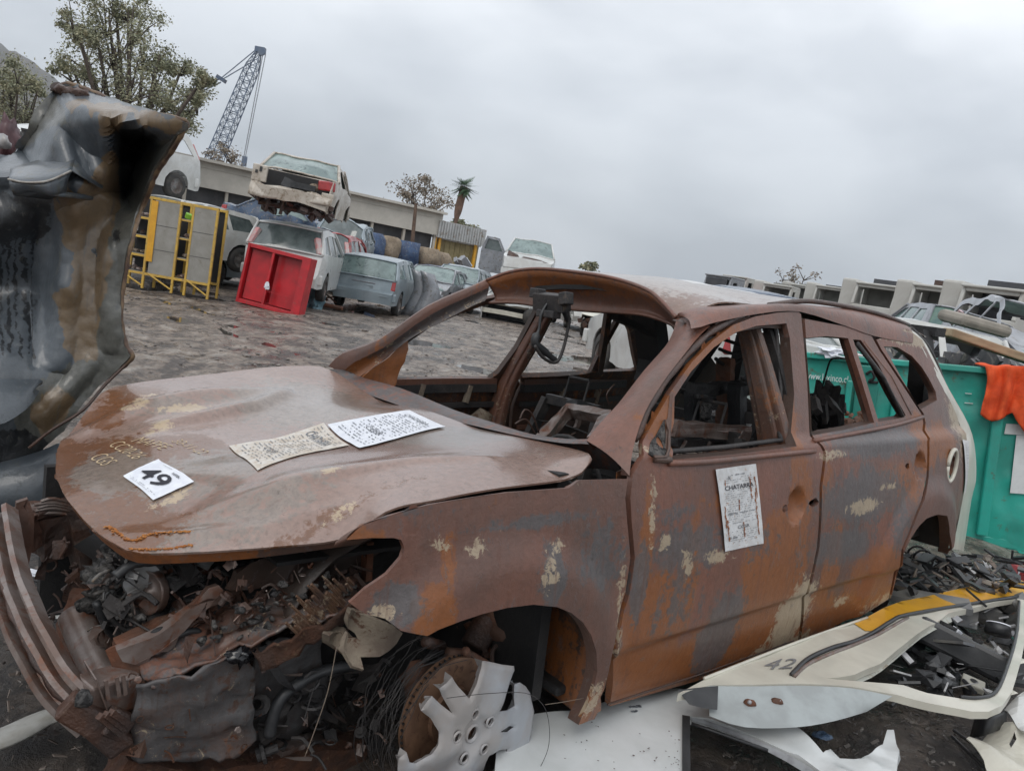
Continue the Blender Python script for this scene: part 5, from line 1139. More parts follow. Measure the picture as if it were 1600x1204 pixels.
# ================================================================== CAR BODIES
def arcpts(cx, r, z0, n=9, rev=False):
    P = [(cx + r * math.cos(a), z0 + r * math.sin(a)) for a in [math.pi * i / (n - 1) for i in range(n)]]
    return P if rev else P[::-1]
STY = {
 'wagon': dict(L=4.25, W=1.70, belt=.92, top=[(2.10, .30), (2.16, .50), (2.10, .66), (1.95, .76), (1.05, .93), ('W', 1.0, .95), (.35, 1.38), ('B', .30, 1.40), (-.6, 1.44), (-1.62, 1.38), ('R', -1.70, 1.35), (-2.00, .94), ('B', -2.02, .90), (-2.06, .62), (-2.14, .56), (-2.14, .30)], wx=(1.28, -1.28), wins=[[(.92, .95), (.28, 1.32), (.02, 1.34), (.02, .95)], [(-.06, .95), (-.06, 1.34), (-.78, 1.33), (-.86, .96)], [(-.96, .97), (-.88, 1.32), (-1.50, 1.28), (-1.74, .98)]]),
 'hatch': dict(L=4.2, W=1.76, belt=.98, top=[(2.05, .30), (2.12, .50), (2.05, .72), (1.15, 1.00), ('W', 1.1, 1.02), (.30, 1.52), ('B', .25, 1.54), (-.7, 1.60), (-1.62, 1.54), ('R', -1.70, 1.50), (-1.98, 1.05), ('B', -2.0, 1.0), (-2.10, .62), (-2.16, .5), (-2.12, .30)], wx=(1.30, -1.32), wins=[[(1.0, 1.02), (.25, 1.46), (-.02, 1.47), (-.02, 1.02)], [(-.10, 1.02), (-.10, 1.48), (-.92, 1.46), (-1.0, 1.03)], [(-1.10, 1.04), (-1.0, 1.45), (-1.52, 1.40), (-1.78, 1.06)]]),
 'sedan': dict(L=4.4, W=1.70, belt=.92, top=[(2.15, .32), (2.2, .50), (2.12, .68), (1.15, .92), ('W', 1.1, .94), (.40, 1.36), ('B', .35, 1.38), (-.4, 1.40), (-.95, 1.36), ('R', -1.0, 1.34), (-1.55, .98), ('B', -1.58, .96), (-2.10, .93), (-2.18, .62), (-2.22, .55), (-2.20, .32)], wx=(1.30, -1.30), wins=[[(1.0, .94), (.35, 1.30), (.06, 1.32), (.06, .94)], [(-.02, .94), (-.02, 1.32), (-.72, 1.30), (-.86, .96)]]),
 'pickup': dict(L=5.1, W=1.78, belt=1.10, top=[(2.45, .45), (2.52, .60), (2.48, .95), (1.40, 1.12), ('W', 1.32, 1.14), (.72, 1.66), ('B', .66, 1.68), (-.5, 1.70), ('R', -.58, 1.68), (-.78, 1.16), ('B', -.80, 1.12), (-.82, 1.08), (-2.55, 1.06), (-2.56, .50)], wx=(1.62, -1.45), wins=[[(1.22, 1.14), (.68, 1.60), (.26, 1.62), (.26, 1.14)], [(.18, 1.14), (.18, 1.62), (-.50, 1.62), (-.62, 1.15)]]),
}
def make_car(name, label, style, paint, loc, head, z=0.0, glass=glassM, roll=0.0, pitch=0.0, group=None, open_rear=False, no_glass=(), wheels=(1, 1, 1, 1), crush=0.0, front_off=False, lights=True, seed=0, cat='car', wr=.30, win_open=False, dirt=None):
    st = STY[style]; W2 = st['W'] / 2; belt = st['belt']; rr = random.Random(seed); hl = st['L'] / 2
    mat = Matrix.Translation(Vector(loc) + Vector((0, 0, z))) @ Matrix.Rotation(head, 4, 'Z') @ Matrix.Rotation(pitch, 4, 'Y') @ Matrix.Rotation(roll, 4, 'X')
    t = thing(name, label, cat, group=group, mat=mat)
    segs = []; kind = 'B'; pts = []
    for p in st['top']:
        if isinstance(p[0], str): kind = p[0]; pts.append((p[1], p[2], kind))
        else: pts.append((p[0], p[1], kind))
    def wf_(x, z_):
        y = W2 * (1 - .035 * sm(.7, .3, z_))
        if z_ > belt: y -= (z_ - belt) * .36
        e_ = max(0, abs(x) - (hl - .55)) / .55; y -= .10 * e_ ** 2
        return y
    def dent(v):
        if crush:
            v = v + Vector((noise.noise(v * 2.5 + Vector((seed, 0, 0))), noise.noise(v * 2.5 + Vector((0, seed, 5))) * .6, noise.noise(v * 2.5 + Vector((3, 0, seed))))) * crush
        return v
    # dense profile
    prof = []
    for i in range(len(pts) - 1):
        (x1, z1, k1), (x2, z2, k2) = pts[i], pts[i + 1]; n = max(1, int(math.hypot(x2 - x1, z2 - z1) / .22))
        for j in range(n): prof.append((x1 + (x2 - x1) * j / n, z1 + (z2 - z1) * j / n, k1))
    prof.append(pts[-1])
    # strips across
    NY = 10; B = MB(); G = {}
    for i in range(len(prof) - 1):
        (x1, z1, k), (x2, z2, _) = prof[i], prof[i + 1]
        if front_off and x2 > hl - .55 and z1 < .9: continue
        skip = open_rear and x2 < -hl + .75 and k == 'B' and z1 > .60 and (style != 'sedan' or x1 < -1.50)
        tgt = B if k == 'B' else G.setdefault(k, MB())
        if skip: continue
        vs = []
        for x, z_ in ((x1, z1), (x2, z2)):
            y = wf_(x, z_)
            for j in range(NY + 1):
                s = -1 + 2 * j / NY; bowx = math.copysign(1, x) * .10 * (1 - s * s) * sm(.8, 1.8, abs(x)); crown = .03 * (1 - s * s) * (1 if z_ > belt else .6)
                if k != 'B': bowx += (.05 if k == 'W' else -.04) * (1 - s * s)
                vs.append(dent(Vector((x + bowx, s * y, z_ + crown))))
        m_ = NY + 1; tgt.add(vs, [(j, j + 1, m_ + j + 1, m_ + j) for j in range(NY)])
    # sides
    bot = [(-hl + .08, .30)] ; outl = [(p[0], p[1]) for p in prof]
    low = [(-hl + .10, .28)] + arcpts(st['wx'][1], wr + .07, .30) + [(st['wx'][1] + wr + .07, .24), (st['wx'][0] - wr - .07, .24)] + arcpts(st['wx'][0], wr + .07, .30) + [(hl - .1, .28)]
    if front_off: outl = [p for p in outl if not (p[0] > hl - .55 and p[1] < .9)]
    poly = outl + low
    V, F = tri2d(poly, st['wins'], .13)
    for s in (1, -1):
        B.add([dent(Vector((v.x, s * (wf_(v.x, v.y)), v.y))) for v in V], [tuple(f) if s < 0 else tuple(reversed(f)) for f in F])
    bo = B.build('body', paint, t, True); md = bo.modifiers.new('t', 'SOLIDIFY'); md.thickness = .02; md.offset = -1; es = bo.modifiers.new('e', 'EDGE_SPLIT'); es.split_angle = R(32)
    for k, g_ in G.items():
        if k in no_glass: continue
        nm = 'windshield' if k == 'W' else 'rear_window'
        # frame the pane: body-coloured border strips
        o = g_.build(nm, glass, t, True)
        fr = MB(); vv = g_.v; nrow = NY + 1; rows = [vv[0:nrow]] + [vv[i * 2 * nrow + nrow:(i + 1) * 2 * nrow] for i in range(len(vv) // (2 * nrow))]
        up_ = Vector((0, 0, .006)) + Vector((.01 if k == 'W' else -.01, 0, 0))
        for row in (rows[0], rows[-1]): fr.tube([Vector(q) + up_ for q in row], .022, 5)
        for c_ in (0, NY): fr.tube([Vector(r_[c_]) + up_ for r_ in rows], .035, 5)
        fr.build('pane_frame', paint, o, True)
    for s in (1, -1):
        for wq in st['wins']:
            if not win_open:
                V2, F2 = tri2d(wq, [], .3); me = bpy.data.meshes.new('side_window'); me.from_pydata([tuple(dent(Vector((v.x, s * (wf_(v.x, v.y) - .02), v.y)))) for v in V2], [], [tuple(f) for f in F2]); link('side_window', me, glass, t)
    # cabin floor and inside
    mi = MB(); mi.box((0, 0, .34), (hl * 1.7, W2 * 1.8, .04)); mi.box((hl * .42, 0, .62), (.1, W2 * 1.8, .6)); mi.box((-.2, .35, .75), (.15, .45, .6)); mi.box((-.2, -.35, .75), (.15, .45, .6)); mi.box((-1.1, 0, .75), (.15, W2 * 1.5, .5))
    if open_rear: mi.box((-hl + .8, 0, .55), (.9, W2 * 1.6, .03))
    mi.build('cabin', blackPl, t)
    # sills trim, bumpers
    if not front_off:
        fbm = MB(); P = [Vector((hl - .02 - .10 * abs(s) ** 3, s * (W2 - .03), .46)) for s in (-1, -.6, 0, .6, 1)]; fbm.beam(dens([dent(p) for p in P], 3), .10, .20); fbm.build('front_bumper', paint, t, bevel=.02)
    if not open_rear:
        P = [Vector((-hl + .06 + .10 * abs(s) ** 3, s * (W2 - .02), .48)) for s in (-1, -.6, 0, .6, 1)]; fbm = MB(); fbm.beam(dens(P, 3), .12, .22); fbm.build('rear_bumper', paint, t, bevel=.03)
    # wheels
    k = 0
    for wx in st['wx']:
        for s in (1, -1):
            if wheels[k]:
                y = s * (W2 - .10); mbw = MB(); mbw.lathe([(.18, .09), (wr - .02, .09), (wr, .06), (wr, -.06), (wr - .02, -.09), (.18, -.09)], (wx, y, wr), (0, s, 0), 22); ty = mbw.build('wheel', tyreM, t, True)
                mr = MB(); mr.lathe([(.0, .06), (.05, .07), (.06, .05), (.17, .03), (.185, .08)], (wx, y, wr), (0, s, 0), 22); mr.build('rim', rimM, ty, True)
            k += 1
    if lights:
        for s in (1, -1):
            if style in ('wagon', 'hatch'):
                z0, z1 = (.66, .93) if style == 'wagon' else (1.02, 1.36)
                mbl = MB(); mbl.beam([(-hl + .10, s * (wf_(-hl + .1, z0) - .06), z0), (-hl + .14 + (.0 if style == 'wagon' else .10), s * (wf_(-hl + .15, z1) - .07), z1)], .13, .10); mbl.build('rear_light', redL if style == 'wagon' else clearL, t, bevel=.02)
            elif style == 'sedan':
                if not (open_rear and s == 1):
                    mbl = MB(); mbl.beam([(-hl + .05, s * (W2 - .36), .80), (-hl + .07, s * (W2 - .16), .82), (-hl + .22, s * (W2 - .05), .83)], .10, .20); mbl.build('rear_light', redL, t, bevel=.03)
            if not front_off:
                mbl = MB(); mbl.blob((hl - .16, s * (W2 - .22), .70 if style != 'pickup' else .86), (.10, .17, .08), .05, 2, 1); mbl.build('headlight', clearL if 0 else glassG, t, True)
    t['body_len'] = st['L']; del t['body_len']
    return t, wf_
U_ = lambda deg: R(deg)

# -------- silver wagon seen from behind
q = at(568, 460, 19.9)
w1, wfn = make_car('silver_wagon', 'silver blue estate car seen from behind, muddy and without number plate', 'wagon', silverP, (q.x, q.y + 2.1, 0), U_(89), glass=glassG, pitch=R(-1))
mb = MB(); mb.beam([(-2.13, -.30, .78), (-2.15, 0, .78), (-2.13, .30, .78)], .02, .03); mb.build('plate_trim', greyP, w1, bevel=.004)
mb = MB(); mb.tube([(-2.12, .02, .92), (-2.06, .02, .99), (-2.10, .28, .96)], .014, 5); mb.lathe([(0, .02), (.03, .02), (.04, 0)], (-2.12, .02, .92), (-1, 0, 0), 12); mb.build('rear_wiper', blackPl, w1)
mb = MB(); mb.box((-2.145, 0, .66), (.01, .52, .13)); mb.box((-2.20, 0, .50), (.02, 1.3, .02)); mb.build('plate_recess', silverP, w1, bevel=.004)
# -------- white hatchback under the beige saloon
q = at(428, 400, 16.9)
w2, _ = make_car('white_hatchback', 'dirty white people carrier standing behind the red cabinet, carrying a stripped saloon', 'hatch', whiteP, (q.x - .05, q.y + 2.15, 0), U_(96), z=.2, glass=glassM, seed=2, wheels=(1, 1, 0, 1))
w3, _ = make_car('stripped_saloon', 'stripped beige white saloon with open boot stacked on the white people carrier', 'sedan', beigeP, (q.x - .05, q.y + 1.9, 0), U_(98), z=1.86, glass=glassG, open_rear=True, seed=3, wheels=(0, 0, 0, 0), crush=.05, roll=R(2), pitch=R(0), win_open=True)
mb = MB()
for i in range(30): mb.box((-2.0 + random.uniform(-.1, .5), random.uniform(-.8, .8), random.uniform(.12, .42)), (random.uniform(.05, .25), random.uniform(.04, .3), random.uniform(.03, .16)), (random.random(), random.random(), random.random()))
for y in (-.5, .15, .45): mb.tube([(-2.0, y, .42), (-1.95, y + .05, .05)], .035, 6)
mb.tube([(-1.8, -.7, .22), (-1.8, .7, .22)], .06, 8); mb.build('underbody', darkrust, w3)
mb = MB(); mb.strip([Vector((-2.16, y, .60 + .03 * math.sin(y * 9))) for y in (-.84, -.4, 0, .4, .84)], [Vector((-2.24 + .04 * math.sin(y * 7), y, .36 + .05 * math.sin(y * 13))) for y in (-.84, -.4, 0, .4, .84)], 5, (-.03, 0, 0))
mb.v = [tuple(Vector(v) + Vector((noise.noise(Vector(v) * 5), 0, noise.noise(Vector(v) * 6))) * .045) for v in mb.v]; mb.build('rear_panel', beigeP, w3, True).modifiers.new('t', 'SOLIDIFY').thickness = .02
mb = MB(); mb.box((-2.14, .70, .78), (.10, .30, .34)); mb.box((-2.15, -.72, .62), (.08, .26, .10)); mb.box((-1.62, 0, .93), (.12, 1.3, .05)); o = mb.build('boot_frame', beigeP, w3, bevel=.02)
mb = MB(); mb.box((-2.20, .68, .86), (.01, .05, .10)); mb.box((-2.20, .76, .80), (.01, .05, .06)); mb.box((-2.05, -.2, .70), (.3, .5, .12)); mb.box((-2.0, .1, .66), (.3, .3, .2), (.3, .2, .1)); mb.build('lamp_and_boot_shade', blackPl, w3)  # black boxes stand in for the shade of lamp holes and boot
mb = MB(); mb.box((-1.72, 0, .76), (.04, 1.3, .34)); mb.box((-1.9, 0, .60), (.5, 1.3, .03)); mb.build('boot_shade_backing', sootShadeM, w3)  # black backing put in to paint the shade inside the open boot
mb = MB(); mb.blob((-2.10, -.40, .74), (.06, .12, .07), .4, 2, 3); mb.build('boot_bracket', mudM, w3)
for x in (-1.9, -.3):
    pass
# -------- cars to the left
w4, _ = make_car('white_body_shell', 'gutted white car shell stacked behind the yellow shelving', 'hatch', whiteP, (at(150, 250, 17.6).x, at(150, 250, 17.6).y + .3, 0), U_(248), z=1.9, seed=5, wheels=(1, 1, 1, 1), win_open=True, no_glass=('W', 'R'), crush=.02)
w5, _ = make_car('pale_car', 'pale car beneath the gutted white shell, behind the yellow shelving', 'wagon', whiteP, (at(285, 250, 18.2).x, at(285, 250, 18.2).y, 0), U_(240), z=.45, seed=6)
w6, _ = make_car('pale_grey_hatchback', 'pale grey hatchback standing between the yellow shelving and the people carrier', 'hatch', silverP, (at(352, 380, 21).x, at(352, 380, 21).y, 0), U_(75), seed=7, glass=glassG, front_off=False, crush=.04)
w7, _ = make_car('dark_blue_wreck', 'crumpled blue grey wreck piled up behind the yellow shelving', 'sedan', blueP, (-9.6, 30.5, 0), U_(15), z=1.35, seed=8, crush=.14, glass=glassG)
w8, _ = make_car('grey_wreck', 'grey wreck at the bottom of the pile left of the stripped saloon', 'hatch', greyP, (-9.6, 30.5, 0), U_(195), z=.0, seed=9, crush=.1)
w9, _ = make_car('crashed_red_car', 'crashed red car between the people carrier and the silver estate', 'hatch', redC, (at(505, 390, 25).x, 27, 0), U_(92), z=.3, seed=10, crush=.12)
w10, _ = make_car('blue_grey_wreck', 'upended blue grey wreck leaning beside the stripped saloon', 'wagon', silverP, (at(512, 380, 27).x, 29.5, 0), U_(95), z=1.0, seed=11, crush=.16, roll=R(8))
# right of the wagon
w11, _ = make_car('silver_saloon', 'silver saloon half hidden behind the silver blue estate', 'sedan', greyP, (-3.2, 27.8, 0), U_(262), seed=12, crush=.05, glass=glassG)
w12, _ = make_car('stripped_front_car', 'silver blue car with its whole front end stripped away', 'hatch', silverP, (-2.55, 29.8, 0), U_(262), seed=13, front_off=True, crush=.05, glass=glassG)
mb = MB()
for i in range(5): mb.tube([(1.6 + .05 * i, -.8, .30 + i * .13), (1.75, 0, .32 + i * .13), (1.6, .8, .30 + i * .13)], .03, 6)
mb.box((1.5, 0, .55), (.1, 1.1, .5)); 
for i in range(20): mb.box((1.5 + random.uniform(-.2, .25), random.uniform(-.8, .8), random.uniform(.3, .95)), (.12, .16, .14), (random.random(), random.random(), 0))
mb.build('front_structure', blackM, w12)
mb = MB(); mb.strip([Vector((0, 0, 0)), Vector((.25, .05, .7)), Vector((.1, 0, 1.25))], [Vector((.55, .1, 0)), Vector((.75, .1, .6)), Vector((.5, .1, 1.2))], 4, (0, -.12, 0)); P0 = gp(625, 490)
for i, dx in enumerate((0, .28)):
    mb2 = MB(); mb2.v = [(v[0] + P0.x + dx, v[1] + P0.y - .2 * i, v[2]) for v in mb.v]; mb2.f = mb.f; mb2.mi = mb.mi; o = mb2.build('loose_fender', greyP, None, True); o.modifiers.new('t', 'SOLIDIFY').thickness = .02
    tag(o, ['grey fender standing upright against the silver blue estate, nearest the estate', 'pale grey fender standing upright, the one further from the silver blue estate'][i], 'fender')
# far stack of the white pickup
PX = at(800, 470, 28.5)
w13, _ = make_car('white_pickup', 'white pickup cab seen from the front on top of another wreck, door swung open', 'pickup', whiteP, (PX.x + .4, PX.y + 1.5, 0), U_(268), z=1.25, seed=14, crush=.03, glass=glassG, win_open=False)
mb = MB(); dr = [(0, .35), (0, 1.08), (.30, 1.55), (.80, 1.58), (.95, 1.1), (.95, .4), (.5, .3)]
hl_ = [(.10, 1.10), (.34, 1.48), (.74, 1.50), (.84, 1.12)]
pd = panel('open_door', dr, [hl_], lambda a, b: Vector((1.25 - a * .25, -.88 - a * .95, b)), .2, greyP, w13, .05)
V2, F2 = tri2d(hl_, [], .3); me = bpy.data.meshes.new('door_window'); me.from_pydata([(1.25 - v.x * .25, -.90 - v.x * .95, v.y) for v in V2], [], [tuple(f) for f in F2]); link('door_window', me, glassM, pd)
mb = MB(); mb.blob((2.2, -.5, .8), (.2, .3, .3), .4, 2, 3); mb.blob((2.3, .2, .95), (.2, .5, .08), .4, 2, 3); mb.build('exposed_front', darkrust, w13, True)
w14, _ = make_car('white_front_wreck', 'low white wreck without front beneath the raised white pickup', 'pickup', whiteP, (PX.x + .1, PX.y + 1.2, 0), U_(264), z=-.35, seed=15, front_off=True, crush=.08)
mb = MB(); mb.beam([(2.3, -.85, .62), (2.4, 0, .64), (2.3, .85, .62)], .08, .16); mb.beam([(2.1, -.8, .9), (2.1, .8, .9)], .06, .10); mb.beam([(2.3, .7, .6), (1.7, .75, .8)], .08, .08); mb.beam([(2.3, -.7, .6), (1.7, -.75, .8)], .08, .08); mb.build('front_structure', creamP, w14, bevel=.01)
mb = MB(); mb.lathe([(0, .1), (.3, .1), (.3, -.1), (0, -.1)], (2.5, .95, .65), (.8, .5, 0), 18); mb.build('wheel', tyreM, w14, True)
# row seen through the windshield opening
for i, (u, v, sty, p_, hd_, lab, fo) in enumerate([(900, 500, 'hatch', whiteP, 280, 'white hatchback with blackened bumper in the far row', False), (955, 520, 'sedan', creamP, 255, 'cream white car with torn front in the far row', True), (1003, 540, 'hatch', whiteP, 250, 'dirty white car with stripped engine bay at the right end of the far row', True), (1050, 520, 'hatch', redC, 300, 'red car glimpsed behind the pillar of the burnt car', False)]):
    p = gp(u, v + 16); c_, _ = make_car('parked_wreck', lab, sty, p_, (p.x + .2, p.y + 2.2, 0), U_(hd_), seed=20 + i, crush=.06, front_off=fo, glass=glassG, group='wrecks in the far row')
    if fo:
        mb = MB()
        for k in range(26): mb.box((1.6 + random.uniform(-.3, .5), random.uniform(-.8, .8), random.uniform(.25, .75)), (random.uniform(.06, .2), random.uniform(.06, .25), random.uniform(.05, .2)), (random.random(), random.random(), 0))
        mb.build('exposed_engine', darkrust, c_)
p = gp(922, 515); mb = MB(); mb.lathe([(.12, .1), (.30, .1), (.33, .05), (.33, -.05), (.30, -.1), (.12, -.1)], (p.x - .2, p.y - .6, .33), (-.3, -1, 0), 22); o = mb.build('spare_tyre', tyreM, None, True); tag(o, 'loose wheel leaning against the far white hatchback', 'wheel')
MB().lathe([(0, .05), (.1, .06), (.16, .03), (.19, .09)], (p.x - .2, p.y - .6, .33), (-.3, -1, 0), 20).build('rim', rimM, o, True)
p = gp(925, 583); mb = MB(); mb.beam([(p.x - .35, p.y + .1, .03), (p.x + .3, p.y - .1, .03)], .10, .05); tag(mb.build('mud_caked_plank', clod), 'dark plank lying in the mud seen through the burnt cabin', 'plank')

# ================================================================== CABINETS
def frame_obj(o0, ex, ey, ez=Vector((0, 0, 1))):
    m = Matrix.Identity(4)
    for i, v in enumerate((ex, ey, ez)):
        for j in range(3): m[j][i] = v[j]
    m.translation = o0; return m
# yellow shelving: front face runs from left foot to right foot
fl = gp(213, 450); fr_ = gp(322, 462)
fl = Vector((-7.35, 14.9, 0)); ex = Vector((.94, .06, 0)).normalized(); ey = Vector((-ex.y, ex.x, 0))
RKO = at(222, 449, 15.6); RKO.z = 0
rk = thing('yellow_shelving', 'yellow steel shelving frame with grey boarded panels and open shelves', 'shelving', mat=frame_obj(RKO, ex, ey) @ Matrix.Diagonal((.76, 1, .9, 1)))
Hh = 1.98; Wd = 1.72; Dp = .55
mb = MB()
fx = [.0, .16, .78, 1.10, 1.72]
posts = [(0.0, 0), (.74, 0), (1.06, 0), (1.66, 0), (0, Dp), (.74, Dp), (1.06, Dp), (1.66, Dp)]
for x, y in posts: MB().box((x, y, Hh / 2), (.055, .055, Hh)).build('post', rackY, rk, bevel=.004)
for z in (.32, Hh - .03): 
    MB().box((.83, -.002, z), (1.715, .045, .055)).build('rail', rackY, rk, bevel=.004); MB().box((.83, Dp, z), (1.715, .045, .055)).build('rail', rackY, rk, bevel=.004)
MB().box((.10, -.035, 1.25), (.16, .012, 1.30)).build('yellow_strip', yellowP, rk)
for x0, x1 in ((.10, .71), (1.09, 1.63)):
    bd = MB().box(((x0 + x1) / 2, -.012, (.35 + Hh - .06) / 2), (x1 - x0, .012, Hh - .41)).build('grey_board', boardM, rk)
    for k in (1, 2): MB().box(((x0 + x1) / 2, -.020, .35 + (Hh - .41) * k / 3), (x1 - x0 - .02, .004, .008)).build('board_joint', blackPl, bd)
    MB().tube([(x0, -.02, .34), (x1, -.02, .08)], .02, 4).build('brace', rackY, rk)
for z in (.34, .78, 1.22, 1.62):
    sh = MB().box((.90, Dp / 2, z), (.36, Dp - .04, .02)).build('shelf', boardM, rk); MB().box((.90, .02, z - .02), (.32, .02, .035)).build('shelf_lip', rackY, rk)
# side bay to the left (open shelves at an angle)
for z in (.34, .72, 1.12, 1.52):
    MB().box((-.33, Dp / 2, z), (.62, Dp - .05, .02)).build('shelf', boardM, rk); MB().box((-.33, .03, z - .02), (.62, .025, .05)).build('shelf_lip', rackY, rk)
for y in (0, Dp): MB().box((-.66, y, Hh / 2), (.055, .055, Hh)).build('post', rackY, rk)
MB().box((-.33, -.002, Hh - .03), (.66, .045, .055)).build('rail', rackY, rk); MB().tube([(-.66, 0, .32), (0, 0, .05)], .02, 4).build('brace', rackY, rk)
MB().box((.52, Dp + .03, 1.15), (2.2, .01, 1.6)).build('back_panel', sootShadeM, rk)
rr = random.Random(4)
for x0, x1, zs in ((-.6, -.08, (.35, .73, 1.13, 1.53)), (.78, 1.02, (.35, .79, 1.23))):
    for z in zs:
        mb = MB()
        for k in range(9): mb.blob((rr.uniform(x0 + .06, x1 - .06), rr.uniform(.1, .45), z + .05), (rr.uniform(.03, .07), .05, rr.uniform(.02, .06)), .4, 1, 3, seed=k)
        o = mb.build('small_car_parts', [steelR, mudM, darkrust][int(z * 10) % 3]); o.matrix_world = rk.matrix_world
        tag(o, 'small rusty parts on the %s shelf, %s bay of the yellow shelving' % ({.35: 'bottom', .73: 'second', .79: 'middle', 1.13: 'third', 1.23: 'third', 1.53: 'top'}[z], 'left' if x0 < 0 else 'right'), 'car parts')
o = MB().box((.90, .12, 1.70), (.18, .12, .12), (.3, .2, .5)).build('lime_pack', limeM, bevel=.02); o.matrix_world = rk.matrix_world; tag(o, 'crumpled lime green pack on the top shelf of the yellow shelving', 'pack')
# red cabinet
f0 = gp(368, 466); f1 = gp(446, 489); 
rw = .92; ex = Vector((math.cos(R(-6)), math.sin(R(-6)), 0)); ey = Vector((-ex.y, ex.x, 0)); 
pos = at(368, 466, 16.2); pos.z = .02
rc = thing('red_cabinet', 'bright red open steel cabinet standing in front of the white people carrier', 'cabinet', mat=frame_obj(pos, ex, ey) @ Matrix.Rotation(R(4), 4, 'Y') @ Matrix.Rotation(R(-3), 4, 'X'))
Wr, Hr, Dr = 1.36, 1.22, .34; t_ = .05
mb = MB(); mb.box((Wr / 2, Dr, Hr / 2), (Wr - .01, .02, Hr - .01)); mb.box((t_ / 2, Dr / 2, Hr / 2), (t_, Dr, Hr)); mb.box((Wr - .09, Dr / 2, Hr / 2), (.18, Dr, Hr)); mb.box((Wr / 2, Dr / 2, .04), (Wr - .1, Dr - .01, .08)); mb.box((Wr / 2, Dr / 2, Hr - .04), (Wr - .1, Dr - .01, .08)); mb.build('carcass', redP, rc, bevel=.006)
MB().box((.56, .04, Hr / 2), (.05, .05, Hr - .15)).build('centre_post', redP, rc, bevel=.004)
MB().box((.30, .16, Hr / 2), (.46, .012, Hr - .2), (0, 0, .15)).build('door_leaf', redP, rc); MB().box((.86, .22, Hr / 2), (.54, .012, Hr - .2), (0, 0, -.12)).build('door_leaf', redP, rc)
MB().blob((.58, -.0, .46), (.05, .02, .07), .5, 2, 3).build('torn_label', paperM, rc)
MB().box((.86, .02, Hr / 2 - .25), (.5, .01, .012)).build('seam', redP, rc)
# blue sheeting and clutter between cabinet and wagon
def crumple(nm, c, r, m, lab, cat, am=.5, sub=3, seed=0):
    o = MB().blob(c, r, am, sub, 2.2, seed=seed).build(nm, m, None, False); return tag(o, lab, cat)
p = gp(485, 480); crumple('crumpled_sheeting', (p.x, p.y, .18), (.28, .2, .30), paleblueT, 'crumpled pale blue sheeting on the mud beside the red cabinet', 'sheeting', .5, 3, 3)
p = gp(497, 474); mb = MB(); 
for i in range(7): mb.tube(dens([Vector((p.x + random.uniform(-.5, .5), p.y + .3, random.uniform(.02, .5))) for _ in range(3)], 4), .022, 6)
tag(mb.build('tangled_pipes', rustM), 'tangle of rusty pipes and hoses between red cabinet and silver estate', 'pipes')
p = gp(520, 482); tag(MB().tube([(p.x - .35, p.y, .05), (p.x + .25, p.y - .1, .05)], .05, 8).build('rusty_pipe', rustM), 'short rusty pipe lying in the mud by the silver estate', 'pipe')
p = gp(350, 440); tag(MB().box((p.x, p.y, .03), (1.9, .10, .05), (0, 0, -.5)).build('white_batten', whiteP), 'white batten lying on the ground behind the red cabinet', 'batten')

# ================================================================== BUILDING
def wallbox(mb, a, b, z0, z1, th, mi=0):
    a = Vector((a[0], a[1], 0)); b = Vector((b[0], b[1], 0)); d = (b - a); L_ = d.length; c = (a + b) / 2 + Vector((0, 0, (z0 + z1) / 2)); mb.box(c, (L_, th, z1 - z0), (0, 0, math.atan2(d.y, d.x)), mi)
A0 = at(330, 300, 46); A1 = at(748, 385, 56)        # near-left and far-right ends of the facade
A = Vector((A0.x, A0.y)); B = Vector((A1.x, A1.y)); dr_ = (B - A).normalized(); nrm = Vector((dr_.y, -dr_.x))
A = A - dr_ * 6
bd = thing('long_workshop', 'long low cream workshop with flat roof edge and dark open bays behind the yard', 'building', loc=(A.x, A.y, 0), rz=math.atan2(dr_.y, dr_.x))
LB = (B - A).length
M1 = LB - 3.6
mb = MB(); mb.box((M1 / 2, 5, 1.9), (M1, 9.4, 3.8)); mb.build('bay_shade_block', bayShadeM, bd)  # solid dark block stands in for the shade inside the open bays
mb = MB(); mb.box((M1 / 2, -.10, 4.25), (M1 + .6, .5, 1.5)); mb.box((M1 / 2, -.50, 5.0), (M1 + .8, .5, .14)); mb.box((M1 / 2, -.38, 4.62), (M1 - 1.0, .06, .05)); mb.box((M1 / 2, 4.6, 5.05), (M1 + .6, 9.8, .14)); mb.build('roof_fascia', fasciaM, bd)
nb = 9
for i in range(nb + 1): MB().box((M1 * i / nb, -.12, 1.75), (.16, .22, 3.5)).build('bay_post', wallM, bd)
mb = MB(); mb.box((M1 / 2, -.05, .5), (M1, .16, 1.0)); mb.build('dado_wall', wallM, bd)
mb = MB(); mb.box((LB - 1.7, 3, 3.9), (3.8, 6, .12), (.18, 0, 0));
for i in range(18): mb.box((LB - 3.5 + .2 * i, -.52, 3.95), (.09, .05, 1.15))
mb.box((LB - 1.7, -.45, 3.95), (3.7, .04, 1.15)); mb.build('shed_roof', corrM, bd)
mb = MB(); mb.box((LB - 1.7, .2, 1.7), (3.6, .10, 3.3)); 
for i in range(9): mb.box((LB - 3.4 + .41 * i, .12, 1.7), (.04, .06, 3.3))
mb.build('shed_cladding', cladY, bd)
for x in (LB - 3.5, LB - 3.15, LB - .3): MB().box((x, -.1, 1.7), (.18, .18, 3.4)).build('yellow_post', yellowP, bd)
# leaning pole
p0 = at(641, 412, 44); p1 = at(650, 318, 44); o = MB().tube([(p0.x, p0.y, 0), p0, p1], [.13, .12, .09], 8).build('timber_pole', poleM); tag(o, 'brown timber pole standing in front of the cream workshop', 'pole')
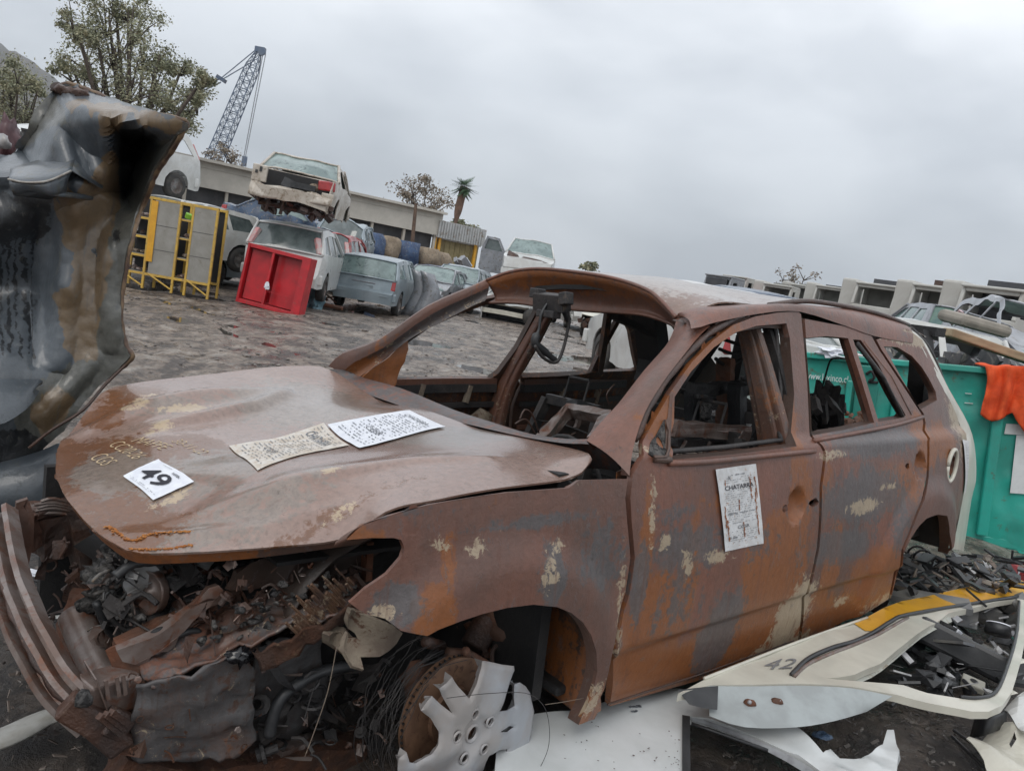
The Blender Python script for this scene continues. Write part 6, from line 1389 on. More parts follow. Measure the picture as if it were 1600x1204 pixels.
# wrapped bales in front of the building
bl = [(562, 372, 'brown'), (580, 379, 'blue'), (604, 384, 'brown'), (634, 392, 'blue'), (668, 402, 'brown'), (686, 408, 'brown')]
for i, (u, v, c_) in enumerate(bl):
    p = at(u, v, 40 + i); s = 1.0; o = MB(); o.blob((0, 0, 0), (.85, .8, .95), .16, 3, 1.5, seed=i); o.v = [(max(-.74, min(.74, v_[0])), v_[1], max(-1.1, min(.72, v_[2]))) for v_ in o.v]
    o = o.build('wrapped_bale', sackM if c_ == 'brown' else blueT, None, True); o.location = (p.x, p.y, p.z - .25 if 0 else p.z - .2)
    tag(o, ['leftmost brown sacking bale in the row before the workshop', 'bale under dark blue tarpaulin second from left before the workshop', 'brown sacking bale between the two blue ones', 'blue tarpaulin bale beside the timber pole', 'big brown sacking bale right of the pole', 'rightmost brown sacking bale below the shed'][i], 'bale', 'wrapped bales before the workshop')
    MB().box((p.x, p.y, (p.z - 1.2) / 2), (1.8, 1.2, max(.2, p.z - 1.2))).build('pallet_stack', woodM, None); bpy.data.objects[-1] if 0 else None
for o in [o for o in bpy.data.objects if o.name.startswith('pallet_stack')]:
    i = int(o.name.split('.')[1]) if '.' in o.name else 0
    tag(o, 'timber stack under the ' + ['leftmost brown bale', 'second bale from the left', 'middle brown bale', 'blue bale by the pole', 'big brown bale right of the pole', 'rightmost brown bale'][i], 'timber stack', 'timber stacks under the bales')
p = at(714, 418, 42); mb = MB(); mb.blob((p.x, p.y, p.z - .3), (1.6, 1.0, .35), .4, 3, 2); tag(mb.build('blue_tarpaulin', blueT), 'flat heap of blue tarpaulin right of the brown bales', 'tarpaulin')
p = at(735, 450, 40); mb = MB()
for i in range(18): mb.box((p.x + random.uniform(-1.2, .8), p.y + random.uniform(-1, 1), random.uniform(.2, 1.9)), (random.uniform(.2, .8), .3, random.uniform(.1, .4)), (random.random(), random.random(), random.random()))
tag(mb.build('scrap_heap', greyP), 'heap of grey body scrap between the stripped car and the raised pickup', 'scrap')

# ================================================================== CRANE
cr = thing('lattice_crane', 'blue grey lattice boom crane rising behind the wrecks', 'crane', loc=(0, 0, 0))
c0 = at(318, 290, 75); c1 = at(405, 80, 75)
def lattice(a, b, w0, w1, n, r, nm, parent):
    mb = MB(); d = (b - a); dn_ = d.normalized(); s1 = dn_.cross(Vector((0, 1, 0))).normalized(); s2 = s1.cross(dn_).normalized(); prev = None
    for i in range(n + 1):
        t = i / n; c = a + d * t; w_ = (w0 + (w1 - w0) * t) * min(1, (1 - t) * 8 + .35); ring = [c + s1 * w_ * x + s2 * w_ * y for x, y in ((-.5, -.5), (.5, -.5), (.5, .5), (-.5, .5))]
        if prev:
            for k in range(4): mb.tube([prev[k], ring[k]], r, 5); mb.tube([prev[k], ring[(k + 1) % 4]], r * .6, 4); mb.tube([prev[(k + 1) % 4], ring[k]], r * .45, 4)
        for k in range(4): mb.tube([ring[k], ring[(k + 1) % 4]], r * .6, 4)
        prev = ring
    return mb.build(nm, craneM, parent)
c00 = c0 - (c1 - c0) * .55
lattice(c00, c1, 1.45, 1.0, 27, .05, 'boom', cr)
mb = MB(); mb.box(c1 + Vector((.1, 0, .1)), (.9, .6, .5)); mb.lathe([(.0, .1), (.35, .1), (.35, -.1), (0, -.1)], c1 + Vector((.4, -.4, -.1)), (0, 1, 0), 14); mb.build('boom_head', craneM, cr)
e0 = at(318, 136, 75); em = at(346, 122, 75)
mb = MB(); mb.tube([c1 + Vector((-.2, 0, .2)), em], .05, 4); mb.tube([c1 + Vector((-.3, 0, -.9)), em + Vector((0, 0, -.2))], .05, 4); mb.tube([em, at(255, 165, 75)], .07, 4); mb.tube([em + Vector((0, 0, -.4)), at(255, 171, 75)], .07, 4); mb.build('pendant_cable', craneM, cr)
MB().box(em + Vector((0, 0, -.1)), (1.0, .3, .35), (0, .4, 0)).build('pendant_block', blueP, cr)
hk = at(381, 245, 75); mb = MB(); 
for dx in (0, .25): mb.tube([c1 + Vector((.5 + dx, -.3, -.2)), hk + Vector((dx * .6, 0, 0))], .045, 4)
mb.build('hoist_cable', M_('pale_cable', (.30, .32, .35)), cr); MB().box(hk + Vector((.1, 0, -.4)), (.4, .3, .9)).build('hook_block', craneM, cr)
mb = MB(); q = Vector((c00.x - 1, c00.y, 0)); mb.box(q + Vector((0, 0, 1.9)), (5, 3.5, 2.2)); mb.box(q + Vector((0, -1.6, .5)), (6, .8, 1)); mb.box(q + Vector((0, 1.6, .5)), (6, .8, 1)); mb.box(q + Vector((1.6, -1.2, 3.2)), (1.6, 1.1, 1.2)); mb.build('crane_base', yellowP, cr, bevel=.1)

# ================================================================== TRUCK CABS in a raised row on the right
cabs = [(1132, 449, 60, 'dark', 24), (1167, 451, 56, 'grey', 30), (1200, 462, 52, 'white', 26), (1190, 470, 46, 'red', 18), (1236, 468, 44, 'white', 36), (1280, 470, 42, 'white', 36), (1316, 470, 40, 'white', 36), (1364, 468, 38, 'white', 46), (1375, 462, 34, 'white', 66), (1447, 460, 33, 'plain', 60), (1480, 463, 32, 'white', 70), (1555, 470, 30, 'dark', 84)]
cabs = [(1133, 432, 'grey', 46, 0), (1158, 433, 'dark', 42, 0), (1190, 444, 'rust', 36, 0), (1184, 456, 'red', 26, 0), (1222, 446, 'white', 44, 1), (1262, 447, 'white', 40, 1), (1304, 449, 'white', 44, 1), (1380, 446, 'white', 62, 2), (1478, 450, 'white', 74, 2), (1565, 452, 'white', 86, 3)]
labs = ['weathered grey truck cab at the far left end of the cab row', 'truck cab with black front near the left end of the cab row', 'rust stained pale truck cab third from the left in the row', 'small red cab piece squeezed in front of the rust stained cab', 'small white truck cab with open front right of the red cab piece', 'white truck cab with open front, second right of the red one', 'white truck cab with grey hatch on its roof, mid row', 'larger white truck cab with a black box on its roof', 'large white truck cab with a brown box on its roof', 'nearest white truck cab with dark interior at the right edge']
for i, (u, v, c_, wpx, kind) in enumerate(cabs):
    wid = 2.3; d = wid * FPX / wpx * .95; top = at(u, v, d); hgt = 1.95; fm_ = {'grey': greyP, 'dark': cabP, 'rust': cabP, 'red': redC, 'white': cabP}[c_]
    tz = top.z
    if c_ == 'red': d *= .6; wid = 1.3; top = at(u, v, d); hgt = 1.2; tz = top.z
    head = math.atan2(-top.y, -top.x) + R(-22 if u > 1210 else -35)
    exv = Vector((math.cos(head), math.sin(head), 0)); t = thing('truck_cab', labs[i], 'truck cab', loc=(top.x, top.y, tz - hgt), rz=head, group='truck cabs stacked in a row')
    hw = wid / 2; dp = 1.9
    mb = MB()     # shell with open front: roof, sides, back, pillars, lower front
    mb.box((0, 0, hgt - .06), (dp, wid, .12)); mb.box((-dp / 2 + .05, 0, hgt / 2), (.1, wid - .02, hgt - .13)); 
    for s in (1, -1):
        sp_ = panel('side_wall', [(-dp / 2, 0), (dp / 2, 0), (dp / 2 - .05, .75), (dp / 2 - .30, hgt - .12), (-dp / 2, hgt - .12)], [[(-.05, .85), (.60, .85), (.45, hgt - .4), (-.05, hgt - .4)]], lambda a, b, s=s, hw=hw: Vector((a, s * (hw - .06), b)), .5, fm_, t, .06, False)
        mb.beam([(dp / 2 - .02, s * (hw - .08), .70), (dp / 2 - .27, s * (hw - .08), hgt - .1)], .16, .16)
    mb.box((dp / 2 - .04, 0, .36), (.12, wid - .04, .72)); mb.box((dp / 2 - .22, 0, hgt - .16), (.12, wid - .3, .24))
    bo_ = mb.build('shell', fm_, t, bevel=.05)
    mi = MB(); mi.box((-dp / 2 + .16, 0, hgt / 2), (.06, wid - .35, hgt - .3)); mi.box((0, 0, .30), (dp - .3, wid - .3, .05)); mi.build('inner_lining', cabDk if (c_ in ('dark',) or kind == 3) else cabIn, t)
    if kind == 0 and c_ != 'red': MB().box((dp / 2 + .0, 0, hgt * .62), (.04, wid * .8, hgt * .5)).build('black_front', cabDk, t)
    if kind == 1: MB().box((0, .1, hgt + .05), (1.0, 1.2, .12)).build('roof_hatch', cabDk if i == 6 else cabIn, t)
    if kind >= 2: MB().box((-.2, .2, hgt + .14), (.9, 1.35, .30), (0, 0, .08)).build('roof_box', cabDk if i != 8 else darkrust, t)
    if kind >= 1: MB().box((-.4, -hw - .6, hgt * .56), (1.4, .9, hgt * 1.05)).build('sleeper_side', fm_, t, bevel=.12)
    if kind >= 2: MB().box((dp / 2 - .1, -hw * .55, 1.1), (.05, .04, .9)).build('grab_post', fm_, t)
    # rack under the cab
    rz_ = tz - hgt
    if rz_ > .3:
        mb = MB(); mb.box((0, 0, -rz_ / 2), (dp * .9, wid * .9, rz_)); o = mb.build('lower_cab_block', cabIn, None, bevel=.1); o.location = (top.x, top.y, rz_); o.rotation_euler = (0, 0, head); tag(o, 'grey block under the ' + ' '.join(labs[i].split()[:11]), 'cab block', 'blocks carrying the truck cabs')

# ================================================================== TREES AND HILL
leafA = M_('grey_green_leaves', (.26, .27, .17), (.19, .20, .13), (.35, .32, .20), .6, .7, .1, 0, 0, .01, th3=(.5, .6), s3=2.5)
leafB = M_('brown_green_leaves', (.24, .19, .145), (.18, .15, .11), (.3, .25, .18), .6, .7, .1, 0, 0, .01, s3=2.5)
leafP = M_('palm_leaves', (.055, .11, .05), (.035, .075, .035), None, .8, .6, .1)
def tree(label, foot, limbs, leaf_n, leaf_s, lm, trunk_r, name='broadleaf_tree', seed=0, droop=.4, group=None):
    """limbs = list of polylines (world points) ; each ends in a leafy clump of the given radius"""
    rr = random.Random(seed); t = thing(name, label, 'tree', loc=foot, group=group); f = Vector(foot); mb = MB(); mt = MB()
    for pts, rad_, dens_ in limbs:
        P = dens([Vector(p) - f for p in pts], 4); n = len(P); mt.tube(P, [max(.03, trunk_r * (1 - .85 * i / n)) for i in range(n)], 6)
        end = P[-1]; R3 = Vector(rad_)
        # sub-clumps spread through the limb's volume
        K = max(3, int(7 * dens_))
        for k in range(K):
            d = Vector((rr.gauss(0, 1), rr.gauss(0, 1), rr.gauss(0, 1))).normalized() * rr.random() ** .45; c = end + Vector((d.x * R3.x, d.y * R3.y, d.z * R3.z)); cs = rr.uniform(.24, .42) * R3.x
            mt.tube([end + Vector((0, 0, -R3.z * .5)), end.lerp(c, .6) + Vector((0, 0, -.2)), c], [.05, .03, .012], 4)
            for q in range(int(leaf_n / K)):
                e_ = Vector((rr.gauss(0, 1), rr.gauss(0, 1), rr.gauss(0, .8))) * cs * .55; p = c + e_
                a = Vector((rr.uniform(-1, 1), rr.uniform(-1, 1), rr.uniform(-1, .3))).normalized(); b = a.cross(Vector((rr.uniform(-1, 1), rr.uniform(-1, 1), rr.uniform(-1, 1)))).normalized(); s = leaf_s * rr.uniform(.6, 1.5)
                mb.add([p, p + a * s * .5 + b * s * .28, p + a * s, p + a * s * .5 - b * s * .28], [(0, 1, 2, 3)])
    mt.build('trunk', barkM, t, True); mb.build('crown', lm, t)
    return t
def tp(u, v, d): return at(u, v, d)
D = 38
f = tp(190, 330, D); f.z = 0
cl = []
for u, v, r_, k_ in [(170, 25, 1.9, 1.2), (120, 40, 1.3, 1), (205, 45, 1.6, 1), (135, 85, 1.5, 1), (180, 75, 1.9, 1.3), (225, 85, 1.5, 1), (115, 110, 1.0, .7), (160, 120, 1.8, 1.2), (205, 125, 1.9, 1.3), (250, 85, 1.1, .8), (245, 125, 1.6, 1), (185, 160, 2.0, 1.3), (240, 160, 1.6, 1), (110, 30, .8, .6), (285, 105, .8, .6), (300, 140, 1.1, .9), (320, 120, .7, .5), (290, 165, 1.2, .9), (270, 185, 1.1, .8), (310, 165, .9, .7), (130, 140, 1.3, .8), (180, 5, 1.2, .8), (200, 15, 1.0, .8), (150, 50, 1.2, .8)]:
    e_ = tp(u, v, D + random.uniform(-2.5, 2.5)); m_ = f.lerp(e_, .45); m_.x = f.x + (e_.x - f.x) * .3 
    cl.append(([f, m_, e_], (r_ * .95, r_ * .95, r_ * 1.05), k_))
tree('tall loose grey green tree rising above the upright dark panel', f, cl, 1050, .12, leafA, .20, seed=1)
D = 44
for j, (lst, lab, nm, lm) in enumerate([([(20, 140, 2.2, 1.3), (45, 160, 2.0, 1.3), (10, 180, 2.4, 1.3), (50, 190, 1.8, 1.2), (5, 110, 1.3, 1), (70, 195, 1.2, 1), (30, 120, 1.0, .8), (60, 140, .7, .6)], 'bushy olive green tree at the left edge of the yard', 'bushy_tree', leafA), ([(350, 262, 1.0, .8), (362, 245, .8, .8), (340, 250, .7, .6), (372, 262, .7, .5), (356, 232, .5, .5)], 'small bare brown tree under the crane hook', 'bare_tree', leafB), ([(650, 300, 1.4, 1), (665, 318, 1.6, 1), (640, 315, .9, .7), (682, 318, 1.1, .8), (645, 295, .9, .7), (668, 292, .8, .7), (655, 330, 1.4, 1), (680, 330, .9, .7)], 'brown leaved tree behind the workshop roof next to the pole', 'thin_tree', leafB)]):
    DD = D + (0, 22, 26)[j]; s_ = DD / 44; f = tp(lst[0][0], lst[0][1] + 60, DD); f.z = 0; cl = []
    for u, v, r_, k_ in lst:
        e_ = tp(u, v, DD + random.uniform(-2, 2)); cl.append(([f, f.lerp(e_, .5), e_], (r_ * s_, r_ * s_, r_ * s_), k_))
    tree(lab, f, cl, (1400, 220, 330)[j], .13 * s_, lm, .13, nm, seed=10 + j)
DD = 70
for j, (lst, lab, nm) in enumerate([([(735, 358, .8, .8), (722, 352, .6, .6)], 'low green bush behind the corrugated shed roof', 'bush'), ([(1240, 425, 1.3, .5), (1225, 430, .9, .4), (1258, 430, .9, .4), (1243, 435, 1.0, .5)], 'thin bare tree above the truck cab row', 'bare_tree'), ([(928, 414, .7, .6), (918, 416, .4, .4)], 'distant tree top just above the burnt roof', 'distant_tree')]):
    f = tp(lst[0][0], lst[0][1] + 10, DD); f.z = 0; cl = []
    for u, v, r_, k_ in lst:
        e_ = tp(u, v, DD + random.uniform(-1, 1)); cl.append(([f, f.lerp(e_, .5), e_], (r_ * 1.3, r_ * 1.3, r_ * (1.0 if j != 2 else .35)), k_))
    tree(lab, f, cl, (330, 60, 200)[j], (.35, .22, .3)[j], [leafA, leafB, leafA][j], .12, nm, seed=20 + j)
# palm
DP = 66; b0 = at(710, 358, DP); b1 = at(725, 292, DP); pt = thing('palm_tree', 'tall palm with shaggy brown trunk behind the workshop', 'tree', loc=(b0.x, b0.y, 0)); f = Vector((b0.x, b0.y, 0))
P = dens([Vector((0, 0, 0)), b0 - f, at(716, 328, DP) - f, b1 - f], 5); MB().tube(P, [.13 + .20 * sm(.35, .7, i / 15) for i in range(16)], 9).build('trunk', M_('shaggy_palm_bark', (.17, .10, .07), (.11, .07, .05), None, 2, .9, .05, 0, .8, .05), pt, True)
mb = MB(); top = b1 - f; rr = random.Random(9)
for i in range(46):
    a = rr.uniform(0, 6.28); el = rr.uniform(-.6, 1.3); d = Vector((math.cos(a) * math.cos(el), math.sin(a) * math.cos(el), math.sin(el))); L_ = rr.uniform(.8, 1.35); s = d.cross(Vector((0, 0, 1))).normalized()
    for k in range(9):
        q = top + d * L_ * (.3 + .08 * k) - Vector((0, 0, .04 * k)); w_ = (k - 4) * .12; mb.add([top + d * .2, q + s * w_, q + s * (w_ + .10) + d * .22, q + s * (w_ + .07)], [(0, 1, 2, 3)])
mb.build('crown', leafP, pt)
# hill
mb = MB(); vs = []; nx, ny = 60, 10
for i in range(nx):
    for j in range(ny):
        u = -420 + 620 * i / (nx - 1); q = at(u, 200, 1500); base_ = at(u, 330, 1500)
        hcrest = np.interp(u, [-420, -200, -60, 0, 30, 60, 85, 110, 160, 200], [60, 30, 55, 88, 100, 125, 145, 175, 215, 240]); top = at(u, hcrest, 1500); t_ = j / (ny - 1)
        z = top.z * math.sin(t_ * math.pi / 2) * (1 + .03 * noise.noise(Vector((i * .5, j * .8, 0)))); y = 1500 - 500 * (1 - t_); k = y / 1500; vs.append((base_.x * k, base_.y * k, z + (0 if t_ else -5)))
mb.add(vs, [(i * ny + j, (i + 1) * ny + j, (i + 1) * ny + j + 1, i * ny + j + 1) for i in range(nx - 1) for j in range(ny - 1)])
tag(mb.build('hills', M_('scrub_hillside', (.10, .085, .07), (.075, .07, .055), None, .01, .9, .05), None, True), kind='structure')

# ================================================================== UPRIGHT DARK PANEL on the left
def proj(p):
    c = Wc.T @ (np.array(p) - np.array([0, 0, CAMH])); return c[0] / c[2] * FPX + 800, c[1] / c[2] * FPX + 602
lp = thing('wrecked_body_panel', 'large upright dark plastic body panel, mud stained and torn, left of the burnt hood', 'body panel', loc=tuple(at(100, 600, 3.1)))
LPI = lp.location.copy()
DC = [(100, 138, 3.25), (185, 163, 3.12), (290, 190, 2.84), (286, 205, 2.86), (170, 186, 2.92), (225, 192, 2.88), (120, 172, 3.0), (195, 225, 3.42), (215, 255, 3.45), (225, 215, 3.40), (250, 240, 3.2), (265, 225, 3.0), (190, 300, 3.42), (170, 260, 3.1), (150, 300, 3.12), (120, 290, 3.0), (80, 330, 3.05), (215, 345, 3.2), (200, 400, 3.15), (192, 500, 3.2), (150, 450, 3.24), (100, 450, 3.12), (60, 450, 3.35), (20, 450, 3.4), (205, 555, 3.22), (150, 600, 3.25), (60, 690, 3.1), (0, 720, 3.0), (-60, 740, 2.9), (60, 560, 3.1), (0, 560, 2.95), (40, 240, 3.35), (20, 280, 3.05), (70, 280, 3.05), (-60, 280, 3.0), (-60, 500, 3.2), (100, 200, 3.05), (70, 200, 3.2)]
DC += [(-80, 140, 3.2), (-80, 800, 3.0), (330, 120, 2.9), (330, 800, 3.2), (100, 90, 3.2), (60, 120, 3.2)]
_dt = delaunay_2d_cdt([Vector(p[:2]) for p in DC], [], [], 0, 1e-6); DV = [tuple(v) for v in _dt[0]]; DZ = [DC[o_[0]][2] for o_ in _dt[3]]; DF = _dt[2]
def _lin(u, v):
    for f_ in DF:
        (x1, y1), (x2, y2), (x3, y3) = DV[f_[0]], DV[f_[1]], DV[f_[2]]; dd = (y2 - y3) * (x1 - x3) + (x3 - x2) * (y1 - y3)
        if abs(dd) < 1e-9: continue
        a = ((y2 - y3) * (u - x3) + (x3 - x2) * (v - y3)) / dd; b = ((y3 - y1) * (u - x3) + (x1 - x3) * (v - y3)) / dd; c = 1 - a - b
        if min(a, b, c) > -1e-6: return a * DZ[f_[0]] + b * DZ[f_[1]] + c * DZ[f_[2]]
    return 3.1
_sm = rbf([(p[0] / 100, p[1] / 100, 3.15 + (p[2] - 3.15) * (.55 if p[1] > 320 else 1)) for p in DC], 5e-2)
def dp_(u, v):
    k = sm(280, 360, v * 100); u_ = u * 100; v_ = v * 100
    a = (_lin(u_, v_) * 2 + _lin(u_ + 3, v_) + _lin(u_ - 3, v_) + _lin(u_, v_ + 3) + _lin(u_, v_ - 3)) / 6 if k < 1 else 0
    return a * (1 - k) + (_sm(u, v) * k if k > 0 else 0)
lo_ = [(80, 146), (95, 134), (108, 131), (130, 138), (160, 150), (185, 163), (240, 178), (291, 190), (288, 206), (268, 238), (247, 268), (236, 295), (216, 345), (202, 400), (194, 450), (191, 500), (198, 540), (208, 556), (192, 574), (155, 602), (122, 640), (100, 672), (60, 704), (0, 735), (-70, 770), (-70, 245), (-10, 245), (18, 250), (34, 215), (50, 200), (58, 178), (68, 160)]
panM = rust_mat('stained_and_shaded_plastic', (.085, .10, .115), (.05, .06, .07), .33, (1, 1, .6), orange=(.20, .135, .072), grey=(.115, .112, .092), cream=(.008, .009, .011), dark=(.03, .034, .04), coat=.35)
def ln(u, v, L):
    s = 0
    for a, b, ra, rb, k in L:
        q = ((u - a) / ra) ** 2 + ((v - b) / rb) ** 2
        if q < 9: s = max(s, k * math.exp(-q * q * .7))
    return s
PG = {'tan': [[(108, 164), (160, 168), (205, 176), (288, 190), (284, 203), (205, 184), (178, 206), (168, 214), (160, 178), (120, 178)], [(168, 232), (150, 262), (120, 292), (92, 318), (104, 352), (112, 400), (108, 440), (92, 462), (102, 500), (96, 540), (120, 566), (150, 560), (160, 500), (172, 430), (182, 350), (180, 300), (176, 250)], [(60, 610), (90, 600), (112, 620), (96, 664), (62, 676), (48, 650)], [(96, 134), (118, 136), (112, 152), (92, 150)]],
      'olive': [[(182, 300), (240, 240), (300, 190), (300, 620), (40, 720), (20, 640), (80, 580), (120, 566), (150, 560), (160, 500), (172, 430)], [(60, 160), (96, 150), (108, 190), (70, 215), (40, 230)]],
      'black': [[(186, 188), (262, 208), (240, 232), (222, 262), (212, 300), (198, 326), (184, 318), (178, 268), (180, 220)], [(-80, 306), (96, 306), (84, 340), (64, 372), (60, 420), (66, 470), (58, 562), (-80, 562)], [(178, 358), (190, 356), (193, 376), (182, 386)], [(143, 394), (158, 390), (160, 402), (146, 408)], [(-80, 690), (40, 668), (76, 690), (60, 800), (-80, 800)]]}  # first black outline paints the cavity's shade under the flange, the next black drips
def pgw(k, u, v):
    w_ = 0
    for P in PG[k]:
        if u < min(q[0] for q in P) - 6 or u > max(q[0] for q in P) + 6 or v < min(q[1] for q in P) - 6 or v > max(q[1] for q in P) + 6: continue
        d_ = float(segdist(P, np.array([u]), np.array([v]))[0]); ins_ = bool(inside(P, np.array([u]), np.array([v]))[0]); w_ = max(w_, sm(-5, 5, d_ if ins_ else -d_))
    return w_
def st_pan(p):
    u, v = proj(p); n_ = noise.noise(Vector((u * .05, v * .035, 3))) * 9 + noise.noise(Vector((u * .2, v * .1, 8))) * 4; u += n_; v += n_ * 1.3
    b_ = pgw('black', u, v)
    if u < 62 and 372 < v < 566: b_ *= .5 + .6 * math.sin(u * .50 + .9 * math.sin(v * .021))
    t_ = pgw('tan', u, v) * (1 - b_); return (1.35 * t_, 1.2 * pgw('olive', u, v) * (1 - t_), 1.5 * b_)
def fold(u, v):
    r_ = 0
    for (x1, y1, x2, y2, a, w_) in ((116, 300, 92, 580, -.07, 16), (168, 330, 176, 550, -.05, 12), (126, 172, 178, 330, -.05, 11), (60, 330, 48, 580, .05, 10), (185, 300, 150, 420, .035, 12), (88, 200, 116, 290, -.05, 9), (150, 560, 60, 660, -.05, 12)):
        dx, dy = x2 - x1, y2 - y1; t_ = min(1, max(0, ((u - x1) * dx + (v - y1) * dy) / (dx * dx + dy * dy))); d_ = math.hypot(u - x1 - t_ * dx, v - y1 - t_ * dy)
        r_ += a * (.5 + .5 * math.cos(math.pi * min(1, d_ / (w_ * 1.7)))) * math.sin(math.pi * min(1, max(.02, t_))) ** .3
    return r_
def lpmap(u, v):
    return at(u, v, dp_(u / 100, v / 100) + .45 * fold(u, v)) + Vector((0, .012 * noise.noise(Vector((u * .02, v * .012, 1))) + .004 * noise.noise(Vector((u * .08, v * .06, 5))), 0)) - LPI
pn = panel('outer_skin', lo_, [], lpmap, 4.2, panM, lp, .02, False, lambda p: st_pan(p + LPI))
P = [lpmap(*q) for q in resample(lo_[3:12], 12)[:-6]]
MB().tube([lpmap(u, v) + Vector((0, -.008, 0)) for u, v in dens([Vector((q[0], q[1], 0)) for q in lo_[1:19]], 4) for u, v in [(0, 0)]] if 0 else [lpmap(q.x, q.y) + Vector((0, -.006, 0)) for q in dens([Vector((a, b, 0)) for a, b in lo_[1:19]], 4)], [.007 + .004 * abs(math.sin(i * 1.9)) for i in range(69)], 6).build('rolled_edge', M_('rusty_tan_edge', (.19, .125, .07), (.09, .055, .04), None, 20, .6), lp, True)
# ledges and brackets on the panel
def lst(pts): return [at(*q) - LPI for q in pts]
mb = MB(); T = lst([(16, 262, 3.05), (52, 252, 3.08), (88, 243, 3.1), (118, 238, 3.08)]); Fm = lst([(14, 281, 2.82), (40, 286, 2.80), (75, 284, 2.82), (112, 268, 2.9)]); Bt = lst([(22, 306, 2.84), (48, 300, 2.83), (80, 306, 2.84), (104, 300, 2.92)])
mb.strip(T, Fm, 4, (0, 0, .006)); mb.strip(Fm, Bt, 3, (0, -.008, 0)); mb.strip(Bt, [p + Vector((0, .25, .01)) for p in Bt], 3); mb.strip([p + Vector((0, 0, 0)) for p in (T[-1], Fm[-1])], [p + Vector((.03, .16, -.04)) for p in (T[-1], Fm[-1])], 2)
o = mb.build('ledge', panM, lp, True); stmesh(o, lambda p: (0, .35, 0)); o.modifiers.new('t', 'SOLIDIFY').thickness = .004
MB().tube(dens([p + Vector((0, -.004, .002)) for p in Fm], 4), .004, 6).build('ledge_lip', M_('pale_edge_metal', (.38, .37, .34), (.25, .22, .19), None, 20, .5), lp, True)
mb = MB(); mb.strip(lst([(-60, 560, 2.92), (-10, 590, 2.9), (60, 592, 3.0), (66, 600, 3.02)]), lst([(-60, 640, 2.85), (-10, 665, 2.82), (40, 640, 2.9), (62, 610, 3.0)]), 5, (0, -.03, 0)); o = mb.build('lower_wing', panM, lp, True); stmesh(o, lambda p: (0, .2, 0))
mb = MB()
for u, v in ((125, 225), (142, 205), (84, 279), (71, 312), (48, 371), (47, 419), (18, 590), (121, 245)): mb.blob(lpmap(u, v) + Vector((0, -.012, 0)), .0085, .1, 1, 1)
mb.build('bolt_heads', M_('pale_bolt', (.45, .42, .36)), lp, True)
MB().tube([p for p in dens(lst([(45, 700, 2.95), (80, 672, 3.0), (130, 640, 3.05), (165, 600, 3.15), (207, 560, 3.2)]), 4)], .006, 6).build('lower_edge', darkrust, lp, True)
mb = MB(); 
for k in range(5): mb.blob(at(92 + 9 * k, 140 + 2 * k, 3.2 - .02 * k) - LPI, (.03, .02, .018), .6, 2, 3, seed=k)
mb.build('torn_corner', darkrust, lp, True)
# lower black skirt behind the bumper beam
mb = MB(); mb.strip([at(*q) for q in [(-70, 735, 3.0), (0, 722, 3.05), (60, 705, 3.1), (100, 690, 3.15), (130, 700, 3.2)]], [at(*q) for q in [(-70, 800, 2.9), (0, 800, 3.0), (60, 798, 3.05), (100, 792, 3.1), (130, 790, 3.15)]], 5, (0, -.05, 0)); o = mb.build('black_skirt', panM, None, True); stmesh(o, lambda p: (0, .1, .3)); o.modifiers.new('t', 'SOLIDIFY').thickness = .01
tag(o, 'dark glossy bumper skin lying low behind the bumper beam at the left edge', 'bumper skin')
mb = MB(); mb.blob(at(8, 225, 3.7), (.05, .05, .12), .3, 3, 2); mb.blob(at(-20, 330, 3.6), (.1, .06, .2), .3, 3, 2, seed=3); o = mb.build('maroon_bodywork', M_('maroon_plastic', (.10, .045, .05), (.06, .03, .035), None, 5, .4), None, True); tag(o, 'scrap of maroon bodywork with chrome bits at the left edge behind the dark panel', 'bodywork scrap')
mb = MB(); mb.blob(at(4, 222, 3.6), (.035, .02, .03), .4, 2, 3); mb.lathe([(.02, 0), (.045, -.01), (.05, 0), (.045, .01)], at(4, 262, 3.55), (0, -1, 0), 16); mb.build('chrome_bit', alloyM, o, True)
mb = MB()
for k in range(14): mb.blob(at(28 + 5 * k, 228 - 1.5 * k + random.uniform(-8, 8), 4.4), (.08, .06, .05), .5, 2, 3, seed=k)
tag(mb.build('torn_liner', blackM, None, True), 'torn dark liner scraps just behind the upright dark panel', 'liner scraps')

# ================================================================== GREEN SKIP
TL = at(1222, 553, 7.0); TR = at(1760, 600, 6.2); ex = (TR - TL); LS = ex.length; ex.normalize(); ez = Vector((0, 0, 1)); ez = (ez - ex * ez.dot(ex)).normalized(); ey = ez.cross(ex)
SK = frame_obj(TL, ex, ey, ez); sk = thing('green_skip', 'green steel skip with white lettering standing behind the burnt car', 'skip', mat=SK); SKi = SK.inverted()
def sl_(u, v, y=0.0):              # point of the skip's front plate
    d = Vector(wray(u, v)); o_ = Vector((0, 0, CAMH)); a = SKi @ o_; b = (SKi.to_3x3() @ d); k = (y - a.y) / b.y; return a + b * k
Hs = -sl_(1500, 848).z; Dk = 2.2
mb = MB(); gxn, gzn = 90, 34
mb.add([Vector((LS * i / gxn, .0 + .022 * noise.noise(Vector((i * .09, j * .16, 2))) + .012 * noise.noise(Vector((i * .3, j * .4, 7))), -Hs * j / gzn)) for i in range(gxn + 1) for j in range(gzn + 1)], [(i * (gzn + 1) + j, i * (gzn + 1) + j + 1, (i + 1) * (gzn + 1) + j + 1, (i + 1) * (gzn + 1) + j) for i in range(gxn) for j in range(gzn)])
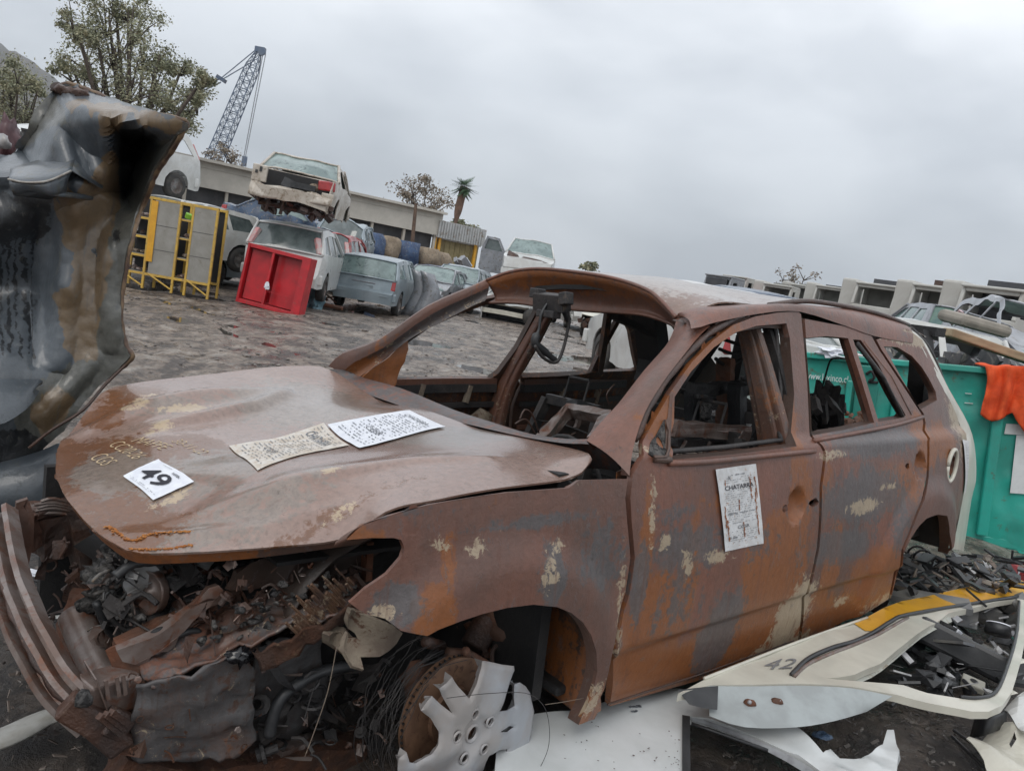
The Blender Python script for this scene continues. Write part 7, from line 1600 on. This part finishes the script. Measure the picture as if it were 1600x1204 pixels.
mb.build('dented_front', greenP, sk, True); mb = MB(); mb.box((LS / 2, .07, -Hs / 2), (LS, .04, Hs)); mb.box((LS / 2, Dk, -Hs / 2), (LS, .06, Hs)); mb.box((.03, Dk / 2, -Hs / 2), (.06, Dk, Hs)); mb.box((LS - .03, Dk / 2, -Hs / 2), (.06, Dk, Hs)); mb.box((LS / 2, Dk / 2, -Hs + .05), (LS, Dk, .08)); mb.build('bin', greenP, sk, bevel=.01)
mb = MB(); mb.box((LS / 2, -.0, .012), (LS + .06, .11, .05)); mb.box((LS / 2, Dk, .012), (LS + .06, .11, .05)); mb.build('top_rim', greenP, sk, bevel=.008)
xr = sl_(1372, 600).x; x0_ = sl_(1336, 600).x
mb = MB(); mb.box(((x0_ + xr) / 2, -.03, -.33), (xr - x0_, .06, .60)); mb.build('side_pocket', greenShadeM, sk, bevel=.012)  # darker green paints the shade of the recess onto this raised box
for u in (1322, 1395, 1420, 1455): 
    x = sl_(u, 640).x; MB().box((x, -.03, -.62), (.05, .06, .9)).build('rib', greenP, sk, bevel=.012)
x = sl_(1550, 700).x; MB().box((x, -.035, -Hs / 2 - .05), (.08, .07, Hs - .3)).build('rib', greenP, sk, bevel=.012)
mb = MB(); mb.tube(dens([sl_(1354, 584, -.07), sl_(1362, 580, -.10), sl_(1366, 590, -.10), sl_(1358, 596, -.08), sl_(1372, 597, -.07)], 4), .012, 7); mb.build('lashing_hook', sootShadeM, sk, True)
for u in (1545, 1600): p = sl_(u, 858); MB().box((p.x, .0, -Hs - .06), (.10, .16, .14)).build('foot', greenP, sk)
mb = MB(); mb.box((LS / 2, .5, -Hs - .12), (LS * .96, .2, .16)); mb.build('skid', rustM, sk)
for (u0, v0, u1) in ((1508, 614, 1518), (1507, 629, 1520), (1501, 590, 1506)): a, b = sl_(u0, v0), sl_(u1, v0 + 1); MB().box((a + b) / 2 + Vector((0, -.004, 0)), ((b - a).length, .008, .006)).build('weld_scar', greenShadeM if v0 == 590 else letterM, sk)
def skip_text(body, u0, v0, u1, v1, h, m, name, shear=0.0, bold=0.0, x2=None):
    vs, fs = text_mesh(body, 1, shear, bold); xs = [v.x for v in vs]; yy = [v.y for v in vs]; a, b = sl_(u0, v0), sl_(u1, v1); L_ = (b - a); up_ = Vector((0, 0, 1)); mb = MB()
    mb.add([a + L_ * ((v.x - min(xs)) / (max(xs) - min(xs))) + up_ * h * ((v.y - min(yy)) / (max(yy) - min(yy))) + Vector((0, -.022, 0)) for v in vs], fs); return mb.build(name, m, sk)
skip_text('www.lexinco.cl', 1258, 591, 1324, 598, .060, letterM, 'web_address')
a = sl_(1571, 676); mb = MB(); s_ = sl_(1571, 662).z - a.z
def quad(mb, pts, y=-.022): mb.add([sl_(u, v) + Vector((0, y, 0)) for u, v in pts], [(0, 1, 2, 3)])
quad(mb, [(1568, 677), (1571, 661), (1640, 665), (1640, 682)]); quad(mb, [(1577, 769), (1587, 679), (1612, 680), (1604, 771)]); mb.build('large_letter', letterM, sk)
quad(mb := MB(), [(1560, 608), (1563, 582), (1570, 582), (1568, 609)]); mb.build('blue_sticker', blueT, sk)
# cloth draped over the rim
mb = MB(); vs = []; nx, ny = 34, 30
for i in range(nx):
    for j in range(ny):
        s = i / (nx - 1); t_ = j / (ny - 1); u = 1536 + 110 * s; vb = 640 + 18 * abs(math.sin(s * 6 + .4)) + 30 * sm(.35, .8, s)
        if t_ < .2: q = sl_(1524 + 120 * s, 566 + 6 * s, .25 - 1.4 * t_); q.z = .055 + .01 * math.sin(s * 19)
        else:
            q = sl_(u + 6 * math.sin(t_ * 4), 572 + (vb - 572) * (t_ - .2) / .8, -.10 - .03 * math.sin(s * 23 + t_ * 2) - .02 * math.sin(s * 41 + 3 * t_) * t_)
        vs.append(q + Vector((0, -.03 * noise.noise(Vector((s * 6, t_ * 4, 0))), 0)))
mb.add(vs, [(i * ny + j, (i + 1) * ny + j, (i + 1) * ny + j + 1, i * ny + j + 1) for i in range(nx - 1) for j in range(ny - 1)]); mb.v = [tuple(SK @ Vector(v)) for v in mb.v]
o = mb.build('orange_cloth', orangeC, None, True); o.modifiers.new('t', 'SOLIDIFY').thickness = .006; tag(o, 'orange red cloth hanging over the rim of the green skip', 'cloth')
def on_skip(u, v, y, d, rot, nm, m, lab, cat, bevel=.01): 
    p = SK @ sl_(u, v, y); o = MB().box((0, 0, 0), d, rot).build(nm, m, None, bevel=bevel); o.location = p; return tag(o, lab, cat)
on_skip(1580, 553, .5, (1.25, .16, .07), (0, R(8), .1), 'timber_plank', woodM, 'pale timber plank laid across the right end of the skip', 'plank')
o = MB().blob((0, 0, 0), (.13, .09, .045), .4, 3, 2.5, seed=4).build('white_plastic_scrap', paperM); o.location = SK @ sl_(1302, 552, .0); tag(o, 'crumpled white plastic scrap caught on the skip rim', 'plastic scrap')
mb = MB(); p = SK @ sl_(1500, 560, .9)
for k in range(60): mb.box(p + Vector((random.uniform(-.7, .9), random.uniform(-.4, .7), random.uniform(-.30, .06))), (random.uniform(.05, .35), random.uniform(.03, .2), random.uniform(.02, .12)), (random.random() * 2, random.random(), random.random() * 3))
o = mb.build('skip_load', M_('mixed_grey_scrap', (.12, .12, .125), (.05, .05, .055), (.30, .28, .25), 3, .5, th3=(.52, .6)), None); tag(o, 'jumble of grey scrap parts filling the green skip', 'scrap', kind='stuff')
# wrecks beyond the skip
q = at(1462, 530, 14.5); make_car('grey_estate_wreck', 'grey estate car seen from behind above the green skip, green tinted rear glass', 'wagon', greyP, (q.x + .9, q.y + 2.0, 0), U_(78), z=.92, roll=R(7), glass=M_('teal_tinted_glass', (.06, .12, .12), (.12, .20, .16), None, 2, .1), seed=31, crush=.03)
q = at(1700, 500, 10.5); w20, _ = make_car('crushed_grey_car', 'crushed grey car body piled on the right edge above the timber plank', 'hatch', greyP, (q.x + .2, q.y + 1.6, 0), U_(257), z=.85, crush=.07, seed=33, win_open=True, no_glass=('W', 'R'), wheels=(0, 0, 0, 0), roll=R(-8))
o = on_skip(1522, 505, 1.2, (.55, .4, .12), (.1, R(4), .2), 'muddy_bumper', M_('muddy_beige', (.30, .27, .23), (.22, .20, .17), None, 6, .7), 'muddy beige bumper lying over the grey estate beside the crushed car', 'bumper', .05)
q = at(1290, 540, 11); w21, _ = make_car('white_shell', 'white car shell with open doorways directly behind the lettered part of the skip', 'hatch', whiteP, (q.x + .6, q.y + .6, 0), U_(165), z=.25, seed=35, win_open=True, no_glass=('W',), crush=.03)
q = at(1165, 580, 8.6); w22, _ = make_car('white_saloon', 'white saloon glimpsed through the front doorway of the burnt car', 'sedan', whiteP, (q.x - .2, q.y + 1.4, 0), U_(105), z=.35, seed=36, crush=.04)
q = at(1215, 540, 10.5); w23, _ = make_car('blue_car', 'dark blue car glimpsed behind the centre pillar of the burnt car', 'hatch', blueP, (q.x, q.y + 2.2, 0), U_(95), z=.3, seed=37)

# ================================================================== LOOSE DOORS AND SCRAP beside the car
def zmap(z0, gx=0, gy=0, amp=0.0, fr=6, P0=None):
    return lambda x, y: Vector((x, y, z0 + gx * (x - P0[0]) + gy * (y - P0[1]) + amp * noise.noise(Vector((x * fr, y * fr, z0)))))
def pl(L, z): return [(lambda p: (p.x, p.y))(gp(u, v, z)) for u, v in L]
# near white door (lies flat under the sill)
zd = .12
wd = [(780, 1120), (838, 1115), (905, 1110), (1000, 1075), (1062, 1072), (1090, 1082), (1130, 1100), (1200, 1130), (1247, 1147), (1262, 1160), (1285, 1180), (1298, 1168), (1312, 1184), (1345, 1186), (1380, 1160), (1386, 1140), (1396, 1142), (1404, 1175), (1400, 1220), (1385, 1300), (1300, 1330), (1000, 1360), (760, 1360)]
wh_ = [(1072, 1118), (1110, 1124), (1180, 1150), (1260, 1190), (1330, 1240), (1335, 1290), (1200, 1300), (1072, 1300)]
o = panel('white_car_door', pl(wd, zd), [pl(wh_, zd)], lambda x, y: Vector((x, y, zd + .010 * noise.noise(Vector((x * 5, y * 5, 1))) + .05 * max(0, noise.noise(Vector((x * 9, y * 9, 4)))) * sm(.95, 1.15, x) )), .03, M_('scratched_white_paint', (.60, .62, .62), (.54, .56, .555), (.36, .33, .27), 7, .32, .1, 0, .12, .002, th3=(.68, .76), coat=.35), None, .03)
tag(o, 'flat white car door with bent window frame lying under the sill at the bottom', 'car door')
mb = MB(); E1 = [gp(u, v, zd + .004) for u, v in [(1078, 1120), (1110, 1127), (1180, 1154), (1256, 1192), (1330, 1246)]]; mb.strip(E1, [gp(u, v, zd - .012) for u, v in [(1084, 1128), (1112, 1135), (1180, 1164), (1250, 1202), (1322, 1256)]], 3); mb.build('window_channel', M_('grey_channel', (.26, .27, .28), (.18, .18, .19), None, 20, .5), o, True)
mb = MB(); mb.strip([gp(u, v, zd + .005) for u, v in [(1066, 1116), (1066, 1300)]], [gp(u, v, zd + .004) for u, v in [(1078, 1118), (1080, 1300)]], 2); mb.tube([gp(1080, 1130, zd - .01), gp(1110, 1140, zd - .01), gp(1200, 1172, zd - .01)], .006, 6); mb.build('rubber_seal', blackPl, o, True)
mb = MB()
for i in range(9): q = gp(992 + random.uniform(-8, 10), 1106 + random.uniform(-5, 5), zd + .006); mb.box(q, (.012, .008, .001), (0, 0, random.random()))
mb.build('stamp_mark', greyink, o)
mb = MB()
for i in range(40): q = gp(random.choice([random.uniform(1040, 1062), random.uniform(880, 1050)]), random.uniform(1150, 1200) if i % 3 else random.uniform(1120, 1200), zd + .008); mb.blob(q, (random.uniform(.001, .004), random.uniform(.001, .003), .0008), .4, 1, 3, seed=i)
mb.build('dirt_specks', darkrust, o, True)
# taxi door
zt = .24
td = [(1060, 1080), (1105, 1060), (1180, 1030), (1245, 1002), (1310, 980), (1355, 962), (1385, 948), (1410, 938), (1460, 927), (1540, 911), (1594, 905), (1612, 914), (1611, 950), (1596, 1030), (1582, 1078), (1566, 1102), (1545, 1111), (1520, 1110), (1460, 1097), (1400, 1083), (1330, 1074), (1250, 1070), (1170, 1068), (1110, 1070)]
th_ = [(1290, 1061), (1335, 1054), (1375, 1036), (1440, 987), (1482, 958), (1540, 944), (1588, 935), (1594, 940), (1592, 985), (1578, 1030), (1560, 1070), (1545, 1086), (1525, 1092), (1506, 1092), (1450, 1080), (1412, 1068), (1375, 1066)]
P0 = gp(1300, 1000, zt)
TZ = lambda x, y: Vector((x, y, zt + .012 * noise.noise(Vector((x * 4, y * 4, 7)))))
tx = panel('taxi_door', pl(td, zt), [pl(th_, zt)], TZ, .03, creamP, None, .028); tag(tx, 'cream and yellow taxi door with open window frame lying against the sill', 'car door')
def raised(L, k): return [TZ(*(lambda p: (p.x, p.y))(gp(u, v, zt))) + Vector((0, 0, k)) for u, v in L]
yb = pl([(1335, 972), (1385, 949), (1410, 939), (1460, 928), (1540, 912), (1594, 906), (1611, 915), (1606, 926), (1592, 930), (1500, 944), (1440, 955), (1414, 961), (1395, 972), (1370, 985), (1352, 984)], zt)
panel('yellow_band', yb, [], lambda x, y: TZ(x, y) + Vector((0, 0, .003)), .03, yellowP, tx, 0)
MB().tube(dens(raised([(1236, 1058), (1262, 1030), (1300, 1014), (1335, 1004), (1365, 988), (1392, 972), (1416, 962), (1500, 947), (1590, 934)], .006), 4), .009, 8).build('rubber_seal', blackPl, tx, True)
MB().tube(dens(raised([(1240, 1060), (1268, 1034), (1330, 1010), (1368, 993), (1418, 966)], .004), 4), .007, 8).build('chrome_strip', steelR, tx, True)
MB().tube(dens(raised([(1592, 940), (1588, 990), (1574, 1040), (1556, 1080), (1528, 1092), (1500, 1090)], .004), 4), .007, 8).build('rubber_seal', blackPl, tx, True)
MB().tube(dens(raised([(1100, 1062), (1245, 1004), (1355, 964)], .004), 4), .006, 8).build('edge_fold', creamP, tx, True)
mb = MB(); mb.strip(raised([(1105, 1070), (1170, 1070), (1250, 1072), (1330, 1076), (1395, 1085)], -.002), raised([(1115, 1090), (1170, 1108), (1250, 1110), (1310, 1100), (1360, 1088)], -.06), 3)
sf = mb.build('side_face', M_('pale_grey_inner_paint', (.34, .37, .37), (.28, .30, .30), (.2, .18, .15), 9, .5, th3=(.70, .76)), tx, True)
mb = MB()
for u, v in ((1174, 1087), (1216, 1086)):
    q = raised([(u, v)], -.025)[0]; mb.blob(q, (.020, .010, .014), .3, 2, 3)
mb.build('latch_recess', rustM, sf, True)
mb = MB()
for u, v in ((1172, 1087), (1218, 1085)): mb.blob(raised([(u, v)], -.02)[0] + Vector((0, -.008, .003)), .008, .1, 1)
mb.build('hinge_bolt', alloyM, sf, True)
mb = MB(); mb.strip(raised([(1060, 1076), (1085, 1074), (1122, 1072)], .002), raised([(1080, 1084), (1100, 1090), (1124, 1094)], -.03), 2); mb.build('hinge_pocket', blackPl, sf, True)
mb = MB(); mb.strip(raised([(1240, 1062), (1300, 1018), (1368, 990), (1420, 968), (1484, 955)], -.01), raised([(1292, 1064), (1340, 1056), (1380, 1036), (1442, 988), (1490, 962)], -.03), 4); mb.build('inner_frame', M_('pale_green_grey_paint', (.36, .37, .33), (.30, .30, .265), (.22, .19, .14), 9, .5), tx, True)
vs_, fs_ = text_mesh('42', 1, 0, .0); xs = [v.x for v in vs_]; yy = [v.y for v in vs_]; a, b, c = gp(1238, 1050, zt), gp(1193, 1048, zt), gp(1232, 1032, zt)
a, b = gp(1188, 1048, zt), gp(1236, 1046, zt); c = gp(1204, 1030, zt); mb = MB()
mb.add([(lambda p: TZ(p.x, p.y) + Vector((0, 0, .004)))(a + (b - a) * ((v.x - min(xs)) / (max(xs) - min(xs))) + (c - a) * ((v.y - min(yy)) / (max(yy) - min(yy)))) for v in vs_], fs_); mb.build('painted_number', greyP, tx)
# scrap under and beyond the door
def shard(mb, c, s, rr): 
    L_ = s * rr.uniform(.6, 2); mb.box(c, (L_, s * rr.uniform(.15, .7), s * rr.uniform(.04, .2)), (rr.uniform(-.6, .6), rr.uniform(-.6, .6), rr.uniform(0, 3.1)))
def heap(nm, lab, region, n, s, m, z=(0.02, .15), seed=0, cat='scrap', tubes=.3):
    rr = random.Random(seed); mb = MB()
    for i in range(n):
        u = rr.uniform(region[0], region[2]); v = rr.uniform(region[1], region[3]); zz = rr.uniform(*z); c = gp(u, v, zz)
        if rr.random() < tubes: mb.tube([c, c + Vector((rr.uniform(-1, 1), rr.uniform(-1, 1), rr.uniform(-.3, .5))) * s * 1.4], s * rr.uniform(.03, .10), 5)
        elif rr.random() < .3: mb.blob(c, (s * rr.uniform(.2, .6), s * rr.uniform(.2, .6), s * .3), .5, 1, 3, seed=i)
        else: shard(mb, c, s, rr)
    return tag(mb.build(nm, m), lab, cat, kind='stuff')
heap('black_scrap', 'heap of black plastic scrap behind the rear wheel arch', (1395, 868, 1600, 925), 150, .10, blackPl, (.02, .30), 1)
heap('rusty_scrap', 'rusty metal scraps and twigs strewn behind the rear wheel arch', (1400, 865, 1560, 925), 110, .07, M_('rusty_scrap_mix', (.12, .085, .065), (.20, .17, .14), (.05, .04, .035), 9, .7, th3=(.5, .6)), (.05, .30), 2, tubes=.7)
heap('mixed_scrap', 'larger mixed grey car parts lying beyond the taxi door', (1400, 880, 1610, 1010), 26, .20, M_('mixed_part_grey', (.10, .105, .115), (.20, .195, .18), (.28, .12, .06), 3, .5, th3=(.6, .66)), (.04, .22), 12, tubes=.25)
heap('pale_scrap', 'pale chips and paper bits on the ground beyond the taxi door', (1380, 880, 1600, 1090), 60, .05, M_('pale_chip_mix', (.42, .42, .42), (.25, .25, .26), None, 9, .6), (.02, .22), 3)
heap('black_scrap', 'black plastic pieces lying inside the taxi door window', (1400, 960, 1600, 1080), 90, .10, blackPl, (.02, .12), 4)
heap('soil_litter', 'small litter in the black soil between the two loose doors', (1130, 1090, 1560, 1204), 380, .016, M_('soil_litter_mix', (.10, .09, .08), (.035, .03, .028), (.3, .28, .25), 14, .7, th3=(.62, .66)), (.0, .02), 5)
heap('front_litter', 'ash and metal bits on the wet ground around the bumper beam', (-20, 850, 330, 1204), 260, .022, M_('ash_litter_mix', (.16, .13, .11), (.05, .04, .035), (.42, .40, .38), 14, .7, th3=(.62, .66)), (.0, .03), 6)
for i, (u, v, r_) in enumerate([(1462, 885, .07), (1474, 878, .06)]):
    c = gp(u, v, .22); P = [c + Vector((.05 * math.cos(a), .012 * a - .1, .05 * math.sin(a))) for a in [k * .5 for k in range(60)]]
    if i == 0: o = MB().tube([Vector((q.x + q.y * .0, q.y * 1, q.z)) for q in P], .007, 5).build('coil_spring', blackM, None, True); tag(o, 'bare coil spring lying in the scrap behind the rear wheel arch', 'coil spring')
mb = MB(); o0 = gp(1560, 1030, .10); mb.box((0, 0, 0), (.42, .30, .12)); o = mb.build('black_heater_box', blackPl, None, bevel=.02); o.location = gp(1505, 1015, .12); o.rotation_euler = (R(-16), R(10), R(-32)); tag(o, 'black plastic heater box with round ports inside the taxi door window', 'heater box')
for x, y, r_ in ((-.10, -.04, .045), (.03, -.06, .022), (-.14, .08, .02)): MB().lathe([(r_, 0), (r_, .015), (r_ * .8, .015), (r_ * .75, -.005), (0, -.005)], (x, y, .062), (0, 0, 1), 20).build('port', sootShadeM, o, True)
MB().box((.02, .14, .04), (.2, .03, .06)).build('bracket', M_('grey_dust_plastic', (.20, .20, .19)), o)
o = MB().lathe([(.0, 0), (.045, 0), (.055, -.01), (.055, -.05), (0, -.05)], (0, 0, 0), (0, 0, 1), 22).build('round_motor', blackPl, None, True); o.location = gp(1560, 975, .22); o.rotation_euler = (R(-25), R(10), 0); tag(o, 'round black motor with white disc top inside the taxi door window', 'motor')
MB().lathe([(.012, .003), (.052, .003), (.052, -.002)], (0, 0, 0), (0, 0, 1), 24).build('white_disc', paperM, o, True)
o = MB().lathe([(.014, .012), (.05, .012), (.056, 0), (.05, -.012)], (0, 0, 0), (0, 0, 1), 20).build('rubber_ring', blackPl, None, True); o.location = gp(1478, 1062, .06); tag(o, 'black rubber ring on the soil below the heater box', 'rubber ring')
o = MB().box((0, 0, 0), (.09, .07, .03)).build('metal_bracket', M_('pale_metal_bracket', (.34, .33, .28)), None, bevel=.006); o.location = gp(1520, 1068, .08); o.rotation_euler = (.2, .1, -.5); tag(o, 'small pale metal bracket with a hole near the corner of the taxi door', 'bracket'); MB().lathe([(0, 0), (.016, 0)], (0, 0, .0165), (0, 0, 1), 14).build('hole', sootShadeM, o)
o = MB().box((0, 0, 0), (.26, .16, .10)).build('black_tray', blackPl, None, bevel=.02); o.location = gp(1455, 985, .06); o.rotation_euler = (.2, .3, .5); tag(o, 'black plastic tray left of the heater box', 'tray')
o = MB().box((0, 0, 0), (.05, .03, .02)).build('white_tag', paperM); o.location = gp(1495, 985, .2); o.rotation_euler = (.3, .4, .6); tag(o, 'small white label block on the edge of the heater box', 'label')
# torn white bodywork bottom right
zb = .08
wb = [(1508, 1160), (1560, 1135), (1600, 1130), (1640, 1140), (1660, 1204), (1660, 1260), (1600, 1250), (1560, 1215), (1538, 1185)]
o = panel('torn_white_panel', pl(wb, zb), [pl([(1575, 1165), (1580, 1160), (1585, 1166), (1579, 1170)], zb)], lambda x, y: Vector((x, y, zb + .10 * noise.noise(Vector((x * 6, y * 6, 3))))), .025, creamP, None, .006, smooth=False); tag(o, 'torn dirty white bodywork piece at the bottom right corner', 'bodywork scrap')
o = panel('torn_white_panel', pl([(1570, 1105), (1600, 1095), (1650, 1100), (1650, 1150), (1600, 1140), (1585, 1120)], zb + .08), [], lambda x, y: Vector((x, y, zb + .08 + .10 * noise.noise(Vector((x * 7, y * 7, 9))))), .025, whiteP, None, .006, smooth=False); tag(o, 'crumpled white bodywork piece at the right edge just below the taxi door corner', 'bodywork scrap')
mb = MB(); mb.strip([gp(1525, 1112, .12), gp(1545, 1120, .16), gp(1568, 1112, .14)], [gp(1515, 1150, .04), gp(1540, 1148, .10), gp(1572, 1135, .1)], 5, (0, 0, .03)); tag(mb.build('black_rubber_flap', blackPl, None, True), 'folded black rubber flap under the corner of the taxi door', 'rubber flap').modifiers.new('t', 'SOLIDIFY').thickness = .008
for i, (a_, b_) in enumerate((((1490, 1140), (1560, 1190)), ((1488, 1150), (1540, 1200)))): tag(MB().tube([gp(*a_, .04), gp(*b_, .05)], .006, 6).build('black_trim_strip', blackPl), ['black trim strip beside the torn white bodywork, the upper one', 'black trim strip beside the torn white bodywork, the lower one'][i], 'trim strip')
p = gp(1284, 1148, .03); crumple('blue_plastic_scrap', (p.x, p.y, .03), (.035, .02, .012), M_('dull_blue_plastic', (.10, .16, .26)), 'small dull blue plastic scrap on the soil between the loose doors', 'plastic scrap', .5, 2, 2)
o = on_skip(1598, 905, -1.2, (.20, .12, .14), (.2, .3, .2), 'red_white_carton', redC, 'red and white carton at the right edge beyond the taxi door', 'carton'); MB().box((-.06, -.062, 0), (.05, .004, .13)).build('white_stripe', paperM, o)
# white curved bodywork strip bottom left
mb = MB(); A = [gp(u, v, .06) for u, v in [(-60, 1185), (0, 1172), (50, 1150), (90, 1128), (125, 1134)]]; B = [gp(u, v, .03) for u, v in [(-60, 1160), (0, 1142), (45, 1122), (84, 1112), (100, 1117)]]
mb.strip(A, B, 4, (0, 0, .02)); o = mb.build('white_sill_strip', M_('muddy_white_strip', (.50, .51, .50), (.28, .27, .24), (.13, .12, .10), 5, .5, th3=(.56, .66)), None, True); o.modifiers.new('t', 'SOLIDIFY').thickness = .008; tag(o, 'curved muddy white strip lying at the bottom left corner', 'body strip')

rr = random.Random(8)
for i, (u, v) in enumerate([(60, 893), (85, 915), (60, 940), (88, 955), (78, 905)]):
    p = gp(u, v, .03); o = MB().blob((p.x, p.y, .02), (rr.uniform(.04, .08), rr.uniform(.02, .04), .01), .6, 2, 3, seed=i).build('wet_chip', [paperM, steelR, mudM, whiteP, ashM][i], None, False)
    tag(o, ['white chip in the puddle, furthest back behind the bumper beam', 'grey scale flake in the puddle behind the bumper beam', 'tan flake in the puddle nearest the beam', 'small white shard low in the puddle', 'ash lump floating in the puddle'][i], 'debris chip')
# dark sludge under the car's nose
# ------------------------------------------------------------------ air
hz = MB().box((0, 760, 185), (2400, 1640, 374)).build('haze', None)
m, t, b = mk('damp_air'); t.nodes.remove(b); pv = node(t, 'ShaderNodeVolumePrincipled'); pv.inputs['Color'].default_value = (.80, .85, .92, 1); pv.inputs['Density'].default_value = .00022; pv.inputs['Anisotropy'].default_value = .2
t.links.new(pv.outputs[0], t.nodes['Material Output'].inputs['Volume']); hz.data.materials.clear(); hz.data.materials.append(m); tag(hz, kind='stuff', label='thin damp haze over the whole yard and hills')
